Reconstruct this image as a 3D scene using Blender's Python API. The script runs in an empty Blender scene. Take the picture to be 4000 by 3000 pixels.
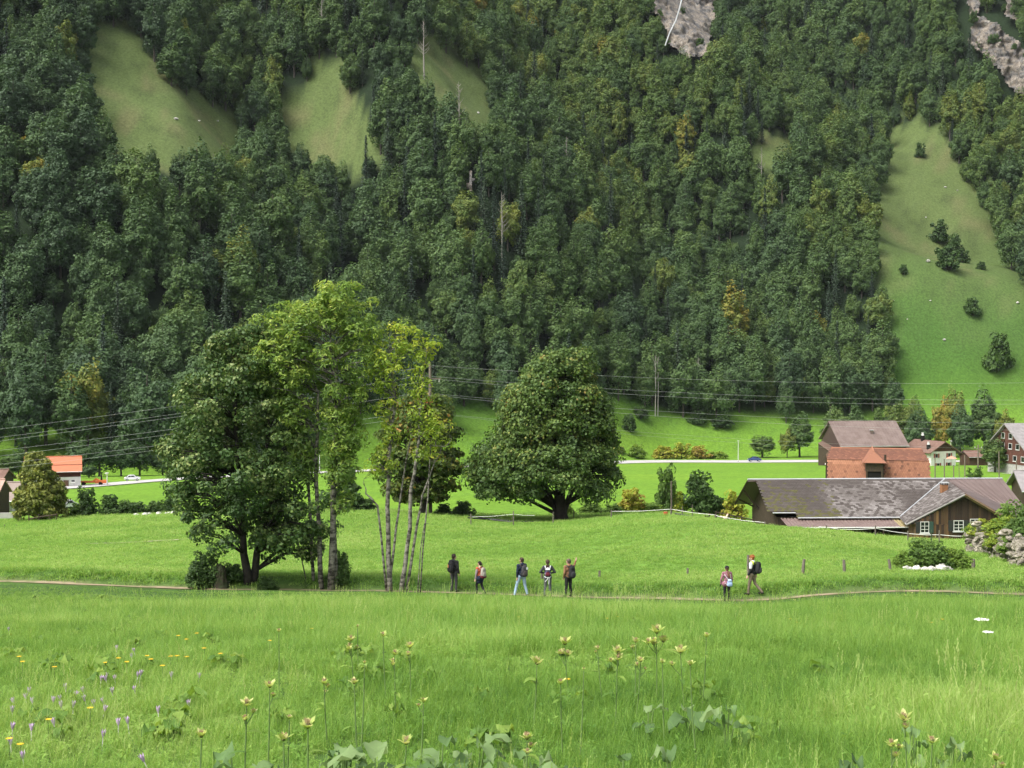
import bpy, bmesh, math, random
import numpy as np
from mathutils import Vector, Matrix
R = math.radians
SC = bpy.context.scene
COL = SC.collection
# ------------------------------------------------------------------ camera
FPX = 5555.6                       # focal length in photograph pixels (4000 wide) = 50 mm on 36 mm
V0 = 1350.0                        # row of the horizon
PITCH = math.atan((1500.0 - V0) / -FPX)
cd = bpy.data.cameras.new('camera'); cam = bpy.data.objects.new('camera', cd); COL.objects.link(cam)
cd.lens = 50.0; cd.sensor_width = 36.0; cd.clip_start = 0.1; cd.clip_end = 6000.0
cam.location = (0, 0, 0); cam.rotation_euler = (math.pi / 2 + PITCH, 0, 0)
SC.camera = cam
# ------------------------------------------------------------------ sky, sun, exposure (overcast afternoon)
SUN_EL, SUN_AZ = R(55), R(238)     # azimuth clockwise from +Y
w = bpy.data.worlds.new('World'); SC.world = w; w.use_nodes = True
nt = w.node_tree; nt.nodes.clear()
sky = nt.nodes.new('ShaderNodeTexSky'); sky.sky_type = 'NISHITA'; sky.sun_disc = False
sky.sun_elevation = SUN_EL; sky.sun_rotation = SUN_AZ; sky.air_density = 1.0; sky.dust_density = 6.0; sky.ozone_density = 1.0
hs = nt.nodes.new('ShaderNodeHueSaturation'); hs.inputs['Saturation'].default_value = 0.30
bg = nt.nodes.new('ShaderNodeBackground'); bg.inputs['Strength'].default_value = 0.14
wo = nt.nodes.new('ShaderNodeOutputWorld')
nt.links.new(sky.outputs[0], hs.inputs['Color']); nt.links.new(hs.outputs[0], bg.inputs[0]); nt.links.new(bg.outputs[0], wo.inputs[0])
sd = bpy.data.lights.new('sun', 'SUN'); sd.energy = 1.5; sd.angle = R(34); sd.color = (1.0, 0.95, 0.86)
sun = bpy.data.objects.new('sun', sd); COL.objects.link(sun)
sun.rotation_euler = Vector((math.sin(SUN_AZ) * math.cos(SUN_EL), math.cos(SUN_AZ) * math.cos(SUN_EL), math.sin(SUN_EL))).to_track_quat('Z', 'Y').to_euler()
SC.view_settings.view_transform = 'Standard'; SC.view_settings.look = 'None'
SC.view_settings.exposure = 0.95; SC.view_settings.gamma = 1.0
SC.cycles.max_bounces = 6; SC.cycles.diffuse_bounces = 3; SC.cycles.glossy_bounces = 2
SC.cycles.transmission_bounces = 3; SC.cycles.transparent_max_bounces = 4; SC.cycles.volume_bounces = 0
SC.cycles.use_adaptive_sampling = True; SC.cycles.adaptive_threshold = 0.02
SC.cycles.caustics_reflective = False; SC.cycles.caustics_refractive = False
# ------------------------------------------------------------------ pixel helpers
_cp, _sp = math.cos(PITCH), math.sin(PITCH)
def ray(u, v):
    a = (np.asarray(u, float) - 2000) / FPX; b = (1500 - np.asarray(v, float)) / FPX
    dy = _cp - b * _sp; dz = _sp + b * _cp
    return a / dy, dz / dy                      # x/y and z/y
def at(u, v, y):
    a, b = ray(u, v); return Vector((float(a * y), float(y), float(b * y)))
def pix(x, y, z):
    f = y * _cp + z * _sp; up = -y * _sp + z * _cp
    return 2000 + FPX * x / f, 1500 - FPX * up / f
def sstep(a, b, t):
    t = np.clip((np.asarray(t, float) - a) / (b - a), 0, 1); return t * t * (3 - 2 * t)
def _h(i, j, s):
    n = (i.astype(np.int64) * 374761393 + j.astype(np.int64) * 668265263 + s * 1442695041) & 0xffffffff
    n = ((n ^ (n >> 13)) * 1274126177) & 0xffffffff
    return ((n ^ (n >> 16)) & 0xffff) / 65535.0
def noise2(x, y, s=0):
    x = np.asarray(x, float); y = np.asarray(y, float)
    i = np.floor(x); j = np.floor(y); fx = x - i; fy = y - j
    fx = fx * fx * (3 - 2 * fx); fy = fy * fy * (3 - 2 * fy)
    a = _h(i, j, s); b = _h(i + 1, j, s); c = _h(i, j + 1, s); d = _h(i + 1, j + 1, s)
    return (a + (b - a) * fx) * (1 - fy) + (c + (d - c) * fx) * fy
def fbm(x, y, s=0, o=4):
    t = 0; am = .5; 
    for k in range(o):
        t = t + am * (noise2(x, y, s + k) - .5) * 2; x = x * 2.03; y = y * 2.03; am *= .5
    return t
def inpoly(u, v, P):
    u = np.asarray(u, float); v = np.asarray(v, float); r = np.zeros(u.shape, bool); n = len(P)
    for k in range(n):
        x1, y1 = P[k]; x2, y2 = P[(k + 1) % n]
        c = ((y1 > v) != (y2 > v)) & (u < (x2 - x1) * (v - y1) / ((y2 - y1) + 1e-9) + x1); r ^= c
    return r
# ------------------------------------------------------------------ object helpers
def tag(o, label=None, cat=None, group=None, kind=None):
    if label: o['label'] = label
    if cat: o['category'] = cat
    if group: o['group'] = group
    if kind: o['kind'] = kind
    return o
def link(name, me, mat=None, parent=None):
    o = bpy.data.objects.new(name, me); COL.objects.link(o)
    if mat is not None and me is not None and len(me.materials) == 0: me.materials.append(mat)
    if parent is not None: o.parent = parent
    return o
def empty(name, loc=(0, 0, 0), rz=0):
    o = bpy.data.objects.new(name, None); COL.objects.link(o); o.location = loc; o.rotation_euler = (0, 0, rz)
    o.empty_display_size = .2
    return o
def mesh_np(name, V, Q=None, T=None, fattr=None, smooth=False, mats=None, mi=None):
    """V (n,3), Q (m,4) quads and/or T (k,3) triangles, fattr: dict of per-face float arrays"""
    V = np.asarray(V, np.float32); me = bpy.data.meshes.new(name)
    Q = np.zeros((0, 4), np.int32) if Q is None or len(Q) == 0 else np.asarray(Q, np.int32)
    T = np.zeros((0, 3), np.int32) if T is None or len(T) == 0 else np.asarray(T, np.int32)
    me.vertices.add(len(V)); me.vertices.foreach_set('co', V.ravel())
    lp = np.concatenate([Q.ravel(), T.ravel()]); me.loops.add(len(lp)); me.loops.foreach_set('vertex_index', lp)
    st = np.concatenate([np.arange(len(Q)) * 4, len(Q) * 4 + np.arange(len(T)) * 3]).astype(np.int32)
    me.polygons.add(len(st)); me.polygons.foreach_set('loop_start', st)
    if smooth: me.polygons.foreach_set('use_smooth', np.ones(len(st), bool))
    if mi is not None: me.polygons.foreach_set('material_index', np.asarray(mi, np.int32))
    me.update(calc_edges=True)
    for k, a in (fattr or {}).items():
        at_ = me.attributes.new(k, 'FLOAT', 'FACE'); at_.data.foreach_set('value', np.asarray(a, np.float32))
    for m in (mats or []): me.materials.append(m)
    return me
class MB:
    """collects shapes into one mesh"""
    def __init__(s): s.V = []; s.F = []
    def add(s, V, F):
        b = len(s.V); s.V += [tuple(p) for p in V]; s.F += [tuple(b + i for i in f) for f in F]; return s
    def box(s, x0, x1, y0, y1, z0, z1, M=None):
        V = [Vector((x, y, z)) for z in (z0, z1) for y in (y0, y1) for x in (x0, x1)]
        if M is not None: V = [M @ p for p in V]
        return s.add(V, [(0, 2, 3, 1), (4, 5, 7, 6), (0, 1, 5, 4), (2, 6, 7, 3), (0, 4, 6, 2), (1, 3, 7, 5)])
    def hexa(s, P):     # 8 points: bottom 4 (ccw), top 4 (ccw)
        return s.add(P, [(3, 2, 1, 0), (4, 5, 6, 7), (0, 1, 5, 4), (1, 2, 6, 5), (2, 3, 7, 6), (3, 0, 4, 7)])
    def prism(s, poly, d):          # planar polygon extruded along d
        n = len(poly); d = Vector(d); P = [Vector(p) for p in poly]
        return s.add(P + [p + d for p in P], [tuple(range(n))[::-1], tuple(range(n, 2 * n))] + [(i, (i + 1) % n, n + (i + 1) % n, n + i) for i in range(n)])
    def tube(s, pts, rad, n=6, cap=True):
        pts = [Vector(p) for p in pts]; rad = [rad] * len(pts) if not hasattr(rad, '__len__') else rad
        b = len(s.V); up = Vector((0, 0, 1))
        for i, p in enumerate(pts):
            t = (pts[min(i + 1, len(pts) - 1)] - pts[max(i - 1, 0)]).normalized()
            x = t.cross(up if abs(t.z) < .95 else Vector((0, 1, 0))).normalized(); y = t.cross(x)
            for k in range(n):
                a = 2 * math.pi * k / n; s.V.append(tuple(p + (x * math.cos(a) + y * math.sin(a)) * rad[i]))
        for i in range(len(pts) - 1):
            for k in range(n):
                a = b + i * n + k; c = b + i * n + (k + 1) % n; s.F.append((a, c, c + n, a + n))
        if cap:
            s.F.append(tuple(b + k for k in range(n))[::-1]); e = b + (len(pts) - 1) * n; s.F.append(tuple(e + k for k in range(n)))
        return s
    def ellip(s, c, r, nu=10, nv=7, M=None):
        b = len(s.V); c = Vector(c)
        for j in range(nv + 1):
            ph = math.pi * j / nv
            for i in range(nu):
                th = 2 * math.pi * i / nu
                p = Vector((r[0] * math.sin(ph) * math.cos(th), r[1] * math.sin(ph) * math.sin(th), r[2] * math.cos(ph)))
                s.V.append(tuple(c + (M @ p if M is not None else p)))
        for j in range(nv):
            for i in range(nu):
                a = b + j * nu + i; d = b + j * nu + (i + 1) % nu; s.F.append((a, a + nu, d + nu, d))
        return s
    def mesh(s, name, smooth=False):
        me = bpy.data.meshes.new(name); me.from_pydata(s.V, [], s.F); me.update()
        if smooth:
            for p in me.polygons: p.use_smooth = True
        return me
    def build(s, name, mat, parent=None, smooth=False): return link(name, s.mesh(name, smooth), mat, parent)
# ------------------------------------------------------------------ materials
def mat(name, col, rough=.8, col2=None, scale=3.0, mix=(.35, .7), bump=0.0, bscale=20, metal=0, spec=.3, detail=5, stretch=None, co='Object', rand=0.0):
    m = bpy.data.materials.new(name); m.use_nodes = True; n = m.node_tree; b = n.nodes['Principled BSDF']
    b.inputs['Roughness'].default_value = rough; b.inputs['Metallic'].default_value = metal
    b.inputs['Specular IOR Level'].default_value = spec
    b.inputs['Base Color'].default_value = (*col, 1)
    tc = n.nodes.new('ShaderNodeTexCoord'); src = tc.outputs[co]
    if stretch:
        mp = n.nodes.new('ShaderNodeMapping'); mp.inputs['Scale'].default_value = stretch; n.links.new(src, mp.inputs[0]); src = mp.outputs[0]
    last = None
    if col2:
        t = n.nodes.new('ShaderNodeTexNoise'); t.inputs['Scale'].default_value = scale; t.inputs['Detail'].default_value = detail
        n.links.new(src, t.inputs['Vector'])
        r = n.nodes.new('ShaderNodeValToRGB'); r.color_ramp.elements[0].position = mix[0]; r.color_ramp.elements[1].position = mix[1]
        r.color_ramp.elements[0].color = (*col, 1); r.color_ramp.elements[1].color = (*col2, 1)
        n.links.new(t.outputs['Fac'], r.inputs[0]); last = r.outputs[0]
    if rand:
        oi = n.nodes.new('ShaderNodeObjectInfo'); mr = n.nodes.new('ShaderNodeMapRange')
        mr.inputs['To Min'].default_value = 1 - rand; mr.inputs['To Max'].default_value = 1 + rand
        n.links.new(oi.outputs['Random'], mr.inputs['Value'])
        mx = n.nodes.new('ShaderNodeVectorMath'); mx.operation = 'SCALE'
        if last: n.links.new(last, mx.inputs[0])
        else: mx.inputs[0].default_value = col
        n.links.new(mr.outputs[0], mx.inputs['Scale']); last = mx.outputs[0]
    if last: n.links.new(last, b.inputs['Base Color'])
    if bump:
        t2 = n.nodes.new('ShaderNodeTexNoise'); t2.inputs['Scale'].default_value = bscale; t2.inputs['Detail'].default_value = 4
        n.links.new(src, t2.inputs['Vector'])
        bp = n.nodes.new('ShaderNodeBump'); bp.inputs['Strength'].default_value = bump; bp.inputs['Distance'].default_value = .05
        n.links.new(t2.outputs['Fac'], bp.inputs['Height']); n.links.new(bp.outputs[0], b.inputs['Normal'])
    return m
def leafmat(name, stops, trans=.35, rough=.6, tint=None, lvar=1.0, spec=.25):
    """colour ramp over the per-leaf value 'lv' (0..1), optionally shifted by the tree's own 'tint'"""
    m = bpy.data.materials.new(name); m.use_nodes = True; n = m.node_tree; b = n.nodes['Principled BSDF']
    a = n.nodes.new('ShaderNodeAttribute'); a.attribute_name = 'lv'; val = a.outputs['Fac']
    if tint is not None:
        t = n.nodes.new('ShaderNodeAttribute'); t.attribute_type = 'INSTANCER'; t.attribute_name = 'tint'
        ma = n.nodes.new('ShaderNodeMath'); ma.operation = 'MULTIPLY_ADD'; ma.inputs[1].default_value = lvar; 
        n.links.new(val, ma.inputs[0]); n.links.new(t.outputs['Fac'], ma.inputs[2]); val = ma.outputs[0]
    r = n.nodes.new('ShaderNodeValToRGB'); e = r.color_ramp.elements
    e[0].position = stops[0][0]; e[0].color = (*stops[0][1], 1); e[1].position = stops[-1][0]; e[1].color = (*stops[-1][1], 1)
    for p, c in stops[1:-1]:
        q = e.new(p); q.color = (*c, 1)
    n.links.new(val, r.inputs[0]); n.links.new(r.outputs[0], b.inputs['Base Color'])
    b.inputs['Roughness'].default_value = rough; b.inputs['Specular IOR Level'].default_value = spec
    tr = n.nodes.new('ShaderNodeBsdfTranslucent'); hs_ = n.nodes.new('ShaderNodeHueSaturation')
    hs_.inputs['Hue'].default_value = .485; hs_.inputs['Saturation'].default_value = 1.1; hs_.inputs['Value'].default_value = 1.25
    n.links.new(r.outputs[0], hs_.inputs['Color']); n.links.new(hs_.outputs[0], tr.inputs['Color'])
    mx = n.nodes.new('ShaderNodeMixShader'); mx.inputs[0].default_value = trans
    n.links.new(b.outputs[0], mx.inputs[1]); n.links.new(tr.outputs[0], mx.inputs[2])
    n.links.new(mx.outputs[0], n.nodes['Material Output'].inputs[0])
    return m
# ================================================================== TERRAIN
# ground control points: (photo column, row, distance in metres) -> height, thin-plate spline in (azimuth, log distance)
CP = []
for u in (-3000, -800, 600, 2000, 3400, 4800, 7000):
    for y in (-11, -4, 2, 8, 20, 40): CP.append((u, None, y, -1.62 - .147 * y + (.25 if y == 20 else 0) + (-.1 if y == 40 else 0)))
for u in (-3000, -800, 600, 2000, 3400, 4800, 7000): CP.append((u, None, 55, -9.95))
for u, v, y in [(-900, 2235, 70), (0, 2250, 69), (800, 2280, 67.5), (1800, 2294, 67), (2300, 2312, 66.5), (3000, 2318, 66), (4000, 2300, 66), (5000, 2290, 66),
                (-900, 2120, 105), (0, 2140, 102), (700, 2120, 102), (1400, 2120, 100), (2200, 2125, 98), (2750, 2070, 100), (3300, 2090, 98), (3650, 2142, 98), (4000, 2150, 90), (5000, 2120, 95),
                (-900, 2050, 150), (0, 2060, 138), (300, 2035, 140), (700, 2015, 138), (1400, 2004, 135), (1800, 2030, 132), (2200, 2035, 136), (2500, 2010, 118), (2800, 2026, 112),
                (3050, 2060, 108), (3300, 2086, 106), (3620, 2126, 110), (4000, 2105, 115), (5000, 2080, 130),
                (2960, 2085, 126), (3250, 2090, 124), (3700, 2112, 119), (3300, 2050, 150), (4000, 2040, 150), (3700, 2030, 160),
                (-900, 1980, 180), (0, 1990, 170), (700, 1975, 172), (1400, 1975, 170), (2200, 1985, 165), (2700, 1985, 165), (3300, 1985, 180), (5000, 1975, 180)]:
    CP.append((u, v, y, None))
for u in (-2500, -900, 500, 1500, 2500, 3500, 5000, 7000):
    for y in (233, 333, 440): CP.append((u, None, y, {233: -23.2, 333: -29.6, 440: -35.6}[y]))
cp = []
for u, v, y, z in CP:
    if z is None: q = at(u, v, y); cp.append((q.x / (y + 15), math.log(y + 15), q.z))
    else: cp.append(((u - 2000) / FPX * max(y, 12) / (y + 15), math.log(y + 15), z))
cp = np.array(cp); KA = 3.0
def _tps(r2): return np.where(r2 > 1e-12, .5 * r2 * np.log(r2 + 1e-12), 0)
_X = np.c_[cp[:, 0] * KA, cp[:, 1]]
_d = ((_X[:, None] - _X[None]) ** 2).sum(-1); _nT = len(_X)
_A = np.zeros((_nT + 3, _nT + 3)); _A[:_nT, :_nT] = _tps(_d) + np.eye(_nT) * .0015; _A[:_nT, _nT] = 1; _A[:_nT, _nT + 1:] = _X; _A[_nT, :_nT] = 1; _A[_nT + 1:, :_nT] = _X.T
_W = np.linalg.solve(_A, np.r_[cp[:, 2], 0, 0, 0])
def z_near(x, y):
    x = np.asarray(x, float); y = np.asarray(y, float); sh = x.shape
    a = (x / (y + 15)).ravel() * KA; s = np.log(np.maximum(y + 15, 1)).ravel(); out = np.empty(len(a))
    for i in range(0, len(a), 20000):
        p = np.c_[a[i:i + 20000], s[i:i + 20000]]
        d = ((p[:, None] - _X[None]) ** 2).sum(-1); out[i:i + 20000] = _tps(d) @ _W[:_nT] + _W[_nT] + p @ _W[_nT + 1:]
    return out.reshape(sh)
FOOT_A = (np.array([-3500, -1500, 0, 700, 1400, 1900, 2600, 3300, 4000, 5500, 8000]) - 2000) / FPX
FOOT_Y = np.array([290, 292, 300, 318, 362, 392, 455, 476, 470, 455, 450.])
def z_mount(x, y):
    a = x / np.maximum(y, 1); f = np.interp(a, FOOT_A, FOOT_Y) + 6 * fbm(x / 60, y / 60, 7, 2)
    t = np.maximum(y - f, 0)
    sl = .45 * np.minimum(t, 38) + .79 * np.maximum(t - 38, 0)
    up = sstep(15, 120, t)
    q = x + .62 * (y - 480) + 16 * fbm(x / 150, y / 150, 3, 2)
    ph = 2 * math.pi * (q + 25) / 190
    z = sl + up * (21 * np.sin(ph + .5 * np.sin(ph)) + 18 * fbm(x / 75, y / 75, 11, 3))
    return z
PATH_U = [-2500, 0, 800, 1800, 2200, 2900, 3500, 4000, 6000]
PATH_V = [2215, 2264, 2287, 2298, 2316, 2322, 2312, 2305, 2290]
PATH_Y = [72, 69, 67.5, 67, 66.5, 65.5, 65.5, 65.5, 65.5]
_pa = (np.array(PATH_U) - 2000) / FPX
def path_y(x, y): return np.interp(x / np.maximum(y, 1), _pa, PATH_Y)
def ground(x, y):
    x = np.asarray(x, float); y = np.asarray(y, float)
    flat = -35.6 - .03 * (np.minimum(y, 520) - 440)
    k = sstep(380, 440, y)
    zn = np.zeros(x.shape); nk = k < 1
    if nk.any(): zn[nk] = z_near(x[nk], y[nk])
    z = zn * (1 - k) + flat * k + z_mount(x, y)
    # footpath cut into the slope with a low bank behind it
    py = path_y(x, y) + .5 * fbm(x / 9, x * 0, 21, 2); t = y - py
    nearp = np.abs(t) < 12
    z = z + np.where(nearp, -.16 * np.exp(-(t / .75) ** 2) - .13 * np.exp(-(t / 5) ** 2) + .32 * sstep(.5, 1.9, t) * (1 - sstep(2.5, 12, t)) - .10 * np.exp(-((t + 2.5) / 2.0) ** 2), 0)
    # small meadow undulation
    z = z + np.where(y < 420, (.14 + .0012 * y) * fbm(x / 9, y / 9, 31, 3) * sstep(3, 12, y) * (1 - sstep(110, 180, y)) * (1 - .8 * np.exp(-((y - 58) / 14) ** 2)), 0)
    return z
def g1(x, y): return float(ground(np.array([x]), np.array([y]))[0])
_YS = np.exp(np.linspace(math.log(4 + 15), math.log(1200 + 15), 1400)) - 15
def hit(u, v, ymin=4, ymax=1200):
    """first ground point seen along a photo pixel"""
    a, b = ray(u, v); ys = _YS[(_YS >= ymin) & (_YS <= ymax)]
    d = b * ys - ground(a * ys, ys); k = np.nonzero(d < 0)[0]
    if len(k) == 0: return None
    i = max(k[0], 1); t = d[i - 1] / (d[i - 1] - d[i] + 1e-9); y = ys[i - 1] + t * (ys[i] - ys[i - 1])
    return Vector((float(a * y), float(y), float(ground(np.array([a * y]), np.array([y]))[0])))
def on(u, y):      # point on the ground at photo column u and distance y
    a = (u - 2000) / FPX; x = a * y; return Vector((x, y, g1(x, y)))
# bare patches and slopes in the forest (photo pixels)
def S(P): return [(x * 1.8083, y * 1.8083) for x, y in P]
CLEAR = [S([(212, 55), (258, 75), (285, 130), (330, 170), (365, 205), (420, 225), (455, 245), (498, 270), (500, 318), (430, 290), (372, 325), (300, 320), (262, 335), (240, 250), (225, 150)]),
         S([(690, 138), (724, 150), (735, 215), (765, 265), (806, 325), (745, 325), (690, 300), (640, 262), (604, 228), (662, 205), (692, 200)]),
         S([(905, 90), (950, 115), (1000, 150), (1045, 180), (1052, 262), (1015, 275), (1000, 215), (955, 185), (915, 150)]),
         S([(1936, 278), (2005, 290), (2030, 340), (2075, 410), (2115, 460), (2140, 520), (2165, 590), (2212, 650), (2400, 800), (2400, 1000), (1990, 1000), (1945, 850), (1958, 740), (1945, 640), (1925, 560), (1902, 440), (1930, 400)]),
         S([(1660, 318), (1686, 302), (1692, 330), (1662, 342)]),
         S([(1000, 895), (1035, 872), (1062, 900), (1070, 1000), (1000, 1000)]),
         S([(1300, 880), (1400, 905), (1500, 925), (1600, 912), (1700, 925), (1790, 960), (1800, 1010), (1300, 1010)]),
         S([(830, 930), (800, 900), (720, 960), (700, 1010), (830, 1010)])]
ROCK = [S([(1385, -60), (1560, -60), (1552, 40), (1534, 95), (1520, 128), (1478, 134), (1440, 100), (1428, 60), (1392, 20)]),
        S([(2060, -60), (2100, -60), (2110, 40), (2150, 60), (2260, 150), (2260, 245), (2212, 222), (2170, 190), (2120, 130), (2078, 100), (2095, 60)]),
        S([(2155, -60), (2215, -60), (2200, 60), (2160, 40)]),
        S([(1010, 372), (1026, 372), (1026, 415), (1010, 412)])]
NR, NC = 640, 300
ts = np.exp(np.linspace(math.log(3), math.log(1065), NR)); aa = np.linspace(-.62, .62, NC)
aa = np.sign(aa) * (np.abs(aa) / .62) ** 1.15 * .62
GY = np.repeat(ts[:, None] - 15, NC, 1); GX = aa[None] * ts[:, None]; GZ = ground(GX, GY)
PU, PV = pix(GX, np.maximum(GY, .5), GZ)
def colmix(c, d, k): return c * (1 - k[..., None]) + np.array(d) * k[..., None]
gc = np.zeros(GX.shape + (3,)) + np.array((.075, .145, .035))  # dark soil under tall grass paints the shade in gaps between blades
n1 = fbm(GX / 9, GY / 9, 41, 4); n2 = fbm(GX / 30, GY / 30, 51, 3); n3 = fbm(GX / 2.2, GY / 6, 61, 3)
gc = colmix(gc, (.150, .280, .045), sstep(62, 78, GY))
gc = colmix(gc, (.165, .315, .034), sstep(125, 175, GY))
gc = colmix(gc, (.155, .295, .050), sstep(-.1, .6, n1) * .6 * (1 - sstep(120, 170, GY)) * sstep(58, 70, GY))
gc = colmix(gc, (.20, .345, .034), sstep(0, .5, n2) * .6 * sstep(120, 170, GY))
gc = colmix(gc, (.075, .170, .035), sstep(.1, .6, n3) * .35)
a_ = GX / np.maximum(GY, 1); t_ = GY - (np.interp(a_, FOOT_A, FOOT_Y))
up_ = sstep(0, 60, t_)
gc = colmix(gc, (.060, .135, .026), up_)                         # foot slopes
hi = sstep(-15, 55, GZ + 14 * n2) * up_
gc = colmix(gc, (.125, .165, .058), hi * .85)                     # dry high pasture
gc = colmix(gc, (.165, .15, .075), hi * sstep(.05, .5, n1) * .55)
gc = colmix(gc, (.06, .085, .03), hi * sstep(.15, .45, fbm(GX / 4, GY / 4, 63, 3)) * .55)
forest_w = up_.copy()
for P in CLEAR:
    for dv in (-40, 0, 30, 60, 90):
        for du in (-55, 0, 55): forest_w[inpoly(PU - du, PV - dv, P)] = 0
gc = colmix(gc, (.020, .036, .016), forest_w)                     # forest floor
pt = GY - (path_y(GX, GY) + .5 * fbm(GX / 9, GX * 0, 21, 2))
gc = colmix(gc, (.30, .235, .16), np.exp(-(pt / .55) ** 2) * .95 * sstep(-.6, .1, fbm(GX / 5, GY, 71, 2) + .15))
gc = colmix(gc, (.070, .150, .030), np.exp(-((pt - 1.35) / .8) ** 2) * .6)  # shade of the bank behind the path, painted into the ground colour
gc = np.clip(gc * .80 * (1 + .10 * n1 + .05 * n3)[..., None], .004, 1)
m_ground = bpy.data.materials.new('meadow_grass'); m_ground.use_nodes = True
_n = m_ground.node_tree; _b = _n.nodes['Principled BSDF']; _b.inputs['Roughness'].default_value = .9; _b.inputs['Specular IOR Level'].default_value = .1
_at = _n.nodes.new('ShaderNodeAttribute'); _at.attribute_name = 'gcol'
_tc = _n.nodes.new('ShaderNodeTexCoord')
_mp = _n.nodes.new('ShaderNodeMapping'); _mp.inputs['Scale'].default_value = (1, .55, 1); _n.links.new(_tc.outputs['Object'], _mp.inputs[0])
_t1 = _n.nodes.new('ShaderNodeTexNoise'); _t1.inputs['Scale'].default_value = 1.3; _t1.inputs['Detail'].default_value = 8; _t1.inputs['Roughness'].default_value = .7
_n.links.new(_mp.outputs[0], _t1.inputs['Vector'])
_mr = _n.nodes.new('ShaderNodeMapRange'); _mr.inputs['From Min'].default_value = .3; _mr.inputs['From Max'].default_value = .7; _mr.inputs['To Min'].default_value = .62; _mr.inputs['To Max'].default_value = 1.38
_n.links.new(_t1.outputs['Fac'], _mr.inputs['Value'])
_vm = _n.nodes.new('ShaderNodeVectorMath'); _vm.operation = 'SCALE'; _n.links.new(_at.outputs['Vector'], _vm.inputs[0]); _n.links.new(_mr.outputs[0], _vm.inputs['Scale'])
_n.links.new(_vm.outputs[0], _b.inputs['Base Color'])
_bp = _n.nodes.new('ShaderNodeBump'); _bp.inputs['Strength'].default_value = .6; _bp.inputs['Distance'].default_value = .25
_n.links.new(_t1.outputs['Fac'], _bp.inputs['Height']); _n.links.new(_bp.outputs[0], _b.inputs['Normal'])
def grid_mesh(name, r0, r1):
    X = GX[r0:r1]; n = r1 - r0; V = np.stack([X, GY[r0:r1], GZ[r0:r1]], -1).reshape(-1, 3)
    i = (np.arange(n - 1)[:, None] * NC + np.arange(NC - 1)[None]).ravel()
    me = mesh_np(name, V, np.c_[i, i + 1, i + 1 + NC, i + NC], smooth=True)
    c = np.concatenate([gc[r0:r1].reshape(-1, 3), np.ones((n * NC, 1))], 1).astype(np.float32)
    ca = me.color_attributes.new('gcol', 'FLOAT_COLOR', 'POINT'); ca.data.foreach_set('color', c.ravel())
    o = link(name, me, m_ground); o['kind'] = 'structure'; return o
_rs = int(np.searchsorted(ts - 15, 300))
meadow = grid_mesh('meadow', 0, _rs + 1)
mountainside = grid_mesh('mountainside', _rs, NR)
# ================================================================== TREE TOOLS
def unit(n, rng):
    v = rng.normal(size=(n, 3)); return v / np.linalg.norm(v, axis=1, keepdims=True)
def leaf_quads(P, N, L, W, rng, curl=.0):
    """one diamond leaf (or leaf spray) per point"""
    n = len(P); N = N / (np.linalg.norm(N, axis=1, keepdims=True) + 1e-9)
    t = np.cross(N, unit(n, rng)); t /= (np.linalg.norm(t, axis=1, keepdims=True) + 1e-9); b = np.cross(N, t)
    L = np.broadcast_to(np.asarray(L, float), n)[:, None]; W = np.broadcast_to(np.asarray(W, float), n)[:, None]
    V = np.stack([P - t * L * .5, P - b * W * .5 + t * L * .08 + N * curl * W, P + t * L * .5, P + b * W * .5 + t * L * .08 + N * curl * W], 1)
    return V.reshape(-1, 3), np.arange(n * 4).reshape(-1, 4)
def clump_leaves(C, Rr, per, lsize, rng, flat=.75, up=.35, outward=None):
    """leaves on the shells of clumps C (n,3) with radii Rr; returns points, normals, clump index"""
    n = len(C); idx = np.repeat(np.arange(n), per); d = unit(len(idx), rng)
    d[:, 2] += up * .8; d /= np.linalg.norm(d, axis=1, keepdims=True)
    r = Rr[idx] * rng.uniform(.45, 1.05, len(idx)) ** .6
    P = C[idx] + d * r[:, None] * np.array([1, 1, flat])
    N = d * .8 + unit(len(idx), rng) * .75 + np.array([0, 0, up])
    return P, N, idx
def tube_np(paths, n=6):
    mb = MB()
    for pts, rad in paths: mb.tube(pts, rad, n)
    return mb
def place(name, me_list, loc, rz, scale, label, cat, group=None, tint=None):
    """a tree thing: Empty at the base with its part meshes [(part name, mesh)]"""
    o = empty(name, loc, rz); o.scale = scale if hasattr(scale, '__len__') else (scale,) * 3
    tag(o, label, cat, group)
    for pn, me in me_list:
        c = bpy.data.objects.new(pn, me); COL.objects.link(c); c.parent = o
        if tint is not None: c['tint'] = float(tint)
    return o
m_bark = mat('bark_grey', (.095, .085, .07), .9, (.05, .043, .035), 4, bump=.5, bscale=12)
m_barkpale = mat('bark_pale', (.24, .225, .19), .9, (.045, .042, .034), 3.6, mix=(.42, .6), bump=.4, bscale=10, stretch=(1, 1, 1.8))
m_bark_dead = mat('bark_dead', (.30, .28, .25), .9, (.2, .18, .16), 4)
FOREST_STOPS = [(0.0, (.044, .074, .044)), (.22, (.062, .112, .050)), (.45, (.090, .156, .052)), (.62, (.122, .190, .052)), (.80, (.20, .235, .050)), (.92, (.31, .25, .045)), (1.0, (.32, .18, .05))]
m_forest = leafmat('forest_leaf', FOREST_STOPS, trans=.25, tint=0, lvar=.26)
m_conifer = leafmat('conifer_needle', [(0, (.026, .046, .034)), (.5, (.040, .070, .042)), (1, (.065, .10, .052))], trans=.1, tint=0, lvar=.35)
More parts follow.
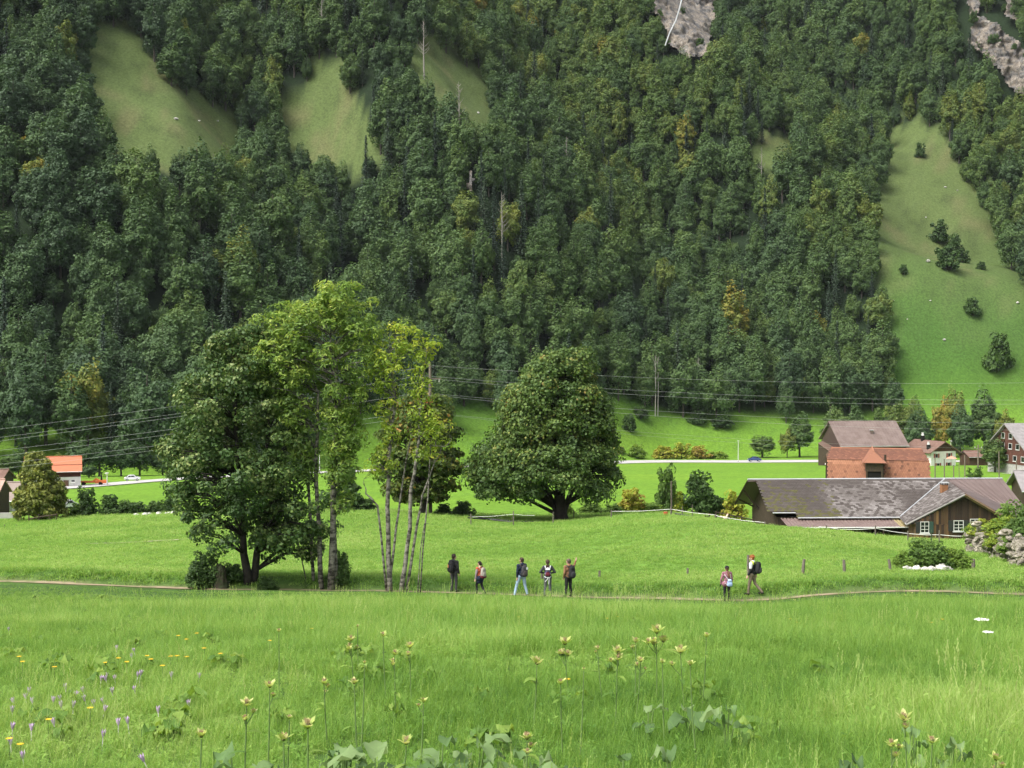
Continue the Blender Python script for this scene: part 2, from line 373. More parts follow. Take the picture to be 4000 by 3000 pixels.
def forest_tree(seed, h=18., r=5.0, prof='round', n=5600, ls=.56, base=.0):
    """crown of rounded lobes on an egg-shaped envelope; leaves on the lobes, facing out of them"""
    rng = np.random.default_rng(seed); nl = 52; D = unit(nl, rng); D[:, 2] = D[:, 2] * .9 + .12; D /= np.linalg.norm(D, axis=1, keepdims=True)
    wid = rng.uniform(.20, .42, nl); amp = rng.uniform(.75, 1.12, nl)
    cz = h * (base + (1 - base) * .46); a, cu, cl = r, h - cz, cz - h * base
    def env(d):      # egg: rounded or pointed top, fuller below the middle
        up = np.clip(d[:, 2], 0, 1); k = {'round': 0, 'cone': .30, 'oval': .12}[prof]
        hor = a * (1 - k * up); v = np.where(d[:, 2] > 0, cu, cl); return 1 / np.sqrt((d[:, 0] ** 2 + d[:, 1] ** 2) / hor ** 2 + d[:, 2] ** 2 / v ** 2)
    d = unit(n, rng); d[:, 2] += .25; d /= np.linalg.norm(d, axis=1, keepdims=True)
    ang = np.arccos(np.clip(d @ D.T, -1, 1)); g = amp[None] * np.exp(-(ang / wid[None]) ** 2); j = g.argmax(1); G = g.max(1)
    R_ = env(d) * (.46 + .54 * G) * rng.uniform(.84, 1.04, n); P = d * R_[:, None]
    C = D[j] * (env(D[j]) * .52)[:, None]; N = P - C; N /= np.linalg.norm(N, axis=1, keepdims=True); N = N + unit(n, rng) * .8 + np.array([0, 0, .3])
    P[:, 2] += cz; P += rng.normal(0, .12, P.shape)
    lv = np.clip(.55 * rng.uniform(0, 1, nl)[j] + .45 * rng.uniform(0, 1, n), 0, 1); sz = ls * rng.uniform(.6, 1.35, n)
    V, Q = leaf_quads(P, N, sz * 1.25, sz * .8, rng)
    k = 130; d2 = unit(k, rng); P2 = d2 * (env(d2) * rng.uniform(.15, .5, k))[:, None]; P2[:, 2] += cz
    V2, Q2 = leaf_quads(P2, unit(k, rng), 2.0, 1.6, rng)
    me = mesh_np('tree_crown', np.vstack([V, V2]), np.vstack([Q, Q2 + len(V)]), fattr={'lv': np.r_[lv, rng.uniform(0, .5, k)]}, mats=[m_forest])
    tr = tube_np([([(0, 0, -1.5), (.1, 0, h * .3), (0, .1, h * .85)], [.34, .26, .06])], 6).mesh('tree_trunk'); tr.materials.append(m_bark)
    return [('trunk', tr), ('crown', me)]
def conifer_tree(seed, h=21., r=3.0):
    rng = np.random.default_rng(seed); Ps = []; Ns = []; Ls = []
    z = h * .10
    while z < h * .985:
        f = (z / h); rad = r * (1 - f) ** .8 * rng.uniform(.8, 1.12) + .15
        nb = max(4, int(9 * (1 - f) + 4)); a0 = rng.uniform(0, 6.28)
        for k in range(nb):
            a = a0 + 6.283 * k / nb + rng.uniform(-.25, .25); L = rad * rng.uniform(.7, 1.15)
            m = max(3, int(L / .33))
            for q in range(m):
                s = (q + .7) / m * L; dz = -.28 * s + .09 * s * s / r
                Ps.append((math.cos(a) * s + rng.normal() * .1, math.sin(a) * s + rng.normal() * .1, z + dz + rng.normal() * .08))
                Ns.append((math.cos(a) * .45, math.sin(a) * .45, .75)); Ls.append(.75 - .25 * q / m)
        z += .62 * (1.1 - .45 * f)
    P = np.array(Ps); N = np.array(Ns) + unit(len(P), rng) * .55; L = np.array(Ls)
    V, Q = leaf_quads(P, N, L * 1.15, L * .6, rng)
    me = mesh_np('conifer_crown', V, Q, fattr={'lv': rng.uniform(0, 1, len(P))}, mats=[m_conifer])
    tr = tube_np([([(0, 0, -1.5), (0, 0, h * .5), (0, 0, h * .99)], [.32, .2, .03])], 6).mesh('conifer_trunk'); tr.materials.append(m_bark)
    return [('trunk', tr), ('crown', me)]
def bare_tree(seed, h=17.):
    rng = np.random.default_rng(seed); paths = [([(0, 0, -1), (.15, .1, h * .5), (0, .2, h)], [.26, .17, .03])]
    for k in range(26):
        z = h * rng.uniform(.35, .95); a = rng.uniform(0, 6.28); L = (1 - z / h) * 3.4 + .6
        p0 = Vector((.1, .1, z)); d = Vector((math.cos(a), math.sin(a), .8)).normalized()
        paths.append(([p0, p0 + d * L * .55, p0 + d * L + Vector((0, 0, L * .2))], [.07, .045, .012]))
    t = tube_np(paths[:1], 6).mesh('bare_trunk'); t.materials.append(m_bark_dead)
    b = tube_np(paths[1:], 4).mesh('bare_branches'); b.materials.append(m_bark_dead)
    return [('trunk', t), ('branches', b)]
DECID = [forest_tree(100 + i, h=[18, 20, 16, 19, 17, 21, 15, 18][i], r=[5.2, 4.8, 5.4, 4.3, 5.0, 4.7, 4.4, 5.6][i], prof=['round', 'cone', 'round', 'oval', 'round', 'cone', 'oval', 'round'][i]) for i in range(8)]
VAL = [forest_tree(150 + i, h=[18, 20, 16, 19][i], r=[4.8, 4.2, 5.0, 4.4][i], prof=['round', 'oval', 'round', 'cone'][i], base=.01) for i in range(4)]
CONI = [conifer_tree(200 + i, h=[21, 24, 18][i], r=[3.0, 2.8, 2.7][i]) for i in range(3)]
# ------------------------------------------------------------------ the forest on the mountainside
rng = np.random.default_rng(5)
def forest_points():
    n = 60000; y = np.sqrt(rng.uniform(295 ** 2, 900 ** 2, n)); x = rng.uniform(-1, 1, n) * (.50 * y + 20); rm = rng.uniform(4.1, 6.8, n); gr = (ground(x, y + 4) - ground(x, y - 4)) / 8; rm /= np.clip(np.hypot(1, gr) / 1.28, .9, 1.6)   # dart throwing: uneven spacing, no rows
    cell = {}; keep = []
    for i in range(n):
        cx, cy = int(x[i] // 8), int(y[i] // 8); ok = True
        for dx in (-1, 0, 1):
            for dy in (-1, 0, 1):
                for j in cell.get((cx + dx, cy + dy), ()):
                    if (x[i] - x[j]) ** 2 + (y[i] - y[j]) ** 2 < (.5 * (rm[i] + rm[j])) ** 2: ok = False
        if ok: cell.setdefault((cx, cy), []).append(i); keep.append(i)
    x, y = x[keep], y[keep]
    foot = np.interp(x / y, FOOT_A, FOOT_Y) + 5 * fbm(x / 25, y / 25, 91, 2)
    t = y - foot; k = t > 3 + 22 * sstep(1000, 1700, pix(x, y, x * 0)[0]); x, y = x[k], y[k]
    z = ground(x, y); u, v = pix(x, y, z); pxm = FPX / y
    k = (v > -260) & (u > -900) & (u < 4900); x, y, z, u, v, pxm = [q[k] for q in (x, y, z, u, v, pxm)]
    hgt = 18.4 * rng.uniform(.55, 1.30, len(x)) * (1 + .15 * fbm(x / 40, y / 40, 95, 2))
    bad = np.zeros(len(x), bool)
    for P in CLEAR + ROCK:
        for f in ((0, .3, .6, .85) if P in CLEAR else (0, .4, .7)):
            for du in ((-26, 0, 26) if P in CLEAR else (0,)): bad |= inpoly(u + du, v - hgt * f * pxm, P)
    # narrow band just outside the frame-right slope stays open as well
    k = ~bad
    return [q[k] for q in (x, y, z, u, v, pxm, hgt)]
fx, fy, fz, fu, fv, fpx, fh = forest_points()
nF = len(fx)
conp = .10 + .22 * sstep(.05, .45, fbm(fx / 55, fy / 55, 97, 2)) + .18 * np.exp(-(((fu - 1900) / 420) ** 2 + ((fv - 900) / 420) ** 2))
is_con = rng.uniform(0, 1, nF) < conp * .75
tone = .25 + .22 * fbm(fx / 45, fy / 45, 99, 3) + rng.normal(0, .085, nF)
tone += .10 * sstep(900, 2400, fu) * sstep(1500, 700, fv) - .08 * sstep(900, 100, fu)
tone = np.clip(tone, .02, .56); yel = rng.uniform(0, 1, nF) < .022; tone[yel] = rng.uniform(.52, .74, yel.sum())
inview = (fu > -60) & (fu < 4060) & (fv > -40)
order = np.argsort(fy)
cd_, cc_ = 0, 0; single = np.zeros(nF, bool)
FW = {'dark': 'dark green broadleaf tree', 'mid': 'mid green broadleaf tree', 'light': 'light green broadleaf tree', 'yellow': 'yellowing broadleaf tree', 'conifer': 'dark pointed conifer'}
def forest_label(i, kd):
    size = 'short' if fh[i] < 17 else 'tall' if fh[i] > 23 else 'medium'
    t = fy[i] - np.interp(fx[i] / fy[i], FOOT_A, FOOT_Y); row = 'at the forest foot' if t < 45 else 'a little up the wooded slope' if t < 85 else 'high up the wooded slope'
    u = fu[i]; wh = 'behind the red roofed house' if u < 620 else 'behind the dark maple' if u < 1150 else 'behind the ash trees' if u < 1750 else 'behind the huge sycamore' if u < 2450 else 'above the road side hedge' if u < 3050 else 'above the brown barn'
    return f'{size} {FW[kd]} {row} {wh}', f'{size} {kd} trees {row} {wh}'
for i in order:
    if not inview[i]: continue
    rz = float(rng.uniform(0, 6.28))
    if is_con[i]:
        if cc_ >= 90: continue
        cc_ += 1; s = fh[i] / 20
        place('conifer_tree', CONI[int(rng.integers(3))], (fx[i], fy[i], fz[i]), rz, (s, s, s * 1.1), forest_label(i, 'conifer')[0], 'tree', forest_label(i, 'conifer')[1], rng.uniform(0, .65))
    else:
        if cd_ >= 300: continue
        cd_ += 1; s = fh[i] / 18; t = tone[i]; kd = 'dark' if t < .2 else 'mid' if t < .36 else 'light' if t < .56 else 'yellow'
        place('broadleaf_tree', DECID[int(rng.integers(8))], (fx[i], fy[i], fz[i]), rz, (s * rng.uniform(.85, 1.12), s * rng.uniform(.85, 1.12), s), forest_label(i, kd)[0], 'tree', forest_label(i, kd)[1], t)
    single[i] = True
# the rest of the wood: one object of instanced trees
def gn_scatter(name, P, rot, scl, idx, tint, protos, kind='stuff', label=None, cat=None):
    me = bpy.data.meshes.new(name); me.vertices.add(len(P)); me.vertices.foreach_set('co', np.asarray(P, np.float32).ravel())
    for nm, ty, dat in (('rot', 'FLOAT_VECTOR', rot), ('scl', 'FLOAT_VECTOR', scl), ('idx', 'INT', idx), ('tint', 'FLOAT', tint)):
        a = me.attributes.new(nm, ty, 'POINT'); a.data.foreach_set('vector' if ty == 'FLOAT_VECTOR' else 'value', np.asarray(dat, np.int32 if ty == 'INT' else np.float32).ravel())
    o = link(name, me); o['kind'] = kind; tag(o, label, cat)
    g = bpy.data.node_groups.new(name, 'GeometryNodeTree'); g.interface.new_socket('Geometry', in_out='INPUT', socket_type='NodeSocketGeometry'); g.interface.new_socket('Geometry', in_out='OUTPUT', socket_type='NodeSocketGeometry')
    N = g.nodes; L = g.links; gi = N.new('NodeGroupInput'); go = N.new('NodeGroupOutput'); iop = N.new('GeometryNodeInstanceOnPoints')
    gti = N.new('GeometryNodeGeometryToInstance'); 
    ois = []
    for p in protos:
        oi = N.new('GeometryNodeObjectInfo'); oi.inputs['Object'].default_value = p; oi.inputs['As Instance'].default_value = True; ois.append(oi)
    join = N.new('GeometryNodeJoinGeometry')
    for oi in reversed(ois): L.new(oi.outputs['Geometry'], join.inputs[0])
    L.new(gi.outputs[0], iop.inputs['Points']); L.new(join.outputs[0], iop.inputs['Instance']); iop.inputs['Pick Instance'].default_value = True
    def na(nm, ty):
        q = N.new('GeometryNodeInputNamedAttribute'); q.data_type = ty; q.inputs['Name'].default_value = nm; return q
    L.new(na('idx', 'INT').outputs['Attribute'], iop.inputs['Instance Index'])
    e2r = N.new('FunctionNodeEulerToRotation'); L.new(na('rot', 'FLOAT_VECTOR').outputs['Attribute'], e2r.inputs[0]); L.new(e2r.outputs[0], iop.inputs['Rotation'])
    L.new(na('scl', 'FLOAT_VECTOR').outputs['Attribute'], iop.inputs['Scale'])
    L.new(iop.outputs[0], go.inputs[0]); N.remove(gti)
    md = o.modifiers.new('scatter', 'NODES'); md.node_group = g
    return o
def proto(parts, name):
    mb = None
    bm = bmesh.new(); mats = []
    # join the parts of one tree into a single prototype mesh
    me = bpy.data.meshes.new(name); V = []; Q = []; off = 0; lv = []; mi = []; T = []
    for k, (pn, m) in enumerate(parts):
        co = np.empty(len(m.vertices) * 3, np.float32); m.vertices.foreach_get('co', co); V.append(co.reshape(-1, 3))
        lt = np.empty(len(m.polygons), np.int32); m.polygons.foreach_get('loop_total', lt); ls_ = np.empty(len(m.polygons), np.int32); m.polygons.foreach_get('loop_start', ls_); vi = np.empty(len(m.loops), np.int32); m.loops.foreach_get('vertex_index', vi)
        q4 = ls_[lt == 4]; nq = len(q4); Q.append(off + vi[q4[:, None] + np.arange(4)]); mi += [k] * nq; a = m.attributes.get('lv')
        if a: 
            d = np.empty(len(m.polygons), np.float32); a.data.foreach_get('value', d); lv.append(d)
        else: lv.append(np.zeros(nq))
        off += len(m.vertices); mats.append(m.materials[0])
    bm.free()
    m2 = mesh_np(name, np.vstack(V), np.vstack(Q), fattr={'lv': np.concatenate(lv)}, mats=mats, mi=mi)
    return bpy.data.objects.new(name, m2)
PROT = [proto(d, 'forest_tree_kind') for d in DECID] + [proto(d, 'forest_conifer_kind') for d in CONI]
rest = ~single
nr = int(rest.sum()); ri = np.where(is_con[rest], 8 + rng.integers(0, 3, nr), rng.integers(0, 8, nr))
rs = np.where(is_con[rest], fh[rest] / 19, fh[rest] / 18)
rot = np.c_[np.zeros(nr), np.zeros(nr), rng.uniform(0, 6.28, nr)]
scl = np.c_[rs * rng.uniform(.85, 1.12, nr), rs * rng.uniform(.85, 1.12, nr), rs]
tt = np.where(is_con[rest], rng.uniform(0, .65, nr), tone[rest])
gn_scatter('distant_forest', np.c_[fx, fy, fz][rest], rot, scl, ri, tt, PROT, label='dense mixed wood covering the upper mountainside', cat='forest')
print('forest', nF, 'single', cd_, cc_, 'rest', nr)
# ================================================================== TREES AND SHRUBS OF THE VALLEY
def Z(sc, u0, v0): return lambda x, y: (u0 + x * sc, v0 + y * sc)
Z4 = Z(.78335, 550, 1050); Z7 = Z(.5425, 1700, 1300); Z6 = Z(.4522, 0, 1600); Z5 = Z(.5425, 2800, 1500); Z8 = Z(.27125, 3400, 1950)
def profile(z, rows): return [(z(0, y)[1], z(a, 0)[0], z(b, 0)[0]) for y, a, b in rows]
def local(base, d, u, v): p = at(u, v, d); return p.x - base.x, p.z - base.z
def profile_tree(name, label, base, d, prof, trunks, leaf, bark, seed, n=200, rad=.7, per=150, ls=.17, asp=.85, up=.3, depth=.9, inner=.35, grow=1.0, group=None, trunk_sides=9, twig=.035, hollow=.0, clear=None):
    """trunks: polylines of (u, v, depth offset, radius) in photo pixels at distance d"""
    rng = np.random.default_rng(seed); root = empty(name, base); tag(root, label, 'tree', group)
    pv = np.array([p[0] for p in prof], float); pl = np.array([p[1] for p in prof], float); pr = np.array([p[2] for p in prof], float)
    rp = rad * FPX / d; ln = np.linspace(pv[0] + rp * .75, pv[-1] - rp * .7, 200)
    wts = np.interp(ln, pv, pr - pl) ** 1.25; cs = np.cumsum(wts) / wts.sum(); vv = np.interp(rng.uniform(0, 1, n), cs, ln)
    L = np.interp(vv, pv, pl); Rr_ = np.interp(vv, pv, pr); hw = (Rr_ - L) / 2 * d / FPX; cx = ((L + Rr_) / 2 - 2000) / FPX * d - base.x
    zz = np.array([at(2000, v, d).z for v in vv]) - base.z
    th = rng.uniform(0, 6.283, n); rr = np.maximum(hw - rad * .5, hw * .3) * rng.uniform(hollow, 1, n) ** inner
    C = np.c_[cx + rr * np.cos(th), rr * np.sin(th) * depth, zz]; Rr = rad * rng.uniform(.45, 1.3, n)
    if clear:
        kk = ~((np.abs(C[:, 0]) < clear[0]) & (C[:, 2] < clear[1])); C, Rr, zz = C[kk], Rr[kk], zz[kk]; n = len(C)
    T = []; tp = []
    for pl_ in trunks:
        q = []; rads = []
        for (u, v, dy, r) in pl_:
            x, z = local(base, d, u, v); q.append(Vector((x, dy, z))); rads.append(r)
        q[0].z = min(q[0].z, -.3)
        # smooth and jitter the polyline a little
        Q = []; RR = []
        for i in range(len(q) - 1):
            for f in (0, .33, .66):
                Q.append(q[i].lerp(q[i + 1], f) + Vector((rng.normal(), rng.normal(), 0)) * .03 * (i > 0 or f > 0)); RR.append(rads[i] + (rads[i + 1] - rads[i]) * f)
        Q.append(q[-1]); RR.append(rads[-1]); T.append((Q, RR)); tp += list(zip(Q, RR))
    for Q, RR in T: tube_np([(Q, RR)], trunk_sides).build('trunk', bark, root, smooth=True)
    tpx = np.array([[p.x, p.y, p.z] for p, r in tp]); trr = np.array([r for p, r in tp])
    paths = []
    for c, r in zip(C, Rr):
        dist = np.linalg.norm(tpx - c, axis=1) + 3.0 * np.maximum(0, tpx[:, 2] - c[2] + .25 * np.linalg.norm(tpx[:, :2] - c[:2], axis=1))
        j = int(np.argmin(dist)); p0 = Vector(tpx[j]); p2 = Vector(c); mid = p0.lerp(p2, .55) + Vector((rng.normal() * .12, rng.normal() * .12, .12 * (p2 - p0).length))
        r0 = min(trr[j] * .55, twig * (1 + .35 * (p2 - p0).length)); paths.append(([p0, mid, p2], [r0, r0 * .6, r0 * .2]))
    tube_np(paths, 4).build('branches', bark, root)
    P, N, ix = clump_leaves(C, Rr, per, ls, rng, .72, up)
    N[:, 0] += .5 * (P[:, 0] - np.mean(C[:, 0])) / (np.std(C[:, 0]) + .1) * .5
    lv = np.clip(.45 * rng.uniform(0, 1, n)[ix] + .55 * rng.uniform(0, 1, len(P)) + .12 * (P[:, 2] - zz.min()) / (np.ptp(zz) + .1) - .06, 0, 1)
    sz = ls * rng.uniform(.6, 1.3, len(P)) * grow
    V, Q = leaf_quads(P, N, sz * 1.15, sz * asp, rng, .12)
    me = mesh_np('crown', V, Q, fattr={'lv': lv}, mats=[leaf]); link('crown', me, None, root)
    return root
lf_maple = leafmat('maple_leaf', [(0, (0.043, 0.085, 0.028)), (.45, (0.070, 0.134, 0.036)), (.75, (0.138, 0.203, 0.056)), (.93, (0.286, 0.346, 0.127)), (1, (0.383, 0.383, 0.138))], .22, .5)  # pale end stops paint highlights as well as leaf undersides into the colour
lf_syc = leafmat('sycamore_leaf', [(0, (0.046, 0.091, 0.026)), (.5, (0.083, 0.144, 0.035)), (.8, (0.141, 0.209, 0.046)), (.94, (0.243, 0.248, 0.065)), (1, (0.308, 0.220, 0.070))], .22, .55)
lf_ash = leafmat('ash_leaf', [(0, (0.092, 0.163, 0.046)), (.45, (0.174, 0.286, 0.065)), (.75, (0.291, 0.411, 0.083)), (1, (0.466, 0.528, 0.134))], .42, .5)
lf_ash2 = leafmat('ash_leaf_yellowing', [(0, (0.131, 0.216, 0.040)), (.45, (0.260, 0.377, 0.056)), (.75, (0.420, 0.514, 0.072)), (1, (0.600, 0.558, 0.102))], .42, .5)
lf_pear = leafmat('pear_leaf', [(0, (0.048, 0.088, 0.026)), (.5, (0.096, 0.144, 0.032)), (.8, (0.160, 0.192, 0.042)), (.92, (0.320, 0.208, 0.048)), (1, (0.384, 0.160, 0.048))], .25, .55)
lf_lime = leafmat('olive_leaf', [(0, (0.086, 0.115, 0.026)), (.5, (0.163, 0.192, 0.042)), (.8, (0.269, 0.288, 0.061)), (1, (0.403, 0.384, 0.096))], .25, .55)
DT = 67.5
b0 = on(965, 68.3)
profile_tree('maple_tree', 'dense dark green maple with two trunks beside a mossy stump', b0, 68.3,
    profile(Z4, [(215, 470, 590), (300, 370, 620), (420, 280, 680), (520, 215, 750), (650, 110, 790), (800, 90, 850), (950, 40, 890), (1080, 25, 930), (1180, 80, 980), (1270, 200, 1010), (1380, 300, 1000), (1490, 430, 960)]),
    [[(*Z4(540, 1560), 0, .24), (*Z4(505, 1330), 0, .15), (*Z4(490, 1050), .2, .12), (*Z4(470, 750), .1, .08), (*Z4(500, 420), 0, .03)],
     [(*Z4(550, 1560), .2, .22), (*Z4(590, 1330), .3, .14), (*Z4(600, 1050), .3, .11), (*Z4(640, 800), .2, .06), (*Z4(620, 600), 0, .03)]],
    lf_maple, mat('maple_bark', (.045, .04, .034), .9, (.02, .018, .016), 5, bump=.5), 11, n=320, rad=.64, per=150, ls=.155, inner=.5, clear=(.9, 1.7))
bA = on(1302, 67.6)
profile_tree('ash_tree', 'tall ash with feathery light green crown and mossy twin pale trunks', bA, 67.6,
    profile(Z4, [(50, 980, 1100), (115, 830, 1165), (230, 720, 1200), (340, 680, 1220), (450, 690, 1215), (560, 740, 1180), (680, 840, 1150), (800, 880, 1140), (930, 900, 1110), (1050, 920, 1080), (1250, 930, 1050)]),
    [[(*Z4(945, 1560), 0, .17), (*Z4(962, 1100), 0, .13), (*Z4(968, 850), .1, .11), (*Z4(980, 600), 0, .08), (*Z4(945, 400), 0, .05), (*Z4(960, 200), 0, .02)],
     [(*Z4(966, 1560), .25, .13), (*Z4(958, 1250), .2, .10), (*Z4(975, 860), .2, .08), (*Z4(1050, 790), .2, .06), (*Z4(1095, 720), .1, .03)]],
    lf_ash, m_barkpale, 12, n=270, rad=.50, per=72, ls=.20, asp=.42, up=.55, inner=.5)
bB = on(1255, 67.8)
profile_tree('ash_tree', 'slender pale ash trunk with spreading crown leaning into the dark maple', bB, 67.8,
    profile(Z4, [(150, 720, 870), (250, 560, 880), (350, 510, 900), (450, 490, 900), (560, 540, 910), (680, 610, 910), (800, 690, 900), (920, 740, 890), (1100, 780, 880)]),
    [[(*Z4(902, 1560), 0, .13), (*Z4(880, 1150), .1, .10), (*Z4(876, 900), 0, .085), (*Z4(885, 620), 0, .06), (*Z4(800, 400), 0, .03)]],
    lf_ash, m_barkpale, 13, n=170, rad=.50, per=70, ls=.20, asp=.42, up=.55, inner=.5)
bC = on(1225, 68.6)
profile_tree('ash_tree', 'thin crooked ash pole with few leaves between maple and pale trunks', bC, 68.6,
    profile(Z4, [(700, 760, 860), (800, 740, 850), (950, 740, 840), (1000, 760, 830)]),
    [[(*Z4(864, 1560), 0, .09), (*Z4(848, 1290), 0, .075), (*Z4(832, 1000), 0, .06), (*Z4(818, 740), 0, .03)],
     [(*Z4(830, 1060), 0, .03), (*Z4(720, 1040), 0, .025), (*Z4(640, 1055), 0, .015), (*Z4(600, 1030), 0, .008)]],
    lf_ash, m_barkpale, 14, n=22, rad=.5, per=40, ls=.25, asp=.45, up=.5)
bD = on(1520, 67.3)
profile_tree('ash_tree', 'forked thin ash with yellow green airy top and bare lower stems', bD, 67.3,
    profile(Z4, [(240, 1170, 1330), (320, 1140, 1410), (420, 1110, 1420), (520, 1110, 1390), (620, 1140, 1330), (720, 1160, 1320), (850, 1180, 1310), (960, 1120, 1300), (1060, 1100, 1290)]),
    [[(*Z4(1242, 1565), 0, .14), (*Z4(1230, 1350), 0, .115), (*Z4(1230, 1100), 0, .10), (*Z4(1245, 850), 0, .08), (*Z4(1272, 640), 0, .05), (*Z4(1240, 420), 0, .02)],
     [(*Z4(1232, 1395), 0, .07), (*Z4(1275, 1280), .1, .055), (*Z4(1300, 1100), .2, .045), (*Z4(1345, 850), .2, .03), (*Z4(1360, 640), 0, .012)],
     [(*Z4(1228, 1230), 0, .06), (*Z4(1180, 1180), -.1, .05), (*Z4(1130, 1120), -.1, .04), (*Z4(1112, 1050), 0, .015)]],
    lf_ash2, m_barkpale, 15, n=105, rad=.42, per=36, ls=.18, asp=.45, up=.5, inner=.6)
bE = on(1566, 67.0)
profile_tree('ash_tree', 'leaning forked ash with crooked bare twigs and sparse yellow green leaves', bE, 67.0,
    profile(Z4, [(280, 1330, 1470), (400, 1320, 1500), (520, 1310, 1490), (620, 1300, 1500), (720, 1300, 1540), (800, 1300, 1590), (880, 1310, 1570), (980, 1320, 1490)]),
    [[(*Z4(1296, 1565), 0, .13), (*Z4(1330, 1390), 0, .10), (*Z4(1350, 1100), 0, .085), (*Z4(1385, 850), 0, .065), (*Z4(1400, 640), 0, .04), (*Z4(1425, 420), 0, .012)],
     [(*Z4(1318, 1450), 0, .08), (*Z4(1372, 1290), .1, .06), (*Z4(1405, 1130), .1, .05), (*Z4(1450, 1010), .1, .035), (*Z4(1500, 880), 0, .012)],
     [(*Z4(1378, 1275), 0, .03), (*Z4(1410, 1270), -.1, .02), (*Z4(1436, 1268), -.1, .01)],
     [(*Z4(1390, 870), 0, .04), (*Z4(1450, 880), -.2, .03), (*Z4(1520, 885), -.2, .02), (*Z4(1552, 850), -.2, .008)]],
    lf_ash2, m_barkpale, 16, n=90, rad=.40, per=28, ls=.18, asp=.45, up=.5, inner=.6)
bS = on(2191, 138.)
profile_tree('sycamore_tree', 'huge broad sycamore with olive crown and thick dark trunk behind the meadow crest', bS, 138.,
    profile(Z7, [(95, 890, 985), (160, 750, 1130), (250, 650, 1180), (350, 570, 1215), (450, 450, 1265), (550, 435, 1280), (650, 415, 1300), (760, 390, 1330), (850, 270, 1345), (950, 215, 1385), (1050, 205, 1385), (1120, 225, 1365), (1180, 270, 1320), (1235, 400, 1150)]),
    [[(*Z7(905, 1350), 0, .95), (*Z7(905, 1320), 0, .68), (*Z7(902, 1230), 0, .58), (*Z7(895, 1100), 0, .52), (*Z7(890, 700), 0, .3), (*Z7(900, 350), 0, .1)],
     [(*Z7(895, 1110), 0, .3), (*Z7(760, 1000), .3, .25), (*Z7(560, 900), .4, .15), (*Z7(450, 850), .4, .06)],
     [(*Z7(900, 1100), 0, .3), (*Z7(1040, 960), -.4, .22), (*Z7(1200, 850), -.4, .1)]],
    lf_syc, mat('sycamore_bark', (.05, .042, .034), .9, (.025, .022, .018), 3, bump=.5), 17, n=520, rad=1.3, per=180, ls=.27, inner=.22, clear=(1.7, 3.9), twig=.05)
bP = on(1652, 140.)
profile_tree('pear_tree', 'round fruit tree with rusty brown leaf edges behind the thin ash stems', bP, 140.,
    profile(Z4, [(600, 1330, 1500), (680, 1260, 1560), (760, 1200, 1590), (850, 1165, 1610), (950, 1155, 1620), (1050, 1170, 1610), (1120, 1200, 1560), (1180, 1260, 1460)]),
    [[(*Z4(1412, 1235), 0, .35), (*Z4(1410, 1150), 0, .26), (*Z4(1400, 950), 0, .18), (*Z4(1395, 750), 0, .06)]], lf_pear, m_bark, 18, n=220, rad=.95, per=95, ls=.34, twig=.05)
bL = on(165, 146.)
profile_tree('lime_tree', 'cone shaped olive yellow tree beside the red roofed house', bL, 146.,
    profile(Z6, [(335, 295, 345), (400, 235, 390), (500, 185, 440), (600, 160, 500), (700, 130, 555), (800, 95, 580), (880, 75, 570), (945, 130, 480)]),
    [[(*Z6(366, 1000), 0, .26), (*Z6(365, 930), 0, .2), (*Z6(350, 700), 0, .14), (*Z6(325, 400), 0, .05)]], lf_lime, m_bark, 19, n=210, rad=.62, per=95, ls=.28, twig=.04)
# ------------------------------------------------------------------ shrubs (unit prototypes: about 2 m across, 2 m tall)
m_shrub = leafmat('shrub_leaf', [(0, (0.032, 0.064, 0.026)), (.2, (0.058, 0.109, 0.032)), (.4, (0.104, 0.184, 0.038)), (.58, (0.192, 0.296, 0.045)), (.72, (0.352, 0.384, 0.048)), (.86, (0.320, 0.224, 0.056)), (1, (0.240, 0.120, 0.056))], .28, .6, tint=0, lvar=.22)
def shrub_mesh(seed, ls=.15, nc=55, per=46, tall=1.0):
    rng = np.random.default_rng(seed); d = unit(nc, rng); d[:, 2] = np.abs(d[:, 2]); r = rng.uniform(.25, .85, (nc, 1)) ** .6
    lob = (1 + .25 * np.sin(np.arctan2(d[:, 1], d[:, 0]) * 3 + seed))[:, None]
    C = d * r * np.array([.85, .85, 1.55 * tall]) * lob; C[:, 2] += .15; Rr = rng.uniform(.16, .36, nc)
    P, N, ix = clump_leaves(C, Rr, per, ls, rng, .8, .4); P[:, 2] = np.maximum(P[:, 2], .02)
    lv = np.clip(.5 * rng.uniform(0, 1, nc)[ix] + .5 * rng.uniform(0, 1, len(P)), 0, 1); sz = ls * rng.uniform(.6, 1.4, len(P))
    V, Q = leaf_quads(P, N, sz * 1.2, sz * .8, rng)
    me = mesh_np('shrub_foliage', V, Q, fattr={'lv': lv}, mats=[m_shrub])
    st = tube_np([([(0, 0, -.2), tuple(c * .5), tuple(c * .95)], [.035, .022, .008]) for c in C[:14]], 4).mesh('shrub_stems'); st.materials.append(m_bark)
    return [('stems', st), ('foliage', me)]
SHR = [shrub_mesh(300 + i, tall=[1, .9, 1.15, 1][i]) for i in range(4)]
SHRF = [shrub_mesh(320 + i, ls=.10, nc=80, per=70) for i in range(2)]
_k = [0]
def shrub(u, vtop, vbot, wpx, y, tint, label, name='shrub', fine=False, group=None, cat='shrub'):
    p = on(u, y); h = (vbot - vtop) / FPX * y; wd = wpx / FPX * y; _k[0] += 1
    pm = (SHRF if fine else SHR)[_k[0] % (2 if fine else 4)]
    return place(name, pm, p, _k[0] * 2.39, (wd / 2.0, wd / 2.0, h / 1.95), label, cat, group, tint)
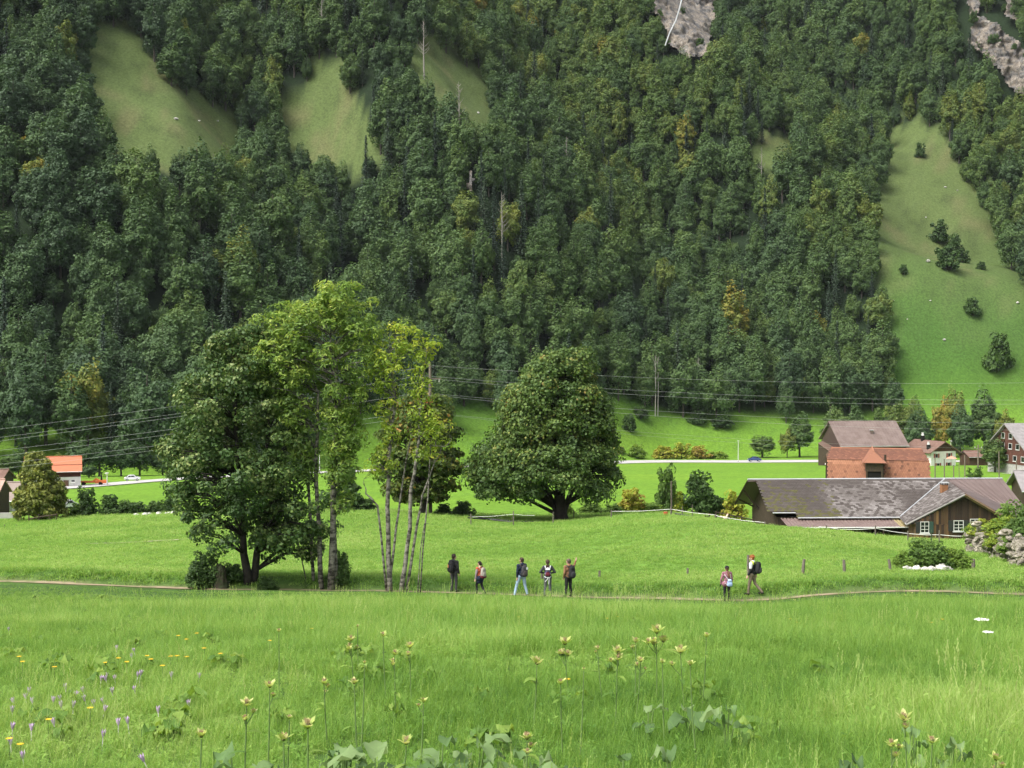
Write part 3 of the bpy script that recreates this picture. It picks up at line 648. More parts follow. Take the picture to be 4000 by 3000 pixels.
def vtree(u, vtop, y, wpx, tint, label, kind=None, name='broadleaf_tree', group=None, sink=0):
    p = on(u, y); top = at(u, vtop, y).z; h = top - p.z; wd = wpx / FPX * y; _k[0] += 1
    parts = VAL[_k[0] % 4]; hh = [18, 20, 16, 19][_k[0] % 4]; rr = [5.0, 4.4, 5.2, 4.6][_k[0] % 4]
    return place(name, parts, p, _k[0] * 2.39, (wd / 2 / rr, wd / 2 / rr, h / hh), label, 'tree', group, tint)
# hedge in front of the valley field, left of the maple
for x, yt, yb, wd, t, lb in [(650, 790, 945, 170, .30, 'green shrub right beside the olive cone shaped tree'), (745, 690, 945, 190, .10, 'tallest dark shrub of the hedge below the vivid valley field'),
        (955, 735, 945, 210, .08, 'dark double topped shrub in the hedge below the vivid valley field'), (1070, 800, 950, 150, .14, 'low shrub between taller hedge shrubs below the valley field'), (1185, 810, 955, 190, .12, 'dark hedge shrub standing above scattered white stones'), (1330, 850, 965, 190, .16, 'low spreading hedge shrub above the white stones'), (1460, 800, 970, 190, .10, 'hedge shrub half hidden by the dark maple')]:
    u, v = Z6(x, yt); shrub(u, v, Z6(x, yb)[1], wd * .4522 * 1.15, 149, t, lb, 'hedge_shrub')
for x, yt, yb, wd, y, t, lb in [(1010, 980, 1230, 230, 143, .12, 'dark shrub behind the pale ash trunks'), (1115, 1160, 1245, 150, 142, .08, 'low dark shrub on the meadow crest between the ash stems'), (1030, 1190, 1250, 120, 142, .30, 'low greyish shrub on the crest behind the ash trunks')]:
    u, v = Z4(x, yt); shrub(u, v, Z4(x, yb)[1], wd * .78, y, t, lb)
for x, yt, yb, wd, y, t, lb, nm in [(70, 1225, 1320, 140, 142, .06, 'low dark shrub at the left foot of the huge sycamore', 'shrub'), (200, 1190, 1310, 160, 143, .10, 'dark shrub under the left branches of the huge sycamore', 'shrub'),
        (1420, 1075, 1300, 210, 152, .66, 'golden yellow shrub right beside the huge sycamore', 'shrub'), (1660, 970, 1300, 170, 155, .26, 'thin grey green sapling behind the short wooden pole', 'shrub'), (1745, 1120, 1290, 130, 155, .55, 'yellowish low shrub between sapling and dark shrub', 'shrub'),
        (1900, 945, 1290, 260, 156, .12, 'tall pointed dark green shrub on the field edge', 'shrub'), (2040, 1120, 1290, 130, 156, .10, 'small dark shrub leaning on the tall pointed shrub', 'shrub'), (2165, 1090, 1300, 190, 150, .62, 'orange tinged shrub left of the long farmhouse', 'shrub'), (960, 1215, 1310, 110, 148, .40, 'brownish herb clump beside the thick sycamore trunk', 'herb_clump'),
        (1130, 1230, 1320, 200, 150, .34, 'brown green herbs right of the sycamore trunk', 'herb_clump'), (1560, 1210, 1300, 190, 152, .38, 'low brown green herbs behind the white tape fence', 'herb_clump'), (1280, 1240, 1310, 150, 149, .30, 'low herbs behind the tape fence under the sycamore', 'herb_clump')]:
    u, v = Z7(x, yt); shrub(u, v, Z7(x, yb)[1], wd * .5425 * 1.1, y, t, lb, nm)
# road side hedges and slope bushes far behind
for x, yt, yb, wd, y, t, lb in [(1340, 820, 875, 80, 446, .5, 'small yellow bush beside the sycamore above the road'), (1450, 770, 880, 150, 448, .42, 'greenish bush in the road side hedge'), (1640, 755, 880, 190, 450, .62, 'russet bush in the road side hedge'), (1780, 765, 885, 170, 450, .60, 'brown green bush in the road side hedge'), (1900, 780, 890, 190, 451, .68, 'yellowish bush in the road side hedge'), (2040, 830, 892, 180, 452, .45, 'low bush at the end of the road side hedge'),
        (1400, 650, 815, 130, 462, .14, 'dark bush climbing the green foot slope'), (1480, 640, 730, 150, 474, .12, 'upper dark bush on the green foot slope'), (1900, 570, 680, 170, 484, .05, 'dark bush below the forest edge'), (2060, 590, 690, 180, 484, .04, 'dark bush below the forest edge near pale trunk')]:
    u, v = Z7(x, yt); shrub(u, v, Z7(x, yb)[1], wd * .5425, y, t, lb, 'bush')
# forest edge and single trees on the left of the valley
for x, yt, y, wd, t, lb in [(70, 375, 300, 210, .42, 'light green rounded tree behind the grey house roofs'), (150, 330, 315, 200, .28, 'green tree rising behind the olive tree'), (480, 360, 300, 130, .66, 'rusty leaved tree behind the red roof'), (680, 205, 310, 220, .20, 'dark tree right behind the red roofed house'), (850, 215, 312, 250, .16, 'dark tree at the foot of the wood behind the lane'), (1040, 225, 315, 260, .16, 'second dark tree at the wood foot behind the lane'), (1200, 250, 318, 220, .18, 'third dark tree at the wood foot behind the lane'), (1330, 20, 345, 300, .48, 'light green tree rising above the dark wood edge'), (1400, 350, 320, 180, .15, 'small dark tree beside the maple at the wood edge'), (760, 470, 300, 140, .15, 'low dark tree in front of the wood behind the lane')]:
    u, v = Z6(x, yt); vtree(u, v, y - 16, wd * .4522 * 1.2, t, lb, name='edge_tree')
# trees round the hamlet on the right
for x, yt, y, wd, t, lb in [(600, 180, 462, 230, .36, 'green tree left of the big brown barn'), (510, 300, 458, 130, .60, 'reddish green small tree by the brown barn'), (330, 345, 458, 210, .46, 'pale green bushy tree beside the road'), (860, 140, 452, 240, .42, 'pale tree right behind the brown barn roof'), (1010, 110, 456, 180, .34, 'green tree behind the brown barn ridge'), (1170, 130, 458, 210, .40, 'light tree behind the brown barn ridge end'), (1280, 80, 460, 200, .58, 'bright yellow green tree behind the brown barn'), (1420, 60, 466, 170, .52, 'yellowish tree behind the white house'), (1450, 150, 456, 260, .20, 'dark green tree behind the white house chimney'), (1640, 40, 462, 210, .72, 'tall russet tree behind the white house'), (1720, -40, 474, 170, .66, 'tall yellow tree on the slope behind russet tree'), (1760, 130, 458, 220, .18, 'dark tree behind the small shed'), (1930, -20, 462, 260, .36, 'very tall pale ash above the small shed'), (2080, 140, 456, 170, .62, 'brownish tree left of the tall brown chalet'), (2010, 350, 330, 230, .44, 'round yellow green tree in front of the tall brown chalet')]:
    u, v = Z5(x, yt); vtree(u, v, y, wd * .5425, t, lb, name='valley_tree')
p = Z5(1870, 545); 
shrub(p[0], p[1], Z5(0, 655)[1], 85, 262, .30, 'thin open apple tree behind the metal roof', 'apple_tree', cat='tree')
# bushes on the open slope at the right
for x, yt, yb, wd, t, lb in [(2028, 468, 525, 52, .05, 'upper dark bush of the clump on the open slope'), (2062, 500, 550, 40, .06, 'right upper bush of the clump on the open slope'), (2048, 515, 582, 62, .06, 'lower large bush of the clump on the open slope'), (2080, 540, 568, 34, .05, 'right lower bush of the clump on the open slope'), (2102, 638, 680, 44, .08, 'single round dark bush on the open slope'), (1951, 568, 592, 20, .04, 'tiny dark bush near the forest edge on the open slope'), (2120, 560, 582, 24, .05, 'tiny bush right of the bush clump'), (1988, 308, 340, 26, .08, 'pale bush high on the open slope'), (2155, 708, 800, 70, .16, 'small round tree standing alone low on the open slope')]:
    u, v = x * 1.8083, yb * 1.8083; q = hit(u, v, 400)
    if q is None: continue
    s = q.y / FPX * 1.8083; _k[0] += 1
    place('slope_bush', SHR[_k[0] % 4], q, _k[0], (wd * s / 2, wd * s / 2, (yb - yt) * s / 1.9), lb, 'bush', None, t)
# pale bare trunks at the forest edge and dead trees in the wood
for x, yt, yb, lb in [(1584, 170, 600, 'left pale bare trunk of the pair at the forest edge'), (1603, 180, 600, 'right pale bare trunk of the pair at the forest edge'), (1893, 190, 580, 'single pale bare trunk at the forest edge')]:
    u, v = Z7(x, yb); q = hit(u, v, 430); h = (yb - yt) * .5425 / FPX * q.y
    mb = MB().tube([(0, 0, -.5), (.12, 0, h * .5), (-.05, .1, h)], [.17, .13, .04], 6)
    o = empty('bare_tree', q); tag(o, lb, 'tree'); mb.build('trunk', mat('pale_trunk', (.5, .47, .42), .9, (.3, .28, .24), 2), o)
    m2 = MB()
    for k in range(12):
        a = k * 2.4; z = h * (.6 + .033 * k); m2.tube([(0, 0, z), (math.cos(a) * .7, math.sin(a) * .7, z + .9), (math.cos(a) * 1.0, math.sin(a), z + 2.0)], [.06, .04, .015], 4)
    m2.build('branches', m_bark_dead, o)
BARE = [bare_tree(400), bare_tree(401)]
for k, (x, yt, yb, lb) in enumerate([(992, 225, 345, 'grey brown dead tree near the narrow clearing'), (1085, 455, 560, 'grey dead tree with bare forked branches deep in the wood'), (700, 15, 90, 'grey dead tree at the top of the second clearing'), (918, 80, 170, 'thin dead tree at the top of the narrow clearing'), (1222, 330, 420, 'pale dead trunk above the middle of the wood'), (1640, 340, 400, 'brown dead tree by the small rocky clearing')]):
    q = hit(x * 1.8083, yb * 1.8083, 330)
    if q: h = (yb - yt) * 1.8083 / FPX * q.y * 1.35; place('dead_tree', BARE[k % 2], (q.x, q.y - 5, q.z), k, h / 17, lb, 'tree')
# ------------------------------------------------------------------ near right: bush on stones, stump bush below the maple
p = on(3640, 75.0)
for dx, dy, sx, sz, t, lb in [(0, 0, 1.45, .92, .26, 'large leafy bush growing on a heap of white stones'), (-1.35, .1, .85, .52, .38, 'lower light green side of brambles left of the leafy bush'), (1.3, .2, 1.15, .68, .40, 'grey green bramble right of the leafy bush')]:
    place('bramble_bush', SHRF[int(dx > 0)], (p.x + dx, p.y + dy, g1(p.x + dx, p.y + dy) - .03), dx, (sx, sx * .8, sz), lb, 'bush', None, t)
spr = conifer_tree(250, h=21, r=4.2)
pq = Z8(880, 430); zt = at(pq[0], pq[1], 75.3).z; q = Vector((at(pq[0], pq[1], 75.3).x, 75.3, p.z)); hh = zt - p.z
place('spruce_sapling', spr, q, 0, (hh / 21 * .55, hh / 21 * .55, hh / 21), 'small spruce sapling poking out of the leafy bush', 'tree', None, .9)
ps = on(860, 68.0)
for dx, dy, sx, sz, t, lb in [(-.9, 0, .95, 1.02, .12, 'dark shrub clinging to the mossy stump below the maple'), (.35, .5, .8, .55, .10, 'low dark undergrowth between stump and maple trunks')]:
    place('undergrowth_shrub', SHRF[int(dx > 0)], (ps.x + dx, ps.y + dy, g1(ps.x + dx, ps.y + dy) - .05), dx * 3, (sx, sx, sz), lb, 'shrub', None, t)
pz = on(1040, 67.2); place('maple_sapling', SHRF[0], (pz.x, pz.y, pz.z), 1, (.55, .55, .42), 'small dark sapling right of the maple trunks', 'shrub', None, .1)
pz = on(1300, 67.9); place('undergrowth_shrub', SHRF[1], (pz.x + .25, pz.y + .3, pz.z), 1, (.75, .6, 1.05), 'leafy suckers round the twin pale ash trunks', 'shrub', None, .16)
o = empty('tree_stump', (ps.x + .0, ps.y - .05, ps.z)); tag(o, 'mossy dark tree stump beside the maple trunks', 'stump')
rg = np.random.default_rng(9); mb = MB(); P = []
for j, z in enumerate((-.2, .1, .45, .8, 1.02)):
    P.append([(math.cos(a) * (.5 - .09 * j + .05 * rg.normal()), math.sin(a) * (.5 - .09 * j + .05 * rg.normal()), z + (.08 * rg.normal() if j == 4 else 0)) for a in np.linspace(0, 6.283, 13)[:-1]])
V = sum(P, []); F = [(j * 12 + k, j * 12 + (k + 1) % 12, j * 12 + 12 + (k + 1) % 12, j * 12 + 12 + k) for j in range(4) for k in range(12)] + [tuple(range(48, 60))]
mb.add(V, F).build('bole', mat('stump_bark', (.05, .042, .03), .95, (.03, .05, .015), 5, bump=.6), o)
# ================================================================== BUILDINGS
def rampmat(name, stops, rough=.8, lvar=.25, bump=0): return leafmat(name, stops, trans=0.0, rough=rough, tint=0, lvar=lvar, spec=.3)
m_wood_dark = mat('wood_dark', (.040, .030, .022), .85, (.085, .060, .038), 2.5, stretch=(6, 6, .5), bump=.3, co='Object')
m_wood_brown = mat('wood_brown', (.060, .034, .022), .85, (.11, .065, .04), 2.0, stretch=(1, 1, 5))
m_white = mat('whitewash', (.80, .79, .76), .9, (.66, .65, .62), 1.2)
m_glass = mat('window_glass', (.015, .018, .02), .12, spec=.5)
m_frame = mat('window_paint', (.62, .62, .60), .5)
m_zinc = mat('zinc_flashing', (.52, .54, .56), .45, (.42, .44, .46), 2, metal=.3)
m_metalroof = mat('brown_metal_sheet', (.135, .098, .090), .5, (.17, .13, .12), .7, spec=.4)
m_metalbrown = mat('weathered_brown_sheet', (.150, .110, .098), .6, (.19, .145, .13), .5, mix=(.4, .6), spec=.3)
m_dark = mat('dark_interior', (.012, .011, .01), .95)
m_concrete = mat('concrete', (.42, .41, .39), .9, (.32, .31, .3), 2)
def wpix(x, y): return x, y
class Bld:
    def __init__(s, name, base, label, cat='building'): s.b = Vector(base); s.o = empty(name, s.b); tag(s.o, label, cat)
    def part(s, name, mb, m, parent=None, smooth=False):
        q = MB(); q.V = [tuple(Vector(p) - s.b) for p in mb.V]; q.F = mb.F; return q.build(name, m, parent or s.o, smooth)
def slab(poly, th):
    """planar polygon given a thickness downwards along its normal"""
    P = [Vector(p) for p in poly]; n = (P[1] - P[0]).cross(P[2] - P[0]).normalized()
    if n.z < 0: n = -n
    return MB().prism(P, -n * th)
_tile_me = {}
def tile_plane(B, name, O, U, W, ns, nt, mask, tintf, material, n_single, rng, lift=.03, parent=None, gap=.06, over=1.3):
    """tiles laid on a roof plane: O top-left, U along the ridge, W down the slope; the n_single lowest ones are parts of their own"""
    O = Vector(O); U = Vector(U); W = Vector(W); n = U.cross(W).normalized()
    if n.z < 0: n = -n
    tu, tw = U.length / ns, W.length / nt; ue, we = U.normalized(), W.normalized()
    mname = name + '_shape'; k = 1 - gap
    me = MB().hexa([(0, 0, -.012), (tu * k, 0, -.012), (tu * k, tw * over, lift * .4), (0, tw * over, lift * .4), (0, 0, .006), (tu * k, 0, .006), (tu * k, tw * over, lift), (0, tw * over, lift)]).mesh(mname); me.materials.append(material)
    Mrot = Matrix((ue, we, n)).transposed().to_4x4()
    cells = [(j, i) for j in range(nt - 1, -1, -1) for i in range(ns) if mask((i + .5 * (j % 2) + .5) / ns, (j + .5) / nt)]
    big = MB(); tints = []
    for c, (j, i) in enumerate(cells):
        off = .5 * (j % 2); s, t = (i + off) / ns, j / nt
        P = O + U * s + W * t - we * (tw * (over - 1)) * .0 + n * (.012 + .006 * rng.random()); tv = float(tintf(s, t, rng))
        if c < n_single:
            o = bpy.data.objects.new(name, me); COL.objects.link(o); o.parent = parent or B.o
            o.matrix_local = Matrix.Translation(P - B.b) @ Mrot @ Matrix.Rotation(rng.gauss(0, .012), 4, 'Z'); o['tint'] = tv
        else:
            M = Matrix.Translation(P) @ Mrot @ Matrix.Rotation(rng.gauss(0, .012), 4, 'Z')
            big.hexa([M @ Vector(v.co) for v in me.vertices]); tints += [tv] * 6
    if big.F:
        o = B.part(name + '_courses', big, material, parent); o['kind'] = 'stuff'
        a = o.data.attributes.new('lv', 'FLOAT', 'FACE'); a.data.foreach_set('value', np.array(tints, np.float32) / .25)
def window(B, c, w, h, dirx, nrm, parent=None, shutters=None, bars=True, sill=True, frame=m_frame, name='window'):
    """window in a wall: c centre, dirx horizontal unit vector of the wall, nrm outward"""
    c = Vector(c); X = Vector(dirx).normalized(); N = Vector(nrm).normalized(); Zu = Vector((0, 0, 1))
    M = Matrix((X, N, Zu)).transposed().to_4x4(); M.translation = c; t = min(.08, w * .065)
    f = MB()
    for a, b_, z0, z1 in ((-w / 2, -w / 2 + t, -h / 2, h / 2), (w / 2 - t, w / 2, -h / 2, h / 2), (-w / 2 + t, w / 2 - t, -h / 2, -h / 2 + t), (-w / 2 + t, w / 2 - t, h / 2 - t, h / 2)): f.box(a, b_, -.02, .06, z0, z1, M)
    if bars: f.box(-t * .4, t * .4, .0, .05, -h / 2 + t, h / 2 - t, M); f.box(-w / 2 + t, w / 2 - t, .0, .045, -t * .4 + h * .1, t * .4 + h * .1, M); f.box(-w / 2 + t, w / 2 - t, .0, .045, -t * .4 - h * .2, t * .4 - h * .2, M)
    o = B.part(name, f, frame, parent)
    g = B.part('pane', MB().box(-w / 2 + t, w / 2 - t, -.01, .015, -h / 2 + t, h / 2 - t, M), m_glass, o) if parent is None else None
    if sill: B.part('sill', MB().box(-w / 2 - .06, w / 2 + .06, 0, .12, -h / 2 - .09, -h / 2 - .004, M), frame, o)
    if shutters:
        for sx, mt in zip((-1, 1), shutters):
            if mt is None: continue
            a = sx * (w / 2 + .03); b_ = sx * (w / 2 + .03 + w * .48)
            B.part('shutter', MB().box(min(a, b_), max(a, b_), .003, .05, -h / 2, h / 2, M), mt, o)
    return o
rnd = random.Random(4)
# ------------------------------------------------------------------ the long farmhouse
RL = at(2958.7, 1873.8, 129.0); RZ = RL.z; XA = Vector((1, .04, 0)).normalized(); YA = Vector((XA.y, -XA.x, 0))   # YA points towards the camera
def along(p, s, f, z): q = p + XA * s + YA * f; return Vector((q.x, q.y, z))
LEN = 22.6; D = 5.9; EZ = RZ - 2.75
gy = g1(33, 123)
B = Bld('long_farmhouse', (RL.x + 10, RL.y, gy - .3), 'long dark wooden farmhouse with mossy slate roof and front gable')
slope = (RZ - EZ) / D
sJ = 17.3                                   # where the cross gable meets the ridge
A = at(3769, 1927, 119.2); J = along(RL, sJ, 0, RZ)
El = at(3539, 2044.8, 118.6); Er = Vector((2 * A.x - El.x - .2, A.y + .6, El.z))
sV = 11.3; Vf = along(RL, sV, D, EZ)
_pn = (A - J).cross(Vf - J); _e = at(3539, 2044.8, 1.0); El = _e * (J.dot(_pn) / _e.dot(_pn)); Er = Vector((2 * A.x - El.x - .2, A.y + .6, El.z)); print('gable eave', El[:], A[:], J[:], Vf[:])
def down(s, f): return along(RL, s, f, RZ - slope * f)
deckL = slab([down(-.2, 0), down(sJ, 0), down(sV, D), down(2.3, D), down(2.3, D - .75), down(.25, D - .75)], .14)
roof = B.part('roof', deckL, m_wood_dark)
# metal roofed right half and rear slope
rr_ = [down(sJ, 0), down(LEN, 0), along(RL, LEN + .5, D, EZ), Er + Vector((.3, .5, 0)), A]
B.part('metal_roof', slab([down(sJ, -.02), down(LEN, -.02), down(LEN + .35, D), down(sJ + 3.6, D)], .12), m_metalroof)
B.part('rear_roof', slab([along(RL, -.9, -.01, RZ - .02), along(RL, LEN, -.01, RZ - .02), along(RL, LEN, -D, EZ), along(RL, -.9, -D, EZ)], .14), m_metalroof)
mr = B.part('gable_metal_roof', slab([J + Vector((.02, 0, .03)), A + Vector((0, 0, .03)), Er + Vector((.25, 0, -.05)), along(RL, sJ + 5.4, D - .8, EZ + .05)], .10), m_metalroof)
for k in range(9):                           # standing seams
    f = (k + .6) / 9.5; p0 = J.lerp(down(LEN, 0), f) + Vector((0, 0, .06)); p1 = down(sJ + 3.6 + (LEN + .35 - sJ - 3.6) * f, D) + Vector((0, 0, .06))
    B.part('seam', MB().tube([p0, p1], .035, 4), m_metalroof)
for k in range(7):
    f = (k + .5) / 7.5; p0 = J.lerp(A, f) + Vector((.02, 0, .06)); p1 = along(RL, sJ + 5.4, D - .8, EZ + .05).lerp(Er + Vector((.25, 0, -.05)), f) + Vector((0, 0, .06))
    B.part('seam', MB().tube([p0, p1], .03, 4), m_metalroof)
B.part('gable_slate_deck', slab([J + Vector((0, 0, -.01)), A + Vector((0, 0, -.01)), El + Vector((0, 0, -.03)), Vf + Vector((0, 0, -.02))], .12), m_wood_dark)
m_slate = rampmat('roof_slate', [(0, (.048, .040, .036)), (.2, (.074, .062, .056)), (.42, (.132, .116, .108)), (.62, (.26, .24, .23)), (.72, (.31, .29, .28)), (.78, (.070, .066, .028)), (1, (.105, .100, .030))], .7)
def slate_tint(s, t, r):
    nz = float(fbm(np.array([s * 9.]), np.array([t * 4.]), 17, 3)[0]); v = .16 + .10 * r.random() + .10 * nz
    pale = float(sstep(.27, .36, s) * sstep(.74, .66, s) * sstep(.05, .2, t)) if .25 < s < .76 else 0
    if .55 < s < .93 and .03 < t < .28: pale = max(pale, .8)
    if r.random() < .75: v += pale * (.24 + .12 * nz + .09 * r.random())
    if s < .36 and r.random() < (.10 + .5 * t) * (1 if nz > -.25 else .35): v = .78 + .2 * r.random()
    return min(.98, max(.02, v))
Wn = down(0, D) - down(0, 0)
tile_plane(B, 'slate', down(-.2, 0) , XA * 17.5, Wn, 58, 25, lambda s, t: (s * 17.5 - .2 < sJ - (sJ - sV) * t - .12) and (t < .86 or s * 17.5 > 2.55), slate_tint, m_slate, 300, rnd, parent=roof)
Ug = A - J; Wg = Vf - J
def gtint(s, t, r): return .46 + .1 * r.random() if r.random() < .42 - .35 * abs(t - .45) else .20 + .16 * r.random()
# cross gable slates follow the plane J-A-El-Vf
gn_ = (A - J).cross(Vf - J).normalized(); ud = (A - J).normalized(); wd_ = (gn_.cross(ud)).normalized(); wd_ = wd_ if wd_.z < 0 else -wd_
def st(p): q = Vector(p) - J; return q.dot(ud), q.dot(wd_)
poly = [st(J), st(A), st(El), st(Vf)]; smin = min(p[0] for p in poly); smax = max(p[0] for p in poly); tmax = max(p[1] for p in poly)
tile_plane(B, 'gable_slate', J + ud * smin, ud * (smax - smin), wd_ * tmax, 36, 22, lambda s, t: bool(inpoly(np.array([smin + s * (smax - smin)]), np.array([t * tmax]), poly)[0]), gtint, m_slate, 120, rnd)
# ridge, valley flashing, eave gutters, verge boards
B.part('ridge_cap', MB().tube([along(RL, -.9, 0, RZ + .04), along(RL, sJ, 0, RZ + .05), along(RL, LEN, 0, RZ + .04)], .075, 5), m_zinc)
B.part('valley_flashing', MB().tube([J + Vector((0, 0, .07)), Vf + Vector((0, 0, .07))], .065, 5), m_zinc)
B.part('gutter', MB().tube([down(2.3, D + .06), down(sV, D + .06)], .07, 6), m_zinc)
B.part('gutter', MB().tube([down(.25, D - .7), down(2.25, D - .7)], .06, 6), m_zinc)
B.part('gutter', MB().tube([Vf + Vector((0, 0, -.05)), El + Vector((0, 0, -.05))], .06, 6), m_zinc)
B.part('verge_board', MB().tube([A + Vector((0, -.05, -.12)), El + Vector((0, -.05, -.12))], .11, 4), mat('verge_grey', (.20, .19, .18), .8))
B.part('verge_board', MB().tube([A + Vector((0, -.05, -.14)), Er + Vector((0, -.05, -.14))], .15, 4), mat('verge_brown', (.14, .09, .05), .8, (.2, .14, .08), 3))
# long wall, left gable wall
wt = EZ - .1
B.part('wall', MB().hexa([along(RL, .6, D - 1.1, gy - 1), along(RL, LEN, D - 1.1, gy - 1), along(RL, LEN, -D + .8, gy - 1), along(RL, .6, -D + .8, gy - 1), along(RL, .6, D - 1.1, wt), along(RL, LEN, D - 1.1, wt), along(RL, LEN, -D + .8, wt), along(RL, .6, -D + .8, wt)]), m_wood_dark)
B.part('gable_wall', MB().prism([along(RL, .6, D - 1.1, wt), along(RL, .6, -D + .8, wt), along(RL, .6, 0, RZ - .2)], XA * .1), m_wood_dark)
B.part('verge_board', MB().tube([along(RL, -.85, 0, RZ - .1), along(RL, -.85, -D, EZ - .1)], .12, 4), m_wood_dark)
for f in (-2.2, -4.4): B.part('bracket', MB().tube([along(RL, .6, f, EZ - .2), along(RL, -.8, f, RZ - slope * abs(f) - .2)], .08, 4), m_wood_dark)
# lean-to with corrugated sheets in front of the long wall
m_corr = mat('corrugated_brown', (.150, .105, .095), .55, (.19, .14, .125), 1.5); m_corry = mat('corrugated_yellow', (.30, .25, .13), .6, (.24, .19, .10), 2)
F0, F1 = D - .55, D + 1.9; zA, zB = EZ - .12, EZ - .62
def corr(s0, s1, m, nm):
    n = int((s1 - s0) / .075); mb = MB(); V = []
    for k in range(n + 1):
        s = s0 + (s1 - s0) * k / n; h = .05 * math.sin(k * math.pi / 2)
        V += [along(RL, s, F0, zA + h), along(RL, s + .12, F1, zB + h)]
    mb.add(V, [(2 * k, 2 * k + 2, 2 * k + 3, 2 * k + 1) for k in range(n)]); B.part(nm, mb, m, smooth=True)
corr(.9, 10.6, m_corr, 'corrugated_sheet'); corr(10.65, 11.9, m_corry, 'corrugated_sheet')
B.part('gutter', MB().tube([along(RL, .95, F1 + .05, zB - .03), along(RL, 12.0, F1 + .05, zB - .03)], .06, 6), m_frame)
for s in (1.2, 3.9, 6.6, 9.3, 11.7): B.part('post', MB().tube([along(RL, s, F1 - .15, gy - 1.2), along(RL, s, F1 - .15, zB)], .08, 6), m_wood_dark)
# front gable wall with planks
gw = lambda x, z, o=0: Vector((x, A.y + .45 + (x - A.x) * .04 + o, z))
xl, xr = El.x + .75, Er.x - .75; sg = (A.z - El.z) / (A.x - El.x); zmid = El.z - .02
gz = g1(36, 119) - .5
B.part('house_wall', MB().hexa([gw(xl, gz), gw(xr, gz), gw(xr, gz, 6), gw(xl, gz, 6), gw(xl, zmid), gw(xr, zmid), gw(xr, zmid, 6), gw(xl, zmid, 6)]), mat('old_wall_timber', (.20, .125, .060), .85, (.05, .035, .025), 1.3, mix=(.35, .62), stretch=(4, 4, .5)))
m_plank = rampmat('weathered_plank', [(0, (.030, .021, .016)), (.3, (.055, .036, .024)), (.55, (.10, .060, .032)), (.8, (.17, .095, .042)), (1, (.24, .145, .065))], .85, 0)
B.part('gable_backing', MB().prism([gw(xl - .4, zmid + .02, .1), gw(xr + .4, zmid + .02, .1), gw(A.x, A.z - .25, .1)], (0, .1, 0)), m_dark)
x = xl - .35; k = 0
while x < xr + .3:
    wd = .19 + .03 * rnd.random(); top = A.z - .3 - sg * abs(x + wd / 2 - A.x)
    if top > zmid + .1:
        c = abs(x - A.x) / 5; tv = min(1, max(0, rnd.gauss(.20, .12) + (.35 if x < A.x - 1.2 and rnd.random() < .5 else 0) * (1 if x < A.x else .4)))
        o = B.part('plank', MB().box(x, x + wd - .015, A.y + .40 + (x - A.x) * .04, A.y + .52 + (x - A.x) * .04, zmid - .02, top), m_plank); o['tint'] = tv
    x += wd
x = xl
while x < xr:                                # lower wall planks
    wd = .20 + .04 * rnd.random(); tv = min(1, max(0, rnd.gauss(.42, .2) + (.35 if x < xl + .9 else 0) - (.2 if x > A.x else 0)))
    o = B.part('plank', MB().box(x, x + wd - .012, A.y + .415 + (x - A.x) * .04, A.y + .47 + (x - A.x) * .04, gz + .3, zmid - .06), m_plank); o['tint'] = tv; x += wd
sh1 = mat('shutter_dark', (.030, .034, .030), .7); sh2 = mat('shutter_green', (.035, .075, .055), .7)
for u, v, w_, h_, sh in [(3611, 2059, .74, .95, (sh1, sh2)), (3745, 2054, .86, .9, (sh1, sh1)), (3810, 2040, .85, .55, (None, None))]:
    c = at(u, v, A.y + .30); window(B, (c.x, A.y + .38 + (c.x - A.x) * .04, c.z), w_, h_, (1, .04, 0), (0, -1, 0), shutters=sh)
# brick chimney on the gable roof
cb = at(3687, 1945, 124.5); ch = MB().box(cb.x - .28, cb.x + .28, cb.y - .28, cb.y + .28, cb.z - .9, cb.z + 1.15)
co = B.part('chimney', ch, mat('chimney_brick', (.30, .15, .07), .9, (.22, .10, .05), 6, bump=.3))
B.part('chimney_cap', MB().box(cb.x - .36, cb.x + .36, cb.y - .36, cb.y + .36, cb.z + 1.32, cb.z + 1.38), m_zinc, co)
for dx in (-.24, .24):
    for dy in (-.24, .24): B.part('cap_leg', MB().box(cb.x + dx - .03, cb.x + dx + .03, cb.y + dy - .03, cb.y + dy + .03, cb.z + 1.14, cb.z + 1.33), m_dark, co)
B.part('chimney_flashing', MB().box(cb.x - .45, cb.x + .5, cb.y - .42, cb.y - .29, cb.z - .55, cb.z - .28), m_zinc, co)
# ------------------------------------------------------------------ red tiled barn behind it
y0 = 172.; xL = at(3261, 1800, y0).x; xR = at(3649, 1800, y0).x; zr = at(3450, 1752, 176).z; zb = at(3450, 1797, 172.2).z; gz = g1(40, 175) - .5
B = Bld('red_tiled_barn', ((xL + xR) / 2, 176, gz), 'red tiled barn with steep roof and dark loft dormer behind the farmhouse')
m_redtile = rampmat('red_clay_tile', [(0, (.10, .052, .038)), (.25, (.20, .088, .056)), (.5, (.32, .145, .088)), (.75, (.42, .20, .125)), (1, (.26, .16, .12))], .85)
TLp, TRp, BLp, BRp = Vector((xL + .55, 176, zr)), Vector((xR - .6, 176, zr)), Vector((xL, y0, zb)), Vector((xR, y0, zb))
zl = zb - 4.4; yl = y0 - 1.5
up_ = B.part('upper_roof', slab([TLp, TRp, BRp, BLp], .15), m_wood_dark); lo_ = B.part('lower_roof', slab([BLp, BRp, Vector((xR, yl, zl)), Vector((xL, yl, zl))], .15), m_wood_dark)
B.part('rear_roof', slab([TLp, TRp, Vector((xR, 180, zb)), Vector((xL, 180, zb))], .15), m_wood_dark)
B.part('rear_lower_roof', slab([Vector((xL, 180, zb)), Vector((xR, 180, zb)), Vector((xR, 181.5, zl)), Vector((xL, 181.5, zl))], .15), m_wood_dark)
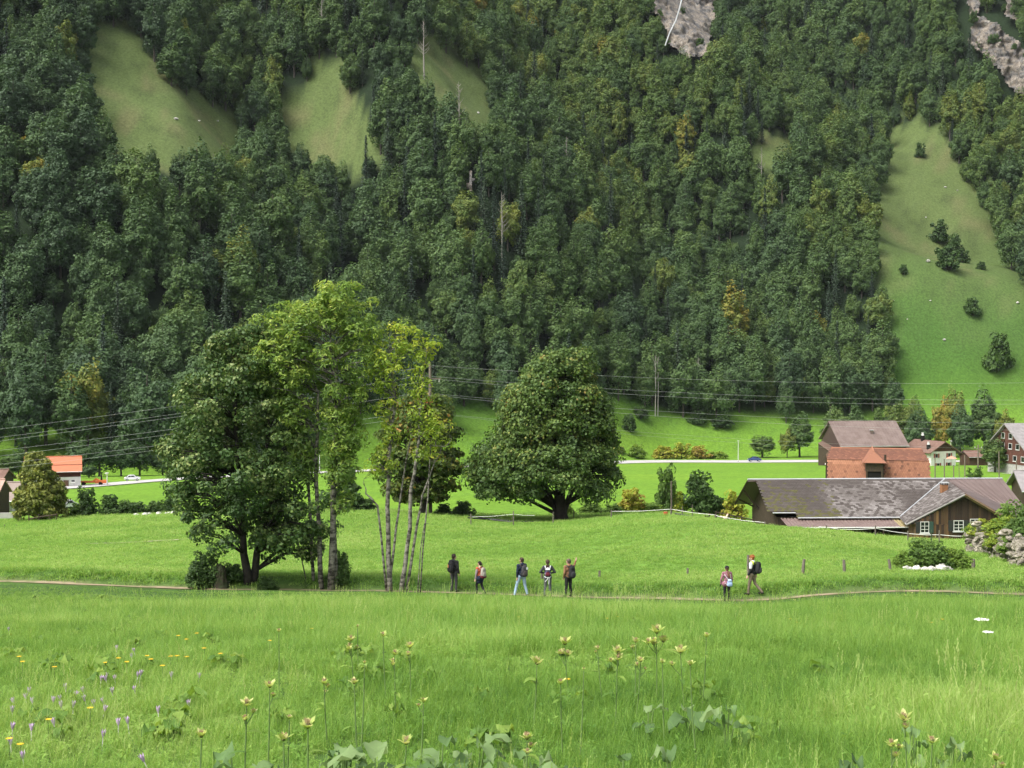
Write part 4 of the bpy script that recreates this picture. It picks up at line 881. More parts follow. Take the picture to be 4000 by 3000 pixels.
B.part('wall', MB().hexa([(xL + .3, y0 - .9, gz), (xR - .3, y0 - .9, gz), (xR - .3, 181, gz), (xL + .3, 181, gz), (xL + .3, y0 + .3, zb - .3), (xR - .3, y0 + .3, zb - .3), (xR - .3, 179.6, zb - .3), (xL + .3, 179.6, zb - .3)]), m_wood_dark)
for sx, xx in ((-1, xL), (1, xR)):
    B.part('hip_roof', slab([(xx, y0, zb), (xx, 180, zb), (xx - sx * .55, 176, zr)], .1), m_redtile)
    B.part('gable_wall', MB().prism([(xx - sx * .15, y0, zb), (xx - sx * .15, 180, zb), (xx - sx * .15, 181.3, zl), (xx - sx * .15, yl, zl)], (-sx * .1, 0, 0)), m_wood_dark)
def rt_up(s, t, r): return .10 + .10 * r.random() + .16 * t * r.random() + (.12 if r.random() < .2 else 0)
def rt_lo(s, t, r): return (.46 if s < .5 else .38) + .14 * (r.random() - .5) + (.18 if t < .06 and s < .42 else 0) - (.25 if r.random() < .05 else 0) - (.15 if .38 < s < .62 and r.random() < .3 else 0)
dl, dr = .40, .60
tile_plane(B, 'roof_tile', TLp - Vector((.55, 0, 0)), Vector((xR - xL, 0, 0)), BLp - Vector((TLp.x - .55, TLp.y, TLp.z)), 44, 13, lambda s, t: .045 * (1 - t) < s < 1 - .05 * (1 - t), rt_up, m_redtile, 0, rnd, parent=up_)
tile_plane(B, 'wall_tile', BLp, Vector((xR - xL, 0, 0)), Vector((0, yl - y0, zl - zb)), 44, 18, lambda s, t: not (.425 < s < .565 and t > .02), rt_lo, m_redtile, 300, rnd, parent=lo_)
B.part('ridge_cap', MB().tube([TLp, TRp], .12, 6), m_redtile)['tint'] = .5
B.o.rotation_euler.z = -.20
# dormer: hipped tile roof over a dark timber opening
xc = at(3456, 1790, 170).x; dz0 = at(3456, 1809, 169.5).z; dzt = at(3456, 1743, 172).z
dl_ = [Vector((xc - 1.4, 169.3, dz0)), Vector((xc + 1.4, 169.3, dz0)), Vector((xc + 1.4, 173.5, dz0 + .1)), Vector((xc - 1.4, 173.5, dz0 + .1))]; ap = Vector((xc, 171.0, dzt - .55)); ar = Vector((xc, 176, dzt - .35))
dm = B.part('dormer_roof', MB().add(dl_ + [ap, ar], [(0, 1, 4), (1, 2, 5, 4), (3, 0, 4, 5), (3, 2, 1, 0), (2, 3, 5)]), m_redtile); dm['tint'] = .36
B.part('dormer_wall', MB().box(xc - 1.0, xc + 1.0, 169.7, 172.6, dz0 - 1.05, dz0 - .02), mat('dark_timber', (.035, .03, .026), .9, (.09, .06, .035), 3, stretch=(5, 1, 1)), dm)  # very dark timber with browner patches
B.part('loft_opening_shade', MB().box(xc - .8, xc + .8, 169.85, 171.5, dz0 - 4.2, dz0 - 1.06), m_dark, dm)  # solid near-black block; the shade inside the opening is its colour
for sx in (-1, 1): B.part('opening_post', MB().box(xc + sx * .88 - .1, xc + sx * .88 + .1, 169.72, 169.95, dz0 - 4.2, dz0 - 1.05), m_wood_dark, dm)
B.part('ridge_finial', MB().tube([ap, ar], .09, 5), m_redtile, dm)['tint'] = .55
pp = at(3490, 1790, 171); B.part('flue_pipe', MB().tube([(pp.x, pp.y, pp.z - .5), (pp.x, pp.y, pp.z + .45)], .14, 8), m_wood_dark)
# ------------------------------------------------------------------ big brown barn in the hamlet
def gable_house(name, label, TL, ax, L, wf, wr, zr, ze, gz, m_roof, m_wall, over=.5, th=.2, seams=0, front_gable=None, wall2=None, z2=None):
    """ridge from TL along unit ax for L; eaves wf in front and wr behind"""
    ax = Vector((ax[0], ax[1], 0)).normalized(); pr = Vector((ax.y, -ax.x, 0)); TL = Vector((TL[0], TL[1], zr))
    if pr.y > 0: pr = -pr
    b = TL + ax * L / 2; B = Bld(name, (b.x, b.y, gz), label)
    E = lambda s, f, z: Vector(((TL + ax * s + pr * f).x, (TL + ax * s + pr * f).y, z))
    sl = (zr - ze) / wf; zre = zr - sl * wr
    rf = B.part('roof', slab([E(-over, 0, zr), E(L + over, 0, zr), E(L + over, wf, ze), E(-over, wf, ze)], th), m_roof)
    B.part('rear_roof', slab([E(-over, -.01, zr - .01), E(L + over, -.01, zr - .01), E(L + over, -wr, zre), E(-over, -wr, zre)], th), m_roof)
    w0, w1 = wf - .9, -(wr - .9); zt = ze + sl * .9 - th * 1.3
    def block(nm, za, zb_, mm, g=0): return B.part(nm, MB().hexa([E(g, w0 - g, za), E(L - g, w0 - g, za), E(L - g, w1 + g, za), E(g, w1 + g, za), E(g, w0 - g, zb_), E(L - g, w0 - g, zb_), E(L - g, w1 + g, zb_), E(g, w1 + g, zb_)]), mm)
    if wall2 is not None: block('base_wall', gz - 1.5, z2, wall2, -.02); block('wall', z2 + .004, zt, m_wall)
    else: block('wall', gz - 1.5, zt, m_wall)
    for s in (0, L - .12): B.part('gable', MB().prism([E(s, w0, zt + .004), E(s, w1, zt + .004), E(s, 0, zr - th * 1.6)], ax * .12), m_wall)
    B.part('ridge_cap', MB().tube([E(-over, 0, zr + .03), E(L + over, 0, zr + .03)], .1, 5), m_roof)
    B.part('gutter', MB().tube([E(-over, wf + .05, ze - .05), E(L + over, wf + .05, ze - .05)], .07, 5), m_zinc)
    for k in range(seams):
        s = -over + (L + 2 * over) * (k + 1) / (seams + 1); B.part('roof_seam', MB().tube([E(s, .1, zr + .02 - sl * .1), E(s, wf, ze + .03)], .05, 4), m_roof, rf)
    return B, E, rf
TL = at(3244, 1645, 404); gz = g1(98, 398)
B, E, rf = gable_house('brown_barn', 'large barn with brown sheet metal roof and dark gable wall', TL, (.985, .10), 18.6, 10.5, 9.0, TL.z, at(3280, 1743, 394.5).z, gz, m_metalbrown, mat('barn_boards', (.060, .040, .034), .85, (.085, .055, .045), 2, stretch=(6, 6, .4)), .6, .3, 22)
vp = E(10.2, 5.2, TL.z - 2.9); B.part('roof_vent', MB().box(vp.x - .4, vp.x + .4, vp.y - .4, vp.y + .4, vp.z - .6, vp.z + .55), m_metalbrown, rf)
B.part('vent_hood', MB().box(vp.x - .55, vp.x + .55, vp.y - .55, vp.y + .55, vp.z + .56, vp.z + .66), m_zinc, rf)
lt = [at(3196, 1730, 398), at(3214, 1722, 404), at(3272, 1755, 400), at(3263, 1778, 390)]
B.part('lean_to_roof', slab(lt, .15), mat('lean_to_sheet', (.16, .10, .075), .7, (.2, .14, .11), 1))
B.part('lean_to_wall', MB().hexa([(p.x * .998 + .3, p.y + .4, gz - 1) for p in lt] + [(p.x * .998 + .3, p.y + .4, p.z - .2) for p in lt]), m_wood_dark)
# ------------------------------------------------------------------ white house
ya = 396.; A_ = at(3686, 1724, ya); gz = g1(A_.x, ya)
axd = Vector((-.42, .91, 0)).normalized(); pr_ = Vector((axd.y, -axd.x, 0))      # ridge runs back and left; pr_ to the right
B = Bld('white_house', (A_.x, ya, gz), 'white rendered house with brown tiled roof and red shutters')
m_brtile = mat('brown_roof_tile', (.145, .085, .065), .85, (.20, .125, .10), 1.4, bump=.4, bscale=6)
LH = 12.; HW = 4.9; drop = 2.9
Q = lambda s, f, z: A_ + axd * s + pr_ * f + Vector((0, 0, z - A_.z))
zt = A_.z; ze = zt - drop
B.part('roof', slab([Q(-.9, 0, zt), Q(LH, 0, zt), Q(LH, -HW - .7, ze - .2), Q(-.9, -HW - .7, ze - .2)], .22), m_brtile)
B.part('right_roof', slab([Q(-.9, .01, zt - .01), Q(LH, .01, zt - .01), Q(LH, HW + 1.3, ze - .6), Q(-.9, HW + 1.3, ze - .6)], .22), m_brtile)
wb = ze + .1
B.part('wall', MB().hexa([Q(0, -HW + .5, gz - 1), Q(0, HW - .5, gz - 1), Q(LH - .5, HW - .5, gz - 1), Q(LH - .5, -HW + .5, gz - 1), Q(0, -HW + .5, wb), Q(0, HW - .5, wb), Q(LH - .5, HW - .5, wb), Q(LH - .5, -HW + .5, wb)]), m_white)
B.part('gable_boards', MB().prism([Q(.03, -HW + .5, wb + .004), Q(.03, HW - .5, wb + .004), Q(.03, 0, zt - .35)], axd * .15), m_wood_brown)
m_redsh = mat('shutter_red', (.26, .06, .035), .7); N_ = -axd
for f, zz, h_ in [(-2.5, wb - 1.15, 1.15), (2.0, wb - 1.15, 1.25), (1.9, wb - 3.9, 1.5), (-1.9, wb - 3.9, 1.4)]:
    c = Q(-.03, f, zz); window(B, c, 1.0, h_, pr_, N_, shutters=(m_redsh, m_redsh), bars=False)
for s, f, hh in ((8.2, -.3, 2.2), (2.0, -3.6, 2.1)):
    c = Q(s, f, zt - .62 * abs(f)); co = B.part('chimney', MB().box(c.x - .45, c.x + .45, c.y - .45, c.y + .45, c.z - 1, c.z + hh * .62), m_dark)
    B.part('chimney_pot', MB().tube([(c.x, c.y, c.z + hh * .62), (c.x, c.y, c.z + hh * .85), (c.x, c.y, c.z + hh)], [.42, .3, .34], 8), m_frame, co)
# parasol, flowers and tables on the house terrace
pt = Q(-3.2, 0, gz); pt.z = g1(pt.x, pt.y)
o = empty('garden_parasol', pt); tag(o, 'pink and orange parasol open in front of the white house', 'parasol')
MB().tube([(0, 0, 0), (0, 0, 2.5)], .04, 6).build('pole', m_frame, o)
MB().add([(math.cos(a) * 1.6, math.sin(a) * 1.6, 2.05) for a in np.linspace(0, 6.283, 9)[:-1]] + [(0, 0, 2.75)], [(k, (k + 1) % 8, 8) for k in range(8)]).build('canopy', mat('parasol_cloth', (.62, .28, .20), .8), o)
# ------------------------------------------------------------------ small wooden shed
TL = at(3768, 1760, 402); gz = g1(TL.x + 4, 400)
gable_house('small_shed', 'small wooden shed with brown tiled roof right of the white house', TL, (.99, .12), 8.0, 4.0, 4.0, TL.z, at(3790, 1786, 398).z, gz, m_brtile, m_wood_brown, .5, .15)
# ------------------------------------------------------------------ tall brown chalet at the right
yc = 328.; ap_ = at(3934, 1653, yc); gz = g1(ap_.x, 318)
gd = Vector((.20, -.98, 0)).normalized(); rd = Vector((.98, .20, 0)).normalized()      # gable wall runs gd towards the camera, ridge runs rd to the right
B = Bld('tall_chalet', (ap_.x + 6, yc, gz), 'tall brown shingled chalet with rows of white windows')
m_shing = mat('brown_shingle', (.120, .050, .036), .85, (.075, .034, .026), 2.2, bump=.4, bscale=8); m_gslate = mat('grey_roof_slate', (.22, .205, .205), .75, (.29, .27, .27), 1.2, bump=.4, bscale=5)
HWc = 9.0; zc = ap_.z; zec = zc - 5.8
C_ = lambda s, f, z: Vector(((ap_ + rd * s + gd * f).x, (ap_ + rd * s + gd * f).y, z))
B.part('roof', slab([C_(-.8, 0, zc), C_(18, 0, zc), C_(18, HWc + .9, zec - .6), C_(-.8, HWc + .9, zec - .6)], .25), m_gslate)
B.part('rear_roof', slab([C_(-.8, -.01, zc), C_(18, -.01, zc), C_(18, -HWc, zec - .6), C_(-.8, -HWc, zec - .6)], .25), m_gslate)
B.part('wall', MB().hexa([C_(0, -HWc + .5, gz + 1.6), C_(0, HWc - .4, gz + 1.6), C_(17, HWc - .4, gz + 1.6), C_(17, -HWc + .5, gz + 1.6), C_(0, -HWc + .5, zec), C_(0, HWc - .4, zec), C_(17, HWc - .4, zec), C_(17, -HWc + .5, zec)]), m_shing)
B.part('base_wall', MB().hexa([C_(.1, -HWc + .5, gz - 2), C_(.1, HWc - .5, gz - 2), C_(17, HWc - .5, gz - 2), C_(17, -HWc + .5, gz - 2), C_(.1, -HWc + .5, gz + 1.59), C_(.1, HWc - .5, gz + 1.59), C_(17, HWc - .5, gz + 1.59), C_(17, -HWc + .5, gz + 1.59)]), m_concrete)
B.part('gable', MB().prism([C_(0, -HWc + .5, zec + .004), C_(0, HWc - .4, zec + .004), C_(0, 0, zc - .35)], rd * .2), m_shing)
for zz, fs in ((zc - 2.9, (-1.6, 1.6)), (zc - 5.2, (-4.6, -1.6, 1.5, 4.6)), (zc - 7.9, (-3.5, 0, 3.5, 6.8))):
    for f in fs: window(B, C_(-.04, f, zz), 1.5, 1.3, -gd, -rd, bars=False)
# ------------------------------------------------------------------ outbuildings at the right edge
TL = at(3966, 1850, 172); gz = g1(TL.x + 5, 168)
gable_house('grey_barn', 'grey roofed barn with dark timber wall behind the farmhouse', TL + Vector((.4, 0, 0)), (.99, -.12), 12, 4.5, 4.5, TL.z + .35, TL.z - 1.7, gz, m_gslate, m_wood_dark, .6, .2)
TL = at(3988, 1935, 121); gz = g1(TL.x + 3, 119)
gable_house('metal_roof_shed', 'low shed with pale sheet metal roof beside the farmhouse', TL + Vector((1.2, 0, .25)), (.98, -.2), 7, 3.0, 3.0, TL.z + .1, TL.z - 1.5, gz, mat('pale_sheet', (.46, .43, .40), .6, (.4, .37, .34), 1), m_wood_dark, .4, .12)
# ------------------------------------------------------------------ houses on the left
TL = at(100, 1790, 238); gz = g1(-77, 234)
B, E, rf = gable_house('red_roofed_house', 'house with bright red roof, brown upper wall and white base', TL, (.96, .29), 8.8, 4.4, 4.4, TL.z + .15, at(300, 1847, 233.5).z, gz, mat('red_roof_sheet', (.50, .165, .085), .7, (.46, .15, .08), .8), mat('redbrown_boards', (.080, .030, .022), .85, (.06, .024, .018), 2), .25, .18, 0, wall2=m_white, z2=at(250, 1870, 233.5).z)
B.part('roof_joint', MB().tube([E(-.2, 2.5, TL.z + .15 - (TL.z + .15 - at(300, 1847, 233.5).z) * 2.5 / 4.4 + .04), E(9.0, 2.5, TL.z + .15 - (TL.z + .15 - at(300, 1847, 233.5).z) * 2.5 / 4.4 + .04)], .05, 4), m_wood_brown, rf)
c = at(274, 1882, 233.4); window(B, (c.x, E(0, 3.52, 0).y + .36, c.z), .65, .38, (1, 0.05, 0), (0, -1, 0), bars=False)
c = at(246, 1890, 233.4); B.part('door', MB().box(c.x - .4, c.x + .4, E(0, 3.56, 0).y + .30, E(0, 3.5, 0).y + .5, c.z - .55, c.z + .45), m_wood_brown)
TL = at(-140, 1884, 168); gz = g1(-58, 164)
B, E, rf = gable_house('taupe_roofed_house', 'house with taupe sheet roof and white wall behind the olive tree', TL, (.995, .02), 6.5, 3.6, 3.6, TL.z, at(40, 1957, 164.5).z, gz - .6, mat('taupe_sheet', (.24, .19, .165), .7, (.27, .22, .19), .6), m_white, .3, .12)
c = at(20, 1976, 164.5); window(B, (c.x, E(0, 2.75, 0).y, c.z), .5, .7, (1, 0, 0), (0, -1, 0), bars=False)
TL = at(-260, 1834, 192); gz = g1(-75, 190)
gable_house('dark_tiled_house', 'house with old dark brown tiled roof at the valley edge', TL, (.998, .01), 10.0, 3.2, 3.2, TL.z, TL.z - 1.45, gz, m_brtile, m_wood_dark, .2, .12)
TL = at(-200, 1873, 160); gz = g1(-60, 158)
gable_house('pink_roofed_outhouse', 'low outhouse with faded pink roof tiles left of the olive tree', TL, (.999, .01), 6.25, 2.4, 2.4, TL.z, at(10, 1936, 157.5).z, gz, mat('pink_tile', (.46, .30, .25), .8, (.4, .25, .2), 2), m_wood_dark, .1, .12)
# low garden wall
p = at(-40, 2012, 150); mbw = MB(); w0 = on(-60, 152); w1 = on(45, 152)
o = mbw.hexa([(w0.x, 152, w0.z - .5), (w1.x, 152, w0.z - .5), (w1.x, 152.3, w0.z - .5), (w0.x, 152.3, w0.z - .5), (w0.x, 152, w0.z + .7), (w1.x, 152, w0.z + .7), (w1.x, 152.3, w0.z + .7), (w0.x, 152.3, w0.z + .7)]).build('garden_wall', m_concrete); tag(o, 'low grey concrete wall in front of the white walled house', 'wall')
# ================================================================== ROAD, CLIFFS, POLES, WIRES, FENCES, CAR
def strip(name, pts, widths, m, lift=.05, kind='structure', label=None, cat=None, n=4):
    """ribbon draped over the ground along centre points (x, y)"""
    P = []
    for i in range(len(pts) - 1):
        p0, p1, p2, p3 = [np.array(pts[max(0, min(len(pts) - 1, j))][:2], float) for j in (i - 1, i, i + 1, i + 2)]
        for k in range(14):
            t = k / 14; P.append((.5 * ((2 * p1) + (-p0 + p2) * t + (2 * p0 - 5 * p1 + 4 * p2 - p3) * t * t + (-p0 + 3 * p1 - 3 * p2 + p3) * t ** 3), widths[i] + (widths[i + 1] - widths[i]) * t))
    P.append((np.array(pts[-1][:2], float), widths[-1])); V = []
    for i, (p, w_) in enumerate(P):
        d = P[min(i + 1, len(P) - 1)][0] - P[max(i - 1, 0)][0]; d /= np.linalg.norm(d) + 1e-9; nrm = np.array([-d[1], d[0]])
        for k in range(n + 1):
            q = p + nrm * w_ * (k / n - .5); V.append((q[0], q[1]))
    V = np.array(V); z = ground(V[:, 0], V[:, 1]) + lift
    F = [(i * (n + 1) + k, i * (n + 1) + k + 1, (i + 1) * (n + 1) + k + 1, (i + 1) * (n + 1) + k) for i in range(len(P) - 1) for k in range(n)]
    me = mesh_np(name, np.c_[V, z], np.array(F), smooth=True); me.materials.append(m); o = link(name, me); o['kind'] = kind; tag(o, label, cat); return o
m_road = mat('pale_asphalt', (.46, .445, .44), .9, (.40, .385, .38), .4)
rp = [hit(u, v, 180, 470) for u, v in [(-900, 1935), (-300, 1922), (150, 1913), (300, 1904), (420, 1894), (600, 1879), (900, 1861), (1340, 1843), (1800, 1824), (2450, 1806), (2900, 1804), (3250, 1802), (3700, 1803), (4200, 1800), (5000, 1795)]]
strip('road', [(p.x, p.y) for p in rp], [5, 5, 5.5, 6, 6, 6, 7, 9, 11, 15, 15, 14, 10, 9, 9], m_road, .12)
m_track = mat('worn_track', (.36, .33, .24), .95, (.22, .26, .10), 1.2)
tp = [hit(u, v, 80, 125) for u, v in [(285, 2128), (450, 2123), (620, 2114), (740, 2107), (830, 2100)]]
strip('dirt_track', [(p.x, p.y) for p in tp if p], [.25, .55, .6, .5, .2], m_track, .045)
fpx = np.linspace(-48, 48, 60); fpy = np.array([path_y(np.array([q]), np.array([67.]))[0] for q in fpx]) + .5 * fbm(fpx / 9, fpx * 0, 21, 2)
strip('footpath', list(zip(fpx, fpy)), [.52 + .22 * math.sin(i * 1.7) for i in range(60)], mat('trodden_earth', (.30, .235, .155), .95, (.16, .17, .07), 1.6, mix=(.42, .66)), .06, n=3)
yard = strip('farm_yard', [(at(3880, 1815, 330).x + 2, 322), (at(3960, 1815, 330).x + 4, 312), (at(4150, 1815, 330).x, 300)], [10, 12, 12], m_road, .1)
# ------------------------------------------------------------------ rock faces at the top of the wood
m_rock = bpy.data.materials.new('limestone'); m_rock.use_nodes = True
_n = m_rock.node_tree; _b = _n.nodes['Principled BSDF']; _b.inputs['Roughness'].default_value = .95; _tc = _n.nodes.new('ShaderNodeTexCoord')
_t = _n.nodes.new('ShaderNodeTexNoise'); _t.inputs['Scale'].default_value = .22; _t.inputs['Detail'].default_value = 9; _t.inputs['Roughness'].default_value = .65; _n.links.new(_tc.outputs['Object'], _t.inputs['Vector'])
_r = _n.nodes.new('ShaderNodeValToRGB'); e = _r.color_ramp.elements; e[0].position = .30; e[0].color = (.035, .034, .032, 1); e[1].position = .68; e[1].color = (.34, .325, .295, 1)
for p_, c_ in ((.43, (.17, .165, .16)), (.55, (.26, .22, .175))): q = e.new(p_); q.color = (*c_, 1)
_n.links.new(_t.outputs['Fac'], _r.inputs[0])
_mp = _n.nodes.new('ShaderNodeMapping'); _mp.inputs['Scale'].default_value = (.35, .2, .12); _n.links.new(_tc.outputs['Object'], _mp.inputs[0])
_vo = _n.nodes.new('ShaderNodeTexVoronoi'); _vo.feature = 'DISTANCE_TO_EDGE'; _n.links.new(_mp.outputs[0], _vo.inputs['Vector']); _vr = _n.nodes.new('ShaderNodeMapRange'); _vr.inputs['From Max'].default_value = .12; _vr.inputs['To Min'].default_value = .35; _n.links.new(_vo.outputs['Distance'], _vr.inputs['Value'])
_vs = _n.nodes.new('ShaderNodeVectorMath'); _vs.operation = 'SCALE'; _n.links.new(_r.outputs[0], _vs.inputs[0]); _n.links.new(_vr.outputs[0], _vs.inputs['Scale']); _n.links.new(_vs.outputs[0], _b.inputs['Base Color'])
_bp = _n.nodes.new('ShaderNodeBump'); _bp.inputs['Distance'].default_value = 2.0; _n.links.new(_t.outputs['Fac'], _bp.inputs['Height']); _n.links.new(_bp.outputs[0], _b.inputs['Normal'])
RL_ = ['pale cliff face with a thin waterfall above the wood', 'large pale limestone cliff on the right mountain shoulder', 'upper limestone slab beside the right cliff', 'small grey rock outcrop in the middle of the wood']
for P, lb in zip(ROCK, RL_):
    us = [p[0] for p in P]; vs = [p[1] for p in P]; nu = max(6, int((max(us) - min(us)) / 6)); nv = max(6, int((max(vs) - min(vs)) / 6))
    U_, V_ = np.meshgrid(np.linspace(min(us) - 12, max(us) + 12, nu), np.linspace(min(vs) - 12, max(vs) + 12, nv)); a, b = ray(U_, V_)
    ys = np.linspace(330, 1000, 900); Y = np.full(U_.shape, np.nan)
    for i in range(nv):
        d = b[i][:, None] * ys - ground(a[i][:, None] * ys[None], np.repeat(ys[None], nu, 0)); k = np.argmax(d < 0, 1); Y[i] = np.where((d < 0).any(1), ys[k], 980)
    # smooth the depth so that the face stands steep, then break it up into ledges
    Y = np.minimum(Y, np.nanpercentile(Y, 75)); X = a * Y; Zz = b * Y
    Y2 = Y - 3.0 - 9 * np.abs(fbm(X / 9, Zz / 20, 131, 4)) - 4.0 * fbm(X / 3.2, Zz / 5, 133, 4) - 2.6 * ((Zz * .22 + X * .03 + fbm(X / 7, Zz / 7, 5, 2)) % 1)
    ins = inpoly(U_ + 16 * fbm(U_ / 40, V_ / 40, 3, 3), V_ + 16 * fbm(U_ / 40, V_ / 40, 9, 3), P)
    idx = np.arange(nu * nv).reshape(nv, nu); q = (ins[:-1, :-1] & ins[1:, :-1] & ins[:-1, 1:] & ins[1:, 1:])
    F = np.stack([idx[:-1, :-1][q], idx[1:, :-1][q], idx[1:, 1:][q], idx[:-1, 1:][q]], 1)
    me = mesh_np('rock_cliff', np.stack([a * Y, Y2, b * Y], -1).reshape(-1, 3), F, smooth=False); me.materials.append(m_rock)
    o = link('rock_cliff', me); tag(o, lb, 'cliff')
    rk = np.random.default_rng(int(us[0]) % 97); cand = np.argwhere(q)
    if len(cand) > 60:
        for k_ in range(9):
            i, j = cand[rk.integers(len(cand))]; _k[0] += 1; pz = at(U_[i, j], V_[i, j], Y2[i, j] - 1); s_ = rk.uniform(1.4, 2.6); place('cliff_shrub', SHR[_k[0] % 4], pz - Vector((0, 0, s_ * .5)), k_, (s_, s_, s_ * 1.2), 'small shrub clinging to a joint of the ' + lb.split(' with')[0].split(' on the')[0].split(' beside')[0], 'shrub', 'shrubs on the ' + lb.split(' with')[0].split(' on the')[0].split(' beside')[0], .12)
    if lb.startswith('pale cliff'):
        pts = []
        for u, v in [(2670, -30), (2655, 30), (2640, 80), (2615, 130), (2598, 178)]:
            j = int(np.clip((u - (min(us) - 12)) / (max(us) - min(us) + 24) * (nu - 1), 0, nu - 1)); i = int(np.clip((v - (min(vs) - 12)) / (max(vs) - min(vs) + 24) * (nv - 1), 0, nv - 1)); pts.append(at(u, v, Y2.min() - 1.0))
        o = MB().tube(pts, [.4, .36, .32, .3, .25], 5).build('waterfall', mat('falling_water', (.62, .64, .66), .4)); tag(o, 'thin white waterfall running down the dark cliff gully', 'waterfall')
# scattered stones on slopes
_st = []
def stone_mesh(seed):
    r = np.random.default_rng(seed); mb = MB().ellip((0, 0, .35), (1, .8, .62), 9, 6); V = np.array(mb.V); n = 1 + .28 * (r.uniform(-1, 1, len(V))); V = V * np.c_[n, n, 1 + .2 * r.uniform(-1, 1, len(V))]
    mb.V = [tuple(p) for p in V]; return mb
STM = [stone_mesh(500 + i).mesh('stone_shape') for i in range(5)]
m_stone = mat('pale_stone', (.62, .60, .56), .9, (.36, .35, .32), 2.5, bump=.4, rand=.15)
for me in STM: me.materials.append(m_stone)
def stone(p, s, label, group=None, par=None, rz=0, name='stone'):
    o = bpy.data.objects.new(name, STM[int(abs(s * 977 + rz * 31)) % 5]); COL.objects.link(o); o.location = p; o.scale = (s, s, s * .85); o.rotation_euler = (0, 0, rz)
    if par is None: tag(o, label, 'stone', group)
    else: o.parent = par
    return o
for x, y, s in [(2005, 565, 1.6), (380, 258, 1.3), (1870, 500, .8), (2042, 405, 1.0), (2068, 412, .8), (2198, 655, 1.2), (2040, 735, 1.2), (1930, 650, .7), (2010, 650, .7), (1033, 245, 1.2), (470, 262, .8), (430, 262, .8), (2000, 470, .7), (1960, 690, .6)]:
    q = hit(x * 1.8083, y * 1.8083, 330); big = s > 1.1
    if q: stone(q, s * .6, 'pale boulder lying on an open grass slope of the mountain', 'boulders on the mountain slopes', rz=x, name='boulder')
# ------------------------------------------------------------------ power line
m_pole = mat('pole_wood', (.20, .165, .13), .9, (.13, .11, .09), 3, stretch=(4, 4, .4)); m_wire = mat('wire_metal', (.45, .46, .45), .45, metal=.2); m_insul = mat('porcelain', (.55, .55, .5), .3)
pb = on(1680, 141.); top = at(1680, 1415, 141.)
o = empty('power_pole', pb); tag(o, 'tall wooden power pole rising behind the yellow green ash', 'power pole')
H = top.z - pb.z; MB().tube([(0, 0, -.5), (0, 0, H * .5), (0, 0, H)], [.20, .17, .13], 8).build('pole', m_pole, o)
hs_ = []
for v in (1428, 1467, 1482, 1533, 1545, 1607, 1617):
    z = at(1680, v, 141.).z - pb.z; hs_.append(z)
for z in (hs_[1] - .2, hs_[3] - .2, hs_[5] - .2): c = MB().box(-1.1, 1.1, -.06, .06, z - .16, z - .04).build('crossarm', m_pole, o)
for z, x in zip(hs_, (0, -.9, .9, -.9, .9, -.9, .9)): MB().tube([(x, 0, z - .25), (x, 0, z + .02)], [.05, .07], 6).build('insulator', m_insul, o)
bx = MB().box(-.28, .28, -.45, -.15, 1.2, 2.4).build('transformer_box', m_concrete, o)
ORD = ['uppermost', 'second', 'third', 'fourth', 'fifth', 'sixth', 'lowest']
def wire(P, label):
    P = [Vector(p) for p in P]; pts = []
    for k in range(31):           # quadratic through three points
        t = k / 30; a_, b_, c_ = P; pts.append(a_ * (2 * (t - .5) * (t - 1)) + b_ * (-4 * t * (t - 1)) + c_ * (2 * t * (t - .5)))
    o = MB().tube(pts, .010, 5).build('power_wire', m_wire); tag(o, label, 'wire')
xo = (0, -.9, .9, -.9, .9, -.9, .9)
for i, (v0, lm, ll) in enumerate(zip((1428, 1467, 1482, 1533, 1545, 1607, 1617), (1552, 1587, 1598, 1645, 1663, 1707, 1722), (1675, 1708, 1723, 1758, 1781, 1812, 1831))):
    p0 = at(1680, v0, 141.) + Vector((xo[i], 0, 0)); p2 = at(-60, ll + 8, 128); um = 2000 + FPX * ((p0.x + p2.x) / 2) / 134.5
    vm = np.interp(um, (-60, 620, 1680), (ll + 8, [1600, 1628, 1641, 1686, 1707, 1740, 1760][i], v0)); pm = at(um, vm, 134.5); wire([p0, pm, p2], ORD[i] + ' power wire running left from the wooden power pole')
RW = [[(2900, 1488), (4080, 1494)], [(2900, 1544), (4080, 1562)], [(2900, 1563), (4080, 1577)], [(2900, 1624), (4080, 1655)], [(2900, 1647), (4080, 1680)], [(2900, 1715), (3824, 1752)], [(2900, 1730), (3824, 1768)]]
pbR = on(3824, 262.); topR = at(3824, 1738, 262.)
for i, v0 in enumerate((1428, 1467, 1482, 1533, 1545, 1607, 1617)):
    (um, vm), (ue, ve) = RW[i]; d2 = 262. if i > 4 else 168.
    p0 = at(1680, v0, 141.) + Vector((xo[i], 0, 0)); p2 = at(ue, ve, d2); pm0 = at(um, vm, 141 + (d2 - 141) * .55)
    k = (pm0 - p0).length / ((pm0 - p0).length + (p2 - pm0).length)
    # Lagrange through p0, pm0 (at k), p2 -> value at the middle
    def lag(t): return p0 * ((t - k) * (t - 1) / (k)) + pm0 * (t * (t - 1) / (k * (k - 1))) + p2 * (t * (t - k) / (1 - k))
    wire([p0, lag(.5), p2], ORD[i] + ' power wire running right from the wooden power pole')
o = empty('utility_pole', pbR); tag(o, 'utility pole with small crossarm between metal roof and small shed', 'power pole'); H = topR.z - pbR.z
MB().tube([(0, 0, -.5), (0, 0, H)], [.17, .12], 8).build('pole', m_pole, o); MB().box(-.7, .7, -.06, .06, H - .75, H - .6).build('crossarm', m_pole, o)
for x in (-.6, 0, .6): MB().tube([(x, 0, H - .6), (x, 0, H - .3)], .06, 6).build('insulator', m_insul, o)
